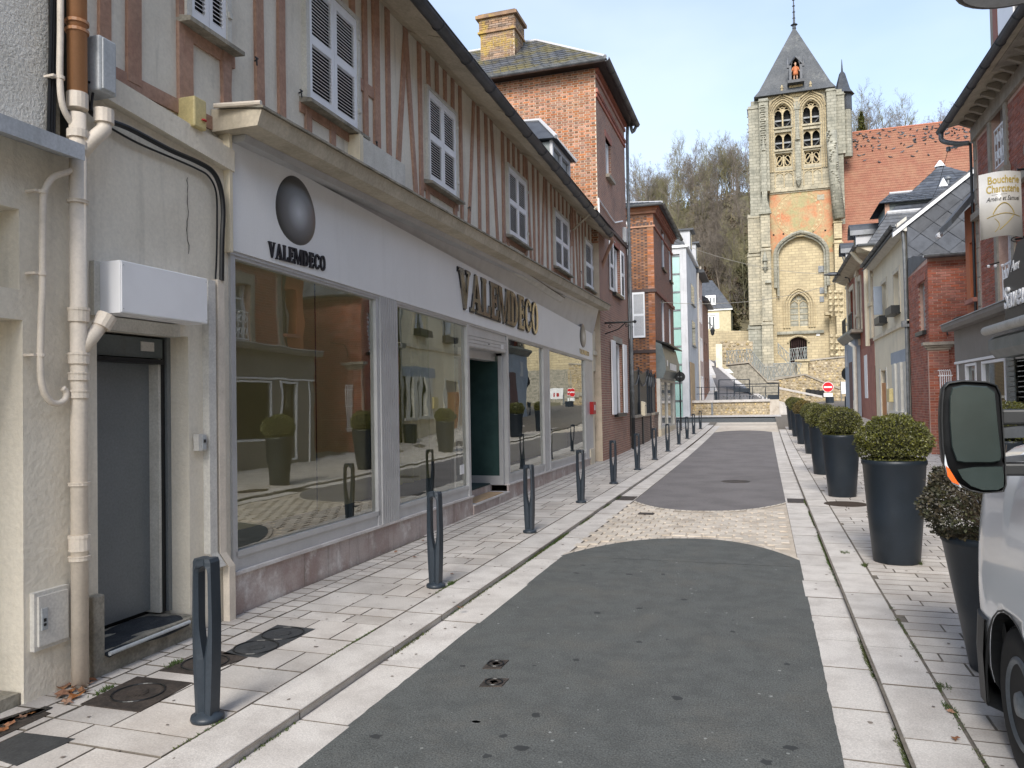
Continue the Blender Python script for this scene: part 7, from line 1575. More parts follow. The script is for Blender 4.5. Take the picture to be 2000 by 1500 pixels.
# niche with painted statue
nx0,nx1=X(1541,140,TY-.9),X(1567,140,TY-.9); nz0,nz1=Zt(1553,156,TY-.9),Zt(1553,112,TY-.9); zs_=nz0+(nz1-nz0)*.55
m=MB(); m.box(nx0,nx0+.28,TY-1.0,TY+2.2,nz0,zs_+.3); m.box(nx1-.28,nx1,TY-1.0,TY+2.2,nz0,zs_+.3); spandrels(m,nx0+.28,nx1-.28,zs_,zs_+1.15,zs_+1.25,TY-1.0,TY+2.5,6); m.py([(nx0-.05,zs_+.7),(nx1+.05,zs_+.7),((nx0+nx1)/2,nz1+.3)],TY-1.05,TY-.9) if False else None
xc=(nx0+nx1)/2; m.tube([(nx0-.1,TY-1.0,zs_+.3),(xc,TY-1.0,nz1+.1)],.12,5); m.tube([(nx1+.1,TY-1.0,zs_+.3),(xc,TY-1.0,nz1+.1)],.12,5)
for x in (nx0-.12,nx1+.12): m.box(x-.12,x+.12,TY-1.1,TY-.8,zs_+.0,zs_+.4); m.lathe((x,TY-.95,zs_+.4),[(.16,0),(.02,1.0)],6)
m.box(nx0-.2,nx1+.2,TY-1.1,TY+1,nz0-.35,nz0); cobj(m,'roof_niche',M['slate']); m=MB(); m.add([(nx0,TY-.9,zs_+.3),(xc,TY-.9,nz1),(xc,TY+3.2,nz1),(nx0,TY+3.2,zs_+.3),(nx1,TY-.9,zs_+.3),(nx1,TY+3.2,zs_+.3)],[(0,1,2,3),(1,4,5,2)]); cobj(m,'niche_roof',M['slate']); m=MB(); m.box(nx0+.2,nx1-.2,TY+.2,TY+.3,nz0,zs_+1.2); cobj(m,'niche_back',M['dark'])
sz=nz0; ST=thing('statue','small painted statue in an ochre tunic standing in the roof niche of the tower','statue',(xc,TY-.5,sz))
h=2.35
m=MB(); m.tube([(-.18,0,0),(-.17,0,.55),(-.14,0,1.0)],[.10,.09,.13],8); m.tube([(.18,0,0),(.17,0,.55),(.14,0,1.0)],[.10,.09,.13],8); m.lathe((0,0,1.95),[(.07,-.15),(.10,0),(.15,.12),(.15,.25),(.07,.38)],10); 
for sg in (-1,1): m.tube([(sg*.3,0,1.62),(sg*.45,-.05,1.25),(sg*.55,-.15,1.0)],[.10,.08,.06],8)
m.obj('body',M['skin'],ST,smooth=True)
m=MB(); m.lathe((0,0,0),[(.36,.72),(.30,1.05),(.26,1.25),(.33,1.62),(.26,1.78),(.09,1.84)],14,1,.7)
for sg in (-1,1): m.tube([(sg*.25,0,1.66),(sg*.36,-.02,1.45),(sg*.42,-.05,1.3)],[.12,.11,.11],8)
m.obj('tunic',M['robe'],ST,smooth=True)
for sg in (-1,1): MB().box(sg*.17-.09,sg*.17+.09,-.2,.1,-.02,.12).obj('boot',M['greywhite'],ST)
# nave
NV=thing('church_nave','long church nave with steep orange tiled roof speckled with pigeons','church',(20,106,0)); rA=atY(1627,264,106); rB=atY(1960,226,106); eZ=atY(1662,478,99.2).z
rAz=(rA.z+rB.z)/2
m=MB(); rows=30
P0=Vector((rA.x-.5,106,rA.z)); P1=Vector((34,106,rA.z)); Q0=Vector((rA.x-.5,99.2,eZ)); Q1=Vector((34,99.2,eZ))
m.quad(Q0,Q1,P1,P0); m.quad(P0,P1,(34,113,eZ),(rA.x-.5,113,eZ)); m.add([Q1,(34,113,eZ),P1],[(0,1,2)])
# rotate coords for texture: tiles laid as courses
m.obj('tiled_roof',BW['tiles'],NV,world=True)
m=MB(); 
for i in range(46):
    f=i/46; a_=Q0.lerp(P0,f); b_=Q1.lerp(P1,f); nrm=Vector((0,-1,.5)).normalized()*.035; c_=Q0.lerp(P0,f+1/46*.9); d_=Q1.lerp(P1,f+1/46*.9); m.quad(a_+nrm,b_+nrm,d_+nrm*.1,c_+nrm*.1); m.quad(a_,b_,b_+nrm,a_+nrm)
m.obj('tile_course',BW['tiles'],NV,world=True,kind='stuff'); MB().tube([P0,P1],.14,6).obj('ridge_tiles',M['tile'],NV,world=True)
m=MB(); m.box(rA.x-.5,34,99.9,112,zG-1,eZ); m.obj('nave_wall',BW['ashlarw'],NV,world=True)
# pigeons
def pigmesh():
    m=MB(); pts=[(-.17,.0),(-.10,.05),(0,.075),(.08,.06),(.12,.045),(.15,.05),(.18,.02)]; m.tube([(-.22,0,.06),(-.12,0,.09),(0,0,.11),(.09,0,.15),(.13,0,.20),(.17,0,.21),(.20,0,.20)],[.02,.05,.08,.06,.035,.035,.008],6); return m.mesh('pigeon',M['pigeon'],True)
pm=pigmesh(); pr=random.Random(11); nrm=(P1-P0).cross(Q0-P0).normalized()
if nrm.z<0: nrm=-nrm
cnt=0
while cnt<150:
    x=1634+262*pr.random()**1.15; f=(x-1634)/262
    ytop=263-.112*(x-1630); d=3+abs(pr.gauss(0,1))*(20 if f<.3 else 26)
    if pr.random()<.25*(1-f): d+=12
    y=ytop+d
    if d>75: continue
    r=ray(x,y); t=(P0-CAM).dot(nrm)/r.dot(nrm); p=CAM+r*t
    o=link('pigeon',pm,None,p-Vector((0,0,.02)),(0,0,pr.uniform(0,6.28)),[pr.uniform(1.1,1.45)]*3); tag(o,'pigeon resting among the flock on the orange nave roof','pigeon','pigeons on the nave roof'); cnt+=1
# ================================================================ CHURCH SURROUNDINGS
def gwall(name,label,cat,px,Y,th,mt,stones=0,grp=None,cap=None):
    P=[atY(x,y,Y) for x,y in px]; c=P[0]; t=thing(name,label,cat,(c.x,Y,0),0,grp)
    poly=[(p.x,p.z) for p in P]; ar=sum(poly[k][0]*poly[(k+1)%len(poly)][1]-poly[(k+1)%len(poly)][0]*poly[k][1] for k in range(len(poly)))
    if ar<0: poly=poly[::-1]
    m=MB(); m.py(poly,Y,Y+th); m.obj('masonry',mt,t,world=True)
    if stones:
        def inside(x,z):
            r=False; n=len(poly)
            for i in range(n):
                (x1,z1),(x2,z2)=poly[i],poly[(i+1)%n]
                if (z1>z)!=(z2>z) and x<(x2-x1)*(z-z1)/(z2-z1)+x1: r=not r
            return r
        xs=[p[0] for p in poly]; zs=[p[1] for p in poly]; m=MB(); s_=stones; z=min(zs)+s_*.4; row=0
        while z<max(zs):
            x=min(xs)+(s_*.5 if row%2 else 0)
            while x<max(xs):
                jx,jz=rr.uniform(-.25,.25)*s_,rr.uniform(-.2,.2)*s_
                if inside(x+jx,z+jz):
                    w_=s_*rr.uniform(.32,.46); h_=s_*rr.uniform(.26,.4); k=7; pts=[(x+jx+math.cos(a*2*PI/k)*w_*rr.uniform(.85,1.1),z+jz+math.sin(a*2*PI/k)*h_*rr.uniform(.85,1.1)) for a in range(k)]
                    m.prism([(a,Y-.0,b) for a,b in pts],[(x+jx+(a-x-jx)*.7,Y-.05*s_/.3,z+jz+(b-z-jz)*.7) for a,b in pts][::1])
                x+=s_
            z+=s_*.85; row+=1
        m.obj('flint_stone',M['flint'],t,world=True,kind='stuff')
    if cap:
        for (x1,y1),(x2,y2) in zip(cap[:-1],cap[1:]):
            a=atY(x1,y1,Y); b=atY(x2,y2,Y); m=MB(); m.prism([(a.x,Y-.12,a.z),(a.x,Y+th+.05,a.z),(a.x,Y+th+.05,a.z+.16),(a.x,Y-.12,a.z+.16)],[(b.x,Y-.12,b.z),(b.x,Y+th+.05,b.z),(b.x,Y+th+.05,b.z+.16),(b.x,Y-.12,b.z+.16)]); m.obj('coping',M['kerb'] if cap and Y<67 else M['quoin'],t,world=True)
    return t
zw=zg(51.9)
LW=gwall('flint_wall','low straight flint wall with pale coping across the end of the street','wall',[(1300,815),(1504,813),(1504,783),(1300,787)],51.9,.45,M['flintbed'],.20,cap=[(1300,788),(1504,784)])
a=atY(1504,812,51.9); b=atY(1522,783,51.9); MB().box(a.x,b.x,51.86,52.4,zw-.3,b.z+.10).obj('end_pier',M['sett'],LW,world=True)
a=atY(1391,800,51.9); MB().box(a.x-.06,a.x+.06,51.82,51.9,zw,b.z+.02).obj('drain_pipe',M['zinc'],LW,world=True)
m=MB(); 
for k in range(9):
    t=k/8; x=b.x+.0+1.1*math.sin(t*PI/2); y=52.0+1.6*(1-math.cos(t*PI/2)); m.v+=[(x,y,zw-.3),(x,y,b.z-.55*t),(x-.25,y+.1,zw-.3),(x-.25,y+.1,b.z-.55*t)]
for k in range(8): q_=4*k; m.f+=[(q_,q_+4,q_+5,q_+1),(q_+1,q_+5,q_+7,q_+3)]
m.obj('curved_end',M['kerb'],LW,world=True)
gwall('flint_wall','tall flint retaining wall below the church to the right of the stair','wall',[(1557,735),(1557,711),(1600,704),(1700,694),(1700,790),(1630,760),(1580,745)],88,1.5,M['flintbed'],.34,cap=[(1553,709),(1600,703),(1700,693)])
a=atY(1568,745,87.7); b=atY(1568,706,87.7); gp_=thing('gate_pier','square stone pier at the head of the church stair','pier',(a.x,87.7,0)); MB().box(a.x-.55,a.x+.55,87.3,88.1,a.z-1,b.z).obj('shaft',BW['ashlarw'],gp_,world=True); MB().box(a.x-.75,a.x+.75,87.1,88.3,b.z,b.z+.2).obj('cap',BW['ashlarw'],gp_,world=True)
gwall('stair_wall','sloping flint parapet wall of the church stair with grey coping','wall',[(1500,765),(1512,742),(1572,733),(1668,772),(1668,806),(1560,790),(1500,775)],76,.6,M['flintbed'],.32,cap=[(1505,744),(1545,737),(1572,733),(1668,772)])
gwall('flint_wall','small flint wall with white sloping coping beside the ramp','wall',[(1522,762),(1606,779),(1620,779),(1620,800),(1522,800)],64,.5,M['flintbed'],.26,cap=[(1522,760),(1606,777)])
gwall('flint_wall','low flint kerb wall behind the no entry sign','wall',[(1606,782),(1690,790),(1690,800),(1606,800)],63,.4,M['flintbed'],.26)
gwall('dark_stair_wall','dark mossy triangular retaining wall under the zigzag railing','wall',[(1419,715),(1462,711),(1499,748),(1519,748),(1528,800),(1500,790),(1470,772),(1440,735)],72,3,M['concrete'],0,cap=[(1417,714),(1462,709),(1499,747),(1522,747)])
gwall('ruined_wall','old rubble wall with dark flat top on the left of the tower','wall',[(1403,710),(1403,668),(1432,666),(1470,667),(1470,712)],93,1.2,M['flintbed'],.5)
gwall('terrace_wall','beige panelled retaining wall under the lawn of the yellow house','wall',[(1370,720),(1370,646),(1470,646),(1470,720)],104,1.0,BW['ashlarw'])
a=atY(1405,705,91); b=atY(1405,672,91); o=MB().box(a.x-.35,a.x+.35,90.7,91.3,a.z-1,b.z).obj('stone_post',M['creamstone']); tag(o,'upright pale stone post at the top of the ramp','post')
# raised ground behind the walls
m=MB(); g1=atY(1420,645,104.5).z; 
m.quad((-60,104.6,g1-.1),(xLL-.5,104.6,g1-.1),(xLL-.5,125,g1+1.5),(-60,125,g1+1.5)); o=m.obj('lawn',M['grass'],None); o['kind']='structure'
m=MB(); zc=atY(1560,705,96).z; m.box(-1.5,16,88.2,100,zc-6,zc-.5); m.box(-60,-1.5,92.5,104,0,4.6); o=m.obj('terrace',M['concrete']); o['kind']='structure'
m=MB(); z7=atY(1540,752,80).z; m.box(.3,9.0,76.6,88.0,-1,z7-.3); o=m.obj('landing',M['concrete']); o['kind']='structure'
# ramp road
L_=[atY(1340,800,56.5),atY(1383,790,62),atY(1383,765,70),atY(1382,735,80),atY(1381,712,90),atY(1375,700,97)]; R_=[atY(1560,803,56.5),atY(1532,802,62),atY(1480,778,70),atY(1436,750,80),atY(1402,720,90),atY(1396,705,97)]
m=MB(); n=len(L_)
for i in range(n-1):
    m.quad(L_[i],R_[i],R_[i+1],L_[i+1])
o=m.obj('ramp_road',M['asphalt_grey']); o['kind']='structure'
m=MB()
for i in range(n-1):
    a,b=R_[i],R_[i+1]; w_=Vector((.5,0,0)); m.prism([a-Vector((0,0,.3)),a+w_-Vector((0,0,.3)),a+w_+Vector((0,0,.14)),a+Vector((0,0,.14))],[b-Vector((0,0,.3)),b+w_-Vector((0,0,.3)),b+w_+Vector((0,0,.14)),b+Vector((0,0,.14))])
m.obj('ramp_kerb',M['kerb'],o)
for i in range(n-1):
    a,b=L_[i],L_[i+1]; m=MB(); m.prism([a-Vector((6,0,.2)),a-Vector((-.8,0,.2)),a+Vector((.8,0,.1)),a+Vector((-6,0,.1))],[b-Vector((6,0,.2)),b-Vector((-.4,0,.2)),b+Vector((.4,0,.1)),b+Vector((-6,0,.1))]); m.obj('ramp_footway',M['kerb'],o)
# zigzag railings
def rail(label,pxs_,Y,h,n,mt,grp=None,post=True):
    P=[atY(x,y,Y) for x,y in pxs_]; t=thing('railing',label,'railing',(P[0].x,Y,P[0].z),0,grp); c=Vector((P[0].x,Y,P[0].z))
    up=Vector((0,0,h)); lens=[(q-p).length for p,q in zip(P[:-1],P[1:])]; tot=sum(lens)
    MB().tube([p-c+up for p in P],.045,5).obj('handrail',mt,t); MB().tube([p-c for p in P],.035,5).obj('bottom_rail',mt,t)
    def at(f):
        d=f*tot
        for p,q,l in zip(P[:-1],P[1:],lens):
            if d<=l+1e-6: return p.lerp(q,d/l)-c
            d-=l
        return P[-1]-c
    for i in range(n):
        a,b,cc=at(i/n),at((i+1)/n),at((i+.5)/n); m=MB(); m.tube([a,b+up],.028,4); m.tube([b,a+up],.028,4); m.obj('cross_bar',mt,t)
    for i in range(0,n+1,3): MB().tube([at(i/n),at(i/n)+up*1.1],.04,5).obj('post',mt,t)
    return t
rail('pale zigzag railing on the dark wall descending left of the tower',[(1420,711),(1466,707),(1494,742),(1513,742)],72.2,1.15,17,M['railpaint'])
rail('short pale zigzag railing at the foot of the tower door',[(1543,704),(1577,700)],91,1.25,7,M['railpaint'])
rail('pale cross railing on the landing below the gate pier',[(1512,735),(1553,733),(1566,735)],78,1.2,5,M['railpaint'])
rail('pale sloping handrail beside the church stair',[(1520,690),(1543,712)],84,1.0,3,M['railpaint'])
# dark railings and bench in the little square
dk=M['gate']; t=thing('railing','dark thin railing along the top of the low flint wall','railing',(-2,56,0)); a=atY(1345,785,56);b=atY(1523,782,56)
for hy in (757,770,784): p,q=atY(1345,hy,56),atY(1523,hy-3,56); MB().tube([p-Vector((-2,56,0)),q-Vector((-2,56,0))],.02,4).obj('rail',dk,t)
for x in range(1345,1524,25): p,q=atY(x,788,56),atY(x,756,56); MB().tube([p-Vector((-2,56,0)),q-Vector((-2,56,0))],.025,4).obj('post',dk,t)
t=thing('shelter_frame','dark open frame with bench panel behind the low wall','frame',(-1,60,0)); c=Vector((-1,60,0))
for xs_ in ((1404,1404),(1434,1434),(1464,1464),(1521,1521)): p,q=atY(xs_[0],785,60),atY(xs_[1],742 if xs_[0]<1470 else 750,60); MB().tube([p-c,q-c],.035,4).obj('post',dk,t)
for (x1,y1),(x2,y2) in (((1404,742),(1464,741)),((1434,751),(1521,749)),((1404,785),(1521,783))): MB().tube([atY(x1,y1,60)-c,atY(x2,y2,60)-c],.03,4).obj('rail',dk,t)
for x1,x2,y1,y2 in ((1434,1463,758,766),(1500,1521,771,784)): p,q=atY(x1,y2,60)-c,atY(x2,y1,60)-c; MB().box(p.x,q.x,-.03,.03,p.z,q.z).obj('panel',dk,t)
for i in range(14):
    x=1412+i*6.5; p=atY(x,784,54.5); q=atY(x+3,776,54.5); m=MB(); m.tube([(-.15,0,-.1),(-.15,0,.3),(.0,0,.42),(.15,0,.3),(.15,0,-.1)],.025,5); o=m.obj('bicycle_rack',M['zinc']); o.location=p; o.rotation_euler=(0,0,.9); tag(o,'small grey hoop of the bicycle rack behind the low wall','bicycle rack','hoops of the bicycle rack')
a=atY(1399,783,55); o=MB().tube([(a.x,55,a.z-.2),(a.x,55,atY(1399,764,55).z)],.09,8).obj('bollard_post',dk); tag(o,'short dark round post behind the low flint wall','bollard')
P=atY(1590,771,66); bx=thing('planter_trough','long low black planter boxes on the ramp wall','planter',(P.x,66,0))
for k in range(4): p=atY(1574+k*9,771+k*.8,66); q=atY(1582+k*9,760+k*.8,66); MB().box(p.x-P.x,q.x-P.x,-.4,.4,p.z-.1,q.z).obj('box',M['black'],bx)
# lantern
P=atY(1392,662,92); la=thing('lantern','old style black street lantern on a bracket near the yellow house','street lamp',(P.x,92,P.z)); MB().lathe((0,0,.4),[(.06,0),(.18,.12),(.27,.6),(.29,.64),(.14,.85),(.03,1.05)],6).obj('lantern_head',M['black'],la); MB().tube([(0,0,1.5),(-.4,0,1.9),(-1.6,0,1.6)],.06,5).obj('bracket',M['black'],la)
# yellow house
YH=110; x0_,x1_=X(1330,640,YH),X(1428,640,YH); g0=atY(1400,642,YH).z; ev=atY(1400,603,YH).z; rt=atY(1395,547,YH+3).z
yh=thing('yellow_house','pale yellow house with steep dark slate roof and white dormer on the hillside','house',((x0_+x1_)/2,YH,g0)); O=Vector(((x0_+x1_)/2,YH,g0))
w0,w1=X(1381,628,YH),X(1399,628,YH); wt=atY(1390,616,YH).z
m=wallgrid(MB(),x0_,x1_,g0-.5,ev,[(w0,w1,g0,wt)],YH,.3); m.quad((x1_,YH+.001,g0-.5),(x1_,YH+7,g0-.5),(x1_,YH+7,ev),(x1_,YH+.001,ev)); m.obj('wall',mat('pale_yellow_render',(.58,.50,.33),rough=.85),yh,world=True)
MB().box(x0_-.2,x1_+.25,YH-.2,YH-.0,ev-.25,ev).obj('cornice',M['whitepvc'],yh,world=True); MB().box(w0,w1,YH+.2,YH+.25,g0,wt).obj('window_pane',M['window'],yh,world=True)
m=MB(); 
for x in (w0,(w0+w1)/2-.12,w1-.25): m.box(x,x+.25,YH+.05,YH+.19,g0,wt)
m.box(w0-.4,w0,YH-.08,YH,g0,wt+.3); m.box(w1,w1+.4,YH-.08,YH,g0,wt+.3); m.box(w0,w1,YH-.08,YH,wt,wt+.3); m.box(w0,w1,YH+.04,YH+.188,wt-.2,wt); m.obj('window_frame',M['whitepvc'],yh,world=True)
m=MB(); e=.3; rz_=rt; m.add([(x0_-e,YH-e,ev),(x1_+e,YH-e,ev),(x1_+e,YH+7,ev),(x0_-e,YH+7,ev),(x0_,YH+3,rz_),(x1_-2.6,YH+3,rz_),(x1_-1.0,YH+.9,ev+(rz_-ev)*.45),(x1_-1.0,YH+5,ev+(rz_-ev)*.45),(x0_-.2,YH+.9,ev+(rz_-ev)*.45)],[(0,1,6,8),(8,6,5,4),(1,2,7,6),(6,7,5),(2,3,4,5,7),(3,0,8,4)]); m.obj('slate_roof',M['slate'],yh,world=True)
d0,d1=X(1378,590,YH),X(1398,590,YH); dz0_,dz1_=atY(1388,596,YH).z,atY(1388,577,YH).z; MB().box(d0,d1,YH-.1,YH+3,dz0_,dz1_).obj('dormer',M['whitepvc'],yh,world=True)
for k in range(3): w_=(d1-d0)/3; MB().box(d0+w_*k+.14,d0+w_*(k+1)-.14,YH-.13,YH-.101,dz0_+.3,dz1_-.35).obj('dormer_pane',M['window'],yh,world=True)
# ================================================================ HILL AND TREES
hr=random.Random(21)
def hillz(x,y):
    crest=39.5+(.15*x if x>0 else .16*x); z=12+(y-122)*1.05
    z=min(z,crest+ (y-150)*.05); return z+2.5*noise.noise(Vector((x*.05,y*.05,0)))+.8*noise.noise(Vector((x*.2,y*.2,4)))
m=MB(); xs=[-110+5*i for i in range(45)]; ys=[122+4*i for i in range(20)]+[220,320]
for y in ys:
    for x in xs: m.v.append((x,y,hillz(x,y) if y<=200 else hillz(x,200)))
n=len(xs)
for j in range(len(ys)-1):
    for i in range(n-1): a=j*n+i; m.f.append((a,a+1,a+n+1,a+n))
o=m.obj('hillside',M['hill'],smooth=True); o['kind']='structure'
def tree_mesh(seed,H,bark,lean=0,dens=1):
    r=random.Random(seed); m=MB(); 
    def branch(p,d,L,rad,lev):
        n=4 if lev<2 else 3; pts=[p]; rs=[rad]; q=p.copy(); dd=d.copy()
        for i in range(n):
            dd=(dd+Vector((r.gauss(0,.10),r.gauss(0,.10),r.gauss(0,.06)+(.05 if lev else 0)))).normalized(); q=q+dd*(L/n); pts.append(q.copy()); rs.append(rad*(1-.72*(i+1)/n))
        m.tube(pts,rs,4 if lev<2 else 3,cap=False)
        if lev>=4: return
        k=[9,5,5,4][lev]; k=max(2,int(k*dens)) if lev>0 else k
        for j in range(k):
            f=(.28+.7*(j+r.random())/k) if lev==0 else r.uniform(.2,1); i=min(int(f*n),n-1); b=pts[i].lerp(pts[i+1],f*n-i); a=r.uniform(0,2*PI); sp=r.uniform(.35,.75) if lev==0 else r.uniform(.4,.9)
            base=(pts[i+1]-pts[i]).normalized(); s=base.cross(Vector((math.cos(a),math.sin(a),.3))).normalized(); nd=(base*math.cos(sp)+s*math.sin(sp)).normalized(); nd.z=nd.z*.9+.15
            branch(b,nd.normalized(),L*(.40 if lev==0 else .55)*r.uniform(.7,1.15)*(1.15-f*.5 if lev==0 else 1),max(rad*(1-.6*f)*.5,.018),lev+1)
    branch(Vector((0,0,-.5)),Vector((lean,0,1)).normalized(),H,.020*H*.75,0)
    split=None
    return m
tm=[]
for i in range(6):
    mb=tree_mesh(100+i,hr.uniform(11,15),None,hr.uniform(-.08,.08)); tm.append(mb.mesh('bare_crown',M['bark'] if i%3 else M['barkg']))
print('tree tris',[len(t.polygons)*2 for t in tm])
def put_tree(x,y,sc_,label,grp,mi=None):
    k=hr.randrange(6) if mi is None else mi
    o=link('bare_tree',tm[k],None,(x,y,hillz(x,y)-.3),(0,0,hr.uniform(0,6.28)),(sc_,sc_,sc_*hr.uniform(.9,1.2))); tag(o,label,'tree',grp)
for i in range(185):
    y=hr.uniform(124,158); X0=atY(1236,400,y).x; X1=atY(1475,400,y).x; put_tree(hr.uniform(X0,X1),y,hr.uniform(.45,.78),'leafless tree in the wood on the slope left of the church tower','bare trees on the left slope')
for i in range(34):
    y=hr.uniform(140,162); X0=atY(1660,240,y).x; X1=atY(1910,240,y).x; put_tree(hr.uniform(X0,X1),y,hr.uniform(.5,.8),'leafless tree on the skyline above the orange nave roof','bare trees above the nave roof')
for i in range(14): x=hr.uniform(-75,-40); y=hr.uniform(126,158); put_tree(x,y,.9,'leafless tree in the wood hidden further left','bare trees far left')
# scrub and ivy covering the slope
m=MB()
def clump(cx,cy,cz,R,n,s):
    for _ in range(n):
        d=Vector((hr.gauss(0,1),hr.gauss(0,1),hr.gauss(0,.8))); d=d.normalized()*R*hr.uniform(.55,1.05); c=Vector((cx,cy,cz+R*.3))+d; u=Vector((hr.gauss(0,1),hr.gauss(0,1),hr.gauss(0,1))).normalized(); v=u.cross(d.normalized()).normalized()*s*hr.uniform(.5,1.2); u=u*s*hr.uniform(.5,1.2)
        m.add([c-u-v,c+u-v,c+u+v,c-u+v],[(0,1,2,3)])
for i in range(560):
    y=hr.uniform(121,150); x=hr.uniform(-46,4) if i<480 else hr.uniform(8,45); clump(x,y,hillz(x,y),hr.uniform(.6,1.9),46,.16)
m.obj('hillside_scrub',M['scrub'],kind='stuff')
# two dark evergreens by the tower
def evergreen(cx,cy,cz,H,R,label,mt='leaf'):
    t=thing('evergreen_tree',label,'tree',(cx,cy,cz)); MB().tube([(0,0,-.5),(0,0,H*.9)],[.18,.03],6).obj('trunk',M['bark'],t); m=MB()
    for _ in range(2600):
        f=hr.random()**.8; z=H*(.12+.88*f); rad=R*(1-f)**.7*(.75+.25*math.sin(z*4+hr.random()))+.1; a=hr.uniform(0,6.28); q=rad*hr.uniform(.5,1)
        c=Vector((math.cos(a)*q,math.sin(a)*q,z-.2*q)); u=Vector((hr.gauss(0,1),hr.gauss(0,1),hr.gauss(0,.5))).normalized()*.14; v=u.cross(Vector((hr.gauss(0,1),hr.gauss(0,1),1))).normalized()*.10; m.add([c-u,c+v,c+u,c-v],[(0,1,2,3)])
    m.obj('crown',M[mt],t)
p=atY(1683,260,118); evergreen(p.x,118,atY(1683,330,118).z-4,atY(1683,218,118).z-(atY(1683,330,118).z-4),1.7,'dark evergreen tree rising just right of the stair turret')
for i,(x,y,h,lb) in enumerate(((1375,520,7,'ivy covered green tree above the yellow house roof'),(1450,500,8,'leafy green tree beside the tower on the slope'),(1432,620,4,'low green bush beside the yellow house'))):
    Y=126 if i<2 else 118; p=atY(x,y,Y); zb=hillz(p.x,Y) if i<2 else g1; evergreen(p.x,Y,zb,h,h*.38,lb,'scrub')
# ================================================================ STREET FURNITURE
def bollard_proto():
    t=thing('bollard','','bollard',(0,0,0),0,'slender dark bollards along the left kerb')
    H=.90; ns=22
    # outline in the plane across the street: tapered blade with an eye
    def hw(z):
        t_=z/H; return .050+.019*math.sin(min(1,t_/.62)*PI/2) if t_<.62 else .069-.007*(t_-.62)/.38
    e0,e1=.335,.855
    def ew(z):
        if z<=e0 or z>=e1: return 0
        lo=min(1,(z-e0)/.24); hi=min(1,(e1-z)/.045)
        return .034*math.sin(lo*PI/2)*math.sqrt(max(0,1-(1-hi)**2))
    d=.046
    m=MB()
    def col(side):
        rings=[]; zs=[.02+ (H-.02)*i/44 for i in range(45)]
        for z in zs:
            o=hw(z)*(1 if z<H-.04 else math.sqrt(max(0,1-((z-(H-.03))/.035)**2))*.35+.65); i_=ew(z); dd=d*(1 if z<.9 else 1)
            xo,xi=(o,i_) if side>0 else (-i_,-o)
            rings.append([(xi,-dd*.55 if side>0 else -dd*.8,z),((xi+xo)/2,-dd,z),(xo,-dd*.8 if side>0 else -dd*.55,z),(xo,dd*.8 if side>0 else dd*.55,z),((xi+xo)/2,dd,z),(xi,dd*.55 if side>0 else dd*.8,z)])
        b=len(m.v)
        for r in rings: m.v.extend(r)
        for i in range(len(rings)-1):
            for k in range(6):
                a=b+i*6+k; c=b+i*6+(k+1)%6; m.f.append((a,c,c+6,a+6))
        m.f.append(tuple(b+(len(rings)-1)*6+k for k in range(6)))
    col(1); col(-1)
    m.obj('post',M['bollard'],t)
    MB().lathe((0,0,0),[(.088,0),(.092,.012),(.088,.028),(.06,.036),(.05,.05)],24).obj('foot',M['bollard'],t,smooth=True)
    return t
bp=bollard_proto()
bpx=[(408,1405),(853,1147),(1037,1040),(1137,982),(1202,945),(1246,918),(1278,898),(1303,882),(1323,868),(1338,857),(1352,848),(1367,838)]
ordn=['first','second','third','fourth','fifth','sixth','seventh','eighth','ninth','tenth','eleventh','twelfth']
for i,(x,y) in enumerate(bpx):
    Y=3.56+3.075*i if i>0 else 3.56; 
    P=gp(x,y) if i else atZ(408,1405,0); lab='%s slender dark grey bollard with an eye, counting from the camera along the left kerb'%ordn[i] if i else 'nearest dark grey bollard with scratches, in front of the grey door step'
    if i==0: o=bp; o.location=(-3.0,P.y,0); o['label']=lab
    else: o=dup(bp,(-3.0,P.y,zg(P.y)),None,lab)
    o.rotation_euler=(0,0,math.radians(-8+rnd.uniform(-3,3)) if i else math.radians(-2))
# planters with box balls
def leafball(seed,n,R,sz,mt,flat=.78,sparse=0):
    r=random.Random(seed); m=MB()
    for _ in range(n):
        d=Vector((r.gauss(0,1),r.gauss(0,1),r.gauss(0,1))).normalized(); nz_=noise.noise(d*2.3+Vector((seed,0,0)))*.13+noise.noise(d*6+Vector((0,seed,0)))*.08
        if sparse and noise.noise(d*3.1)>.12 and r.random()<sparse: continue
        q=R*(1+nz_)*(1-abs(r.gauss(0,.09))); c=Vector((d.x*q,d.y*q,d.z*q*flat))
        if d.z<-.55: c.z=-R*.55*flat+c.z*.15
        u=(d+Vector((r.gauss(0,.8),r.gauss(0,.8),r.gauss(0,.8)+.3))).normalized(); v=u.cross(Vector((r.gauss(0,1),r.gauss(0,1),r.gauss(0,1)))).normalized(); s=sz*r.uniform(.7,1.3)
        m.add([c,c+u*s*.5+v*s*.32,c+u*s,c+u*s*.5-v*s*.32],[(0,1,2,3)])
    return m
PH_,PR0,PR1=1.07,.225,.315
def pot_parts(t):
    MB().lathe((0,0,0),[(PR0-.01,0),(PR0,.012),(PR0+(PR1-PR0)*.5,PH_*.5),(PR1-.012,PH_-.06),(PR1,PH_-.045),(PR1,PH_-.012),(PR1-.01,PH_),(PR1-.035,PH_),(PR1-.045,PH_-.06)],48).obj('pot',M['pot'],t,smooth=True)
    MB().lathe((0,0,PH_-.10),[(PR1-.04,0),(PR1-.04,.03)],24).obj('soil',M['soil'],t)
potx=[(1.48,9.0,.45),(1.42,14.5,.42),(1.42,18.45,.42),(1.38,24.65,.42),(1.3,28.9,.42),(1.3,33.2,.42),(1.3,37.8,.42)]
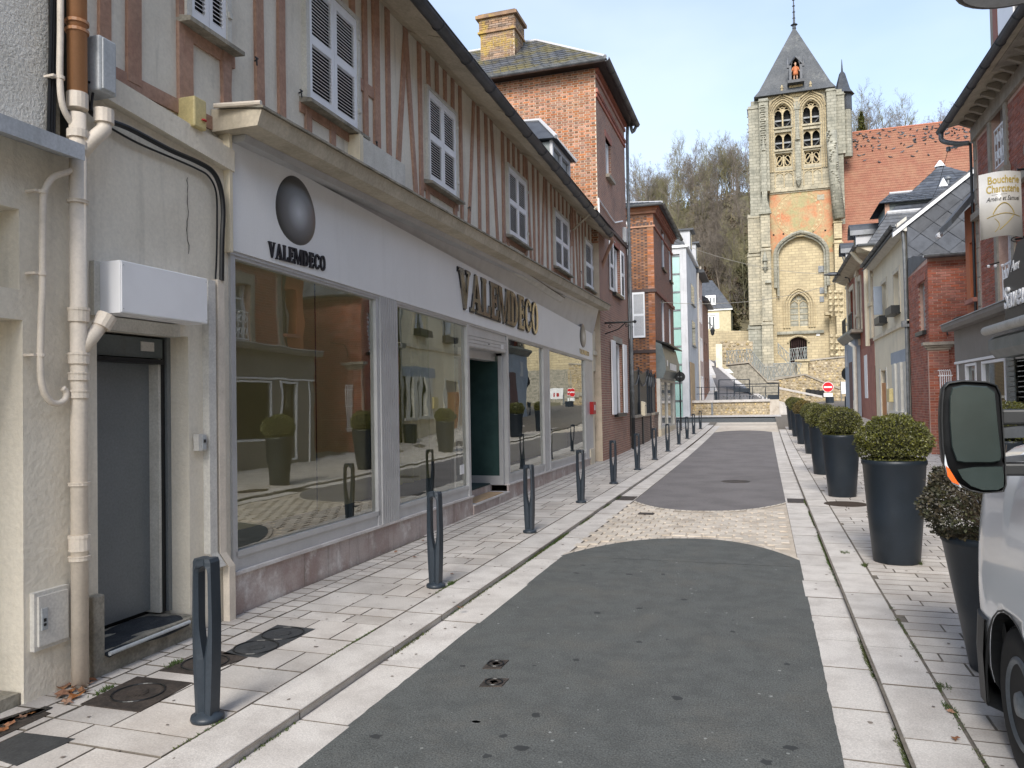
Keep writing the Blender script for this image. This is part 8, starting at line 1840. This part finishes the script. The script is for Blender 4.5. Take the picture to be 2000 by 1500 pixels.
plabs=['nearest full round box shrub in a tall dark planter left of the van mirror','second box shrub planter from the van, with scuffed pot beside the tree pit','third planter from the van, its pot half hidden by the second','fourth planter from the van in the receding row','fifth planter from the van, its shrub browner than the rest','sixth planter from the van in the receding row','farthest planter at the end of the row near the crossing']
lm_near=leafball(1,15000,.355,.023,None).mesh('foliage',M['leaf']); lm_mid=[leafball(2+q,7000,.345+.012*q,.028,None,.74+.04*q).mesh('foliage',M['leaf']) for q in range(3)]; lm_br=leafball(6,7000,.355,.028,None).mesh('foliage',mat('brownish_box_leaf',(.15,.11,.03),(.09,.075,.02),scale=9,rough=.55,var=.5,fine=0))
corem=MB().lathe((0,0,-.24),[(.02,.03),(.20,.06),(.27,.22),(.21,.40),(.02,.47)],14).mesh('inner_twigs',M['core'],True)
for i,(x,y,r_) in enumerate(potx):
    yy=y
    if i==0: pp=atZ(1752,1105,0); x,yy=pp.x+.03,pp.y+.22; 
    elif i==1: pp=atZ(1644,972,0); x,yy=pp.x+.03,pp.y+.22
    elif i==2: pp=gp(1612,928); x,yy=pp.x,pp.y+.22
    elif i>=3: pp=gp(*[(1590,887),(1572,868),(1560,853),(1551,840)][i-3]); x,yy=pp.x,pp.y+.22
    t=thing('planter',plabs[i],'planter',(x,yy,zg(yy)),0,'row of box shrubs in tall dark planters'); print('pot',i,x,yy)
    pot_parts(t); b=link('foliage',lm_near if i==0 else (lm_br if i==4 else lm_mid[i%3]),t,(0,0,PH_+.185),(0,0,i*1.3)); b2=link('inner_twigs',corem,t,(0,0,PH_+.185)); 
    m=MB(); [m.tube([(hr.uniform(-.05,.05),hr.uniform(-.05,.05),PH_-.08),(hr.uniform(-.2,.2),hr.uniform(-.2,.2),PH_+.1)],.008,4) for _ in range(14)]; m.obj('stems',M['twig'],t)
P=atY(1950,1045,5.55); dp_=thing('planter','withered sparse box shrub in a dark tapering planter squeezed beside the van','planter',(P.x,5.55,0),0,'row of box shrubs in tall dark planters')
HD=P.z
MB().lathe((0,0,0),[(.17,0),(.18,.012),(.25,HD*.5),(.315,HD-.05),(.325,HD-.04),(.325,HD-.01),(.31,HD),(.29,HD),(.28,HD-.06)],48).obj('pot',M['pot'],dp_,smooth=True); MB().lathe((0,0,HD-.10),[(.28,0),(.28,.03)],24).obj('soil',M['soil'],dp_)
leafball(9,15000,.36,.023,None,.85,.22).obj('foliage',M['leafd'],dp_).location=(-.06,0,HD+.20); 
m=MB()
for _ in range(150):
    d=Vector((hr.gauss(0,1),hr.gauss(0,1),hr.gauss(0,1)+.4)).normalized(); e=d*.36*hr.uniform(.8,1.1); m.tube([(0,0,HD-.05),tuple(Vector((-.03,0,HD+.12))+e*.5),tuple(Vector((-.06,0,HD+.20))+e)],[.006,.004,.0015],3,cap=False)
m.obj('stems',M['twig'],dp_)
# another shrub seen past the mirror
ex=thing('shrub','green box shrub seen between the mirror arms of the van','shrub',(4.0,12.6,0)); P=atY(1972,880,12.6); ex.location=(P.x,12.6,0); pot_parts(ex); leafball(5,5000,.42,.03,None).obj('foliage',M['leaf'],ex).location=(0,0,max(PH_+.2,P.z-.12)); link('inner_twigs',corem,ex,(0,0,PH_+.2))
# signs
def lathe_y(m,c,prof,n=24):
    b=len(m.v)
    for r,y in prof:
        for k in range(n): a=2*PI*k/n; m.v.append((c[0]+math.cos(a)*r,c[1]+y,c[2]+math.sin(a)*r))
    for i in range(len(prof)-1):
        for k in range(n): m.f.append((b+i*n+k,b+(i+1)*n+k,b+(i+1)*n+(k+1)%n,b+i*n+(k+1)%n))
    m.f.append(tuple(b+k for k in range(n))); m.f.append(tuple(b+(len(prof)-1)*n+k for k in range(n))[::-1]); return m
NY=60; P=atY(1617,756,NY); B=zg(NY); s=thing('no_entry_sign','round red no entry sign with white bar before the church stair','road sign',(P.x,NY,B)); r_=10.2/FPX*(P-CAM).dot(_F)
h=P.z-B; lathe_y(MB(),(0,0,h),[(r_,-.02),(r_,.02)]).obj('rim',M['white'],s); lathe_y(MB(),(0,0,h),[(r_*.92,-.03),(r_*.92,-.021)]).obj('red_disc',mat('sign_red',(.62,.012,.02),rough=.4,fine=0),s); box('white_bar',M['white'],s,-r_*.72,r_*.72,-.04,-.031,h-r_*.15,h+r_*.15); box('white_plate',M['white'],s,-r_*.8,r_*.8,-.03,.0,h-r_*1.85,h-r_*1.15); MB().tube([(0,.05,0),(0,.05,h)],.05,6).obj('pole',M['zinc'],s); 
P=atY(1621,796,NY-.8); q_=atY(1621,775,NY-.8); o=MB().lathe((P.x,NY-.8,P.z-.2),[(.28,0),(.28,q_.z-P.z+.2)],14).obj('litter_bin',M['gate']); tag(o,'dark cylindrical litter bin under the no entry sign','litter bin')
P=atY(1640,752,66); 
P=atY(1668,757,62); o=thing('small_notice','white notice board with a red mark near the church stair','sign',(P.x,62,0)); MB().box(-.9,.6,-.02,.02,P.z-.45,P.z+.45).obj('board',M['white'],o); MB().box(-.35,-.15,-.03,-.021,P.z-.25,P.z+.05).obj('mark',M['red'],o); MB().tube([(-.9,0,.8),(-.9,0,P.z+.5)],.04,5).obj('post',M['zinc'],o)
def backsign(px,py,pyb,Y,label,r_px):
    P=atY(px,py,Y); r_=r_px/FPX*(P-CAM).dot(_F); b=zr(P.x,Y); s=thing('road_sign',label,'road sign',(P.x,Y,b)); lathe_y(MB(),(0,0,P.z-b),[(r_,-.01),(r_,.015)]).obj('disc',M['black'],s); MB().tube([(0,-.04,0),(0,-.04,P.z-b+r_*1.25)],.035,8).obj('pole',M['zinc'] if px>1500 else M['black'],s); box('bracket',M['zinc'],s,-.1,.1,-.06,-.012,P.z-b-.03,P.z-b+.03); return s
backsign(1659,730,815,46,'back of a round sign on a grey pole beyond the planters',14.5); backsign(1328,736,838,37.5,'back of a round black sign on a pole at the left street corner',10)
for k,(x,y,Y) in enumerate(((1653,812,47),(1657,795,55))):
    P=atY(x,y,Y); o=MB().tube([(0,0,0),(0,0,.85)],.07,8).obj('bollard_post',M['gate']); o.location=(P.x,Y,zr(P.x,Y)); tag(o,['short dark post beside the far sign pole','farther short dark post on the pale forecourt'][k],'bollard')
o=MB().tube([(0,0,0),(0,0,.8)],.09,10).obj('stub_post',M['offwhite']); P=gp(1688,845); o.location=(P.x+.3,P.y+6,zr(P.x,P.y+6)); tag(o,'short white stub post beside the blue grey shop','post')
# ================================================================ VAN
VX=1.05
VN=thing('van','pale grey delivery van with black plastic trim parked at the right edge','van',(2.07,1.9,-.03))
def vs(t):   # t: distance from the nose backwards -> section params
    pass
def bake(o,cutters):
    for c in cutters:
        b=o.modifiers.new('b','BOOLEAN'); b.object=c; b.operation='DIFFERENCE'; b.solver='EXACT'
        try: b.material_mode='TRANSFER'
        except Exception: pass
    dg=bpy.context.evaluated_depsgraph_get(); me=bpy.data.meshes.new_from_object(o.evaluated_get(dg)); o.modifiers.clear(); o.data=me
    for c in cutters: bpy.data.objects.remove(c)
# stations along Y (local y from rear -2.6 to nose +2.72), with half width and top height (local z)
ST_=[(-2.6,.90,2.30),(-2.56,.98,2.38),(-2.45,1.01,2.43),(-.5,1.02,2.45),(.6,1.02,2.40),(1.0,1.02,2.28),(1.35,1.02,1.98),(1.75,1.02,1.66),(2.1,1.02,1.62),(2.3,1.02,1.59),(2.5,1.02,1.57),(2.64,1.02,1.55),(2.76,1.005,1.50),(2.86,.965,1.40),(2.94,.88,1.12),(2.98,.72,.84)]
def crm(P,n):
    out=[]
    for i in range(len(P)-1):
        p0,p1,p2,p3=P[max(i-1,0)],P[i],P[i+1],P[min(i+2,len(P)-1)]
        for k in range(n):
            t=k/n; out.append(tuple(.5*((2*b)+(c-a)*t+(2*a-5*b+4*c-d)*t*t+(3*b-a-3*c+d)*t**3) for a,b,c,d in zip(p0,p1,p2,p3)))
    return out+[tuple(P[-1])]
def sect(y,hw,top):
    ctl=[(0,.22),(.80,.22),(.93,.25),(.972,.34),(.985,.50),(1.0,.68),(1.0,.90),(.992,1.04)]
    sh=min(.30,max(.10,(top-1.05)*.7)); 
    ctl=[(x,z) for x,z in ctl if z<top-sh-.03]
    up=top
    if top>1.6: ctl+=[(.975,1.2),(.93,1.05+(top-1.05)*.62),(.88,top-.16),(.80,top-.05),(.62,top-.01),(0,top)]
    else: ctl+=[(.975,top-sh),(.94,top-sh*.55),(.86,top-sh*.22),(.70,top-sh*.07),(.40,top-.01),(0,top)]
    p=crm([(a_*hw,b_) for a_,b_ in ctl],60//(len(ctl)-1)+1)
    # resample to a fixed count
    L=[0]
    for (x1,z1),(x2,z2) in zip(p[:-1],p[1:]): L.append(L[-1]+math.hypot(x2-x1,z2-z1))
    out=[]; j=0; NN=40
    for k in range(NN+1):
        d=L[-1]*k/NN
        while j<len(L)-2 and L[j+1]<d: j+=1
        f=(d-L[j])/max(1e-9,L[j+1]-L[j]); out.append((p[j][0]+(p[j+1][0]-p[j][0])*f,y,p[j][1]+(p[j+1][1]-p[j][1])*f))
    return out+[(-x,y_,z) for x,y_,z in out[::-1][1:-1]]
m=MB(); rings=[sect(*q) for q in crm(ST_,5)]; n=len(rings[0])
for r in rings: m.v.extend(r)
for i in range(len(rings)-1):
    for k in range(n): a=i*n+k; b=i*n+(k+1)%n; m.f.append((a,a+n,b+n,b))
m.f.append(tuple(range(n))); m.f.append(tuple((len(rings)-1)*n+k for k in range(n))[::-1])
body=m.obj('body',M['vanpaint'],VN,smooth=True); body.data.materials.append(M['black'])
cut=[]
WY=2.18; WY2=-1.5
def cyl(y,z,r,x0,x1,mt=None,n=40):
    mb=MB(); a=[(x0,y+math.cos(2*PI*k/n)*r,z+math.sin(2*PI*k/n)*r) for k in range(n)]; b=[(x1,p[1],p[2]) for p in a]; mb.prism(a,b); o=mb.obj('cutter',mt or M['black'],None); o.location=VN.location; return o
bake(body,[cyl(WY,.33,.42,-1.2,-.55),cyl(WY2,.33,.42,-1.2,-.55)])
for p in body.data.polygons: pass
# wheels
def wheel(y,x,sg):
    w=bpy.data.objects.new('wheel',None); COL.objects.link(w); w.parent=VN; kids.setdefault(VN.name,[]).append(w); w.location=(x,y,.345)
    def lat(prof,nm,mt,n=48):
        mb=MB(); b=0
        for r,xx in prof:
            for k in range(n): a=2*PI*k/n; mb.v.append((xx*sg,math.cos(a)*r,math.sin(a)*r))
        for i in range(len(prof)-1):
            for k in range(n): mb.f.append((i*n+k,i*n+(k+1)%n,(i+1)*n+(k+1)%n,(i+1)*n+k))
        mb.f.append(tuple(range(n))); mb.f.append(tuple((len(prof)-1)*n+k for k in range(n)))
        return mb.obj(nm,mt,w,smooth=True)
    lat([(.20,-.10),(.33,-.10),(.345,-.07),(.345,.07),(.335,.10),(.27,.115),(.215,.10)],'tyre',M['rubber']); lat([(.215,.09),(.21,.105),(.19,.115),(.17,.09),(.06,.10),(.05,.12),(.01,.125)],'hubcap',M['hub'])
    mb=MB()
    for k in range(60): a=2*PI*k/60; mb.box(-.08,.08,-.006,.006,.340,.350); 
    mb=MB()
    for k in range(56):
        a=2*PI*k/56; c,s=math.cos(a),math.sin(a)
        for xx in (-.065,.0,.065): mb.add([(xx-.022,c*.344-s*.008,s*.344+c*.008),(xx+.022,c*.344-s*.008,s*.344+c*.008),(xx+.022,c*.344+s*.008,s*.344-c*.008),(xx-.022,c*.344+s*.008,s*.344-c*.008),(xx-.022,c*.352-s*.006,s*.352+c*.006),(xx+.022,c*.352-s*.006,s*.352+c*.006),(xx+.022,c*.352+s*.006,s*.352-c*.006),(xx-.022,c*.352+s*.006,s*.352-c*.006)],[(4,5,6,7),(0,1,5,4),(1,2,6,5),(2,3,7,6),(3,0,4,7)])
    mb.obj('tread_block',M['rubber'],w,kind='stuff')
    mb=MB()
    for k in range(8): a=2*PI*k/8+.2; mb.box(-.104*sg-.004,-.104*sg+.004,math.cos(a)*.13-.02,math.cos(a)*.13+.02,math.sin(a)*.13-.02,math.sin(a)*.13+.02)
    mb.obj('hub_opening',M['black'],w)
for y in (WY,WY2):
    wheel(y,-.88,-1); wheel(y,.88,1)
box('axle_beam',M['black'],VN,-.5,.5,-2.2,2.3,.2,.45)
# black bumper wrap and arch trim on the near side
m=MB(); 
for a0,a1 in ((0,1),):
    pts=[]
    for k in range(0,15):
        a=math.radians(-20+ k*14.3); pts.append((-1.018,WY+math.cos(a)*.43,.33+math.sin(a)*.43))
m.tube(pts,.006,6); m.obj('arch_trim',M['blackplastic'],VN)
m=MB(); prof=[(2.60,.20),(2.62,.62),(2.70,.60),(2.80,.52),(2.80,.22)]
for sg in (-1,): 
    m.v=[]; m.f=[]; pth=[(-1.035,2.55),(-1.035,2.66),(-1.015,2.76),(-.95,2.86),(-.82,2.96),(-.5,3.02),(.5,3.02),(.95,2.86),(1.0,2.60)]
    for x,y in pth:
        m.v+= [(x,y,.20),(x*1.01,y+.0,.45),(x,y,.63),(x*.94,y-.10,.66),(x*.9,y-.25,.22)]
    for i in range(len(pth)-1):
        for k in range(5): a=i*5+k; b=i*5+(k+1)%5; m.f.append((a,b,b+5,a+5))
m.obj('bumper',M['blackplastic'],VN,smooth=False)

# door shut line and glazing
zdl=[(-1.021,1.72,1.62),(-1.025,1.72,1.1),(-1.026,1.70,.80),(-1.021,1.66,.62),(-1.010,1.62,.40)]
MB().tube(zdl,.006,5).obj('door_gap',M['black'],VN)
MB().tube([(x-.004,y-.012,z) for x,y,z in zdl],.005,5).obj('door_edge',M['white'],VN)
MB().add([(-1.0,1.42,1.36),(-1.0,.45,1.36),(-.955,.45,1.95),(-.965,1.05,1.95)],[(0,1,2,3)]).obj('side_window',M['window'],VN)
MB().add([(-.86,1.47,1.93),(.86,1.47,1.93),(.93,2.16,1.36),(-.93,2.16,1.36)],[(0,1,2,3)]).obj('windscreen',M['window'],VN)
# mirror
def dz(y): return 1
MY=3.72
def mp(x,y,Y=MY): P=atY(x,y,Y); return Vector((P.x,Y,P.z))-VN.location
mir=bpy.data.objects.new('door_mirror',None); COL.objects.link(mir); mir.parent=VN; kids[VN.name].append(mir)
outl=[(1843,757),(1852,748),(1880,744),(1925,746),(1945,752),(1953,770),(1958,840),(1962,900),(1964,945),(1958,960),(1920,963),(1895,958),(1872,946),(1856,930),(1845,905),(1841,870),(1839,820),(1840,785)]
A=[mp(*p) for p in outl]; cen=sum(A,Vector())/len(A); m=MB(); n=len(A)
lay=[(0,.965),(-.02,1.0),(.03,1.02),(.09,.97),(.14,.80),(.165,.5)]
for dy_,sc_ in lay: m.v+=[tuple(cen+(p-cen)*sc_+Vector((0,dy_+.0,0))) for p in A]
for i in range(len(lay)-1):
    for k in range(n): a=i*n+k; b=i*n+(k+1)%n; m.f.append((a,b,b+n,a+n))
m.f.append(tuple((len(lay)-1)*n+k for k in range(n))[::-1]); m.f.append(tuple(range(n)))
m.obj('mirror_housing',M['blackplastic'],mir,smooth=True)
# raised lip round the glass
def plate(px,off,nm,mt,th=.006):
    P=[mp(*p)+Vector((0,off,0)) for p in px]; c=sum(P,Vector())/len(P); P2=[c+(p-c)*.97+Vector((0,-th,0)) for p in P]
    m=MB(); m.prism([tuple(p) for p in P],[tuple(p) for p in P2]); return m.obj(nm,mt,mir)
plate([(1857,757),(1880,752),(1925,755),(1940,766),(1947,840),(1953,890),(1950,900),(1935,903),(1880,903),(1866,900),(1856,872),(1852,820),(1852,775)],-.024,'upper_glass',M['mirrorglass'])
plate([(1866,916),(1900,911),(1955,910),(1958,930),(1957,950),(1945,956),(1915,956),(1893,948),(1876,934)],-.024,'lower_glass',M['mirrorglass'])
plate([(1842,886),(1846,905),(1856,928),(1872,946),(1876,952),(1858,944),(1848,930),(1841,905)],-.03,'clear_lamp',M['clear']); plate([(1843,908),(1849,913),(1862,934),(1870,946),(1855,940),(1846,928)],-.04,'indicator_lamp',M['amber'])
for ya,yb in ((800,830),(905,930)):
    a=mp(1955,ya); b=mp(1956,yb); c=mp(2080,ya-2); d_=mp(2080,yb-2); m=MB(); m.prism([a+Vector((0,.0,0)),b+Vector((0,0,0)),b+Vector((0,.08,0)),a+Vector((0,.08,0))],[c+Vector((0,-.05,0)),d_+Vector((0,-.05,0)),d_+Vector((0,.04,0)),c+Vector((0,.04,0))]); o=m.obj('mirror_arm',M['blackplastic'],mir,bevel=.01)
for ya,yb in ((836,856),(895,903)):
    a=mp(1957,ya); b=mp(1958,yb); c=mp(2080,ya-14); d_=mp(2080,yb-4); m=MB(); m.prism([a,b,b+Vector((0,.05,0)),a+Vector((0,.05,0))],[c,d_,d_+Vector((0,.05,0)),c+Vector((0,.05,0))]); m.obj('mirror_arm',M['darkzinc'],mir)
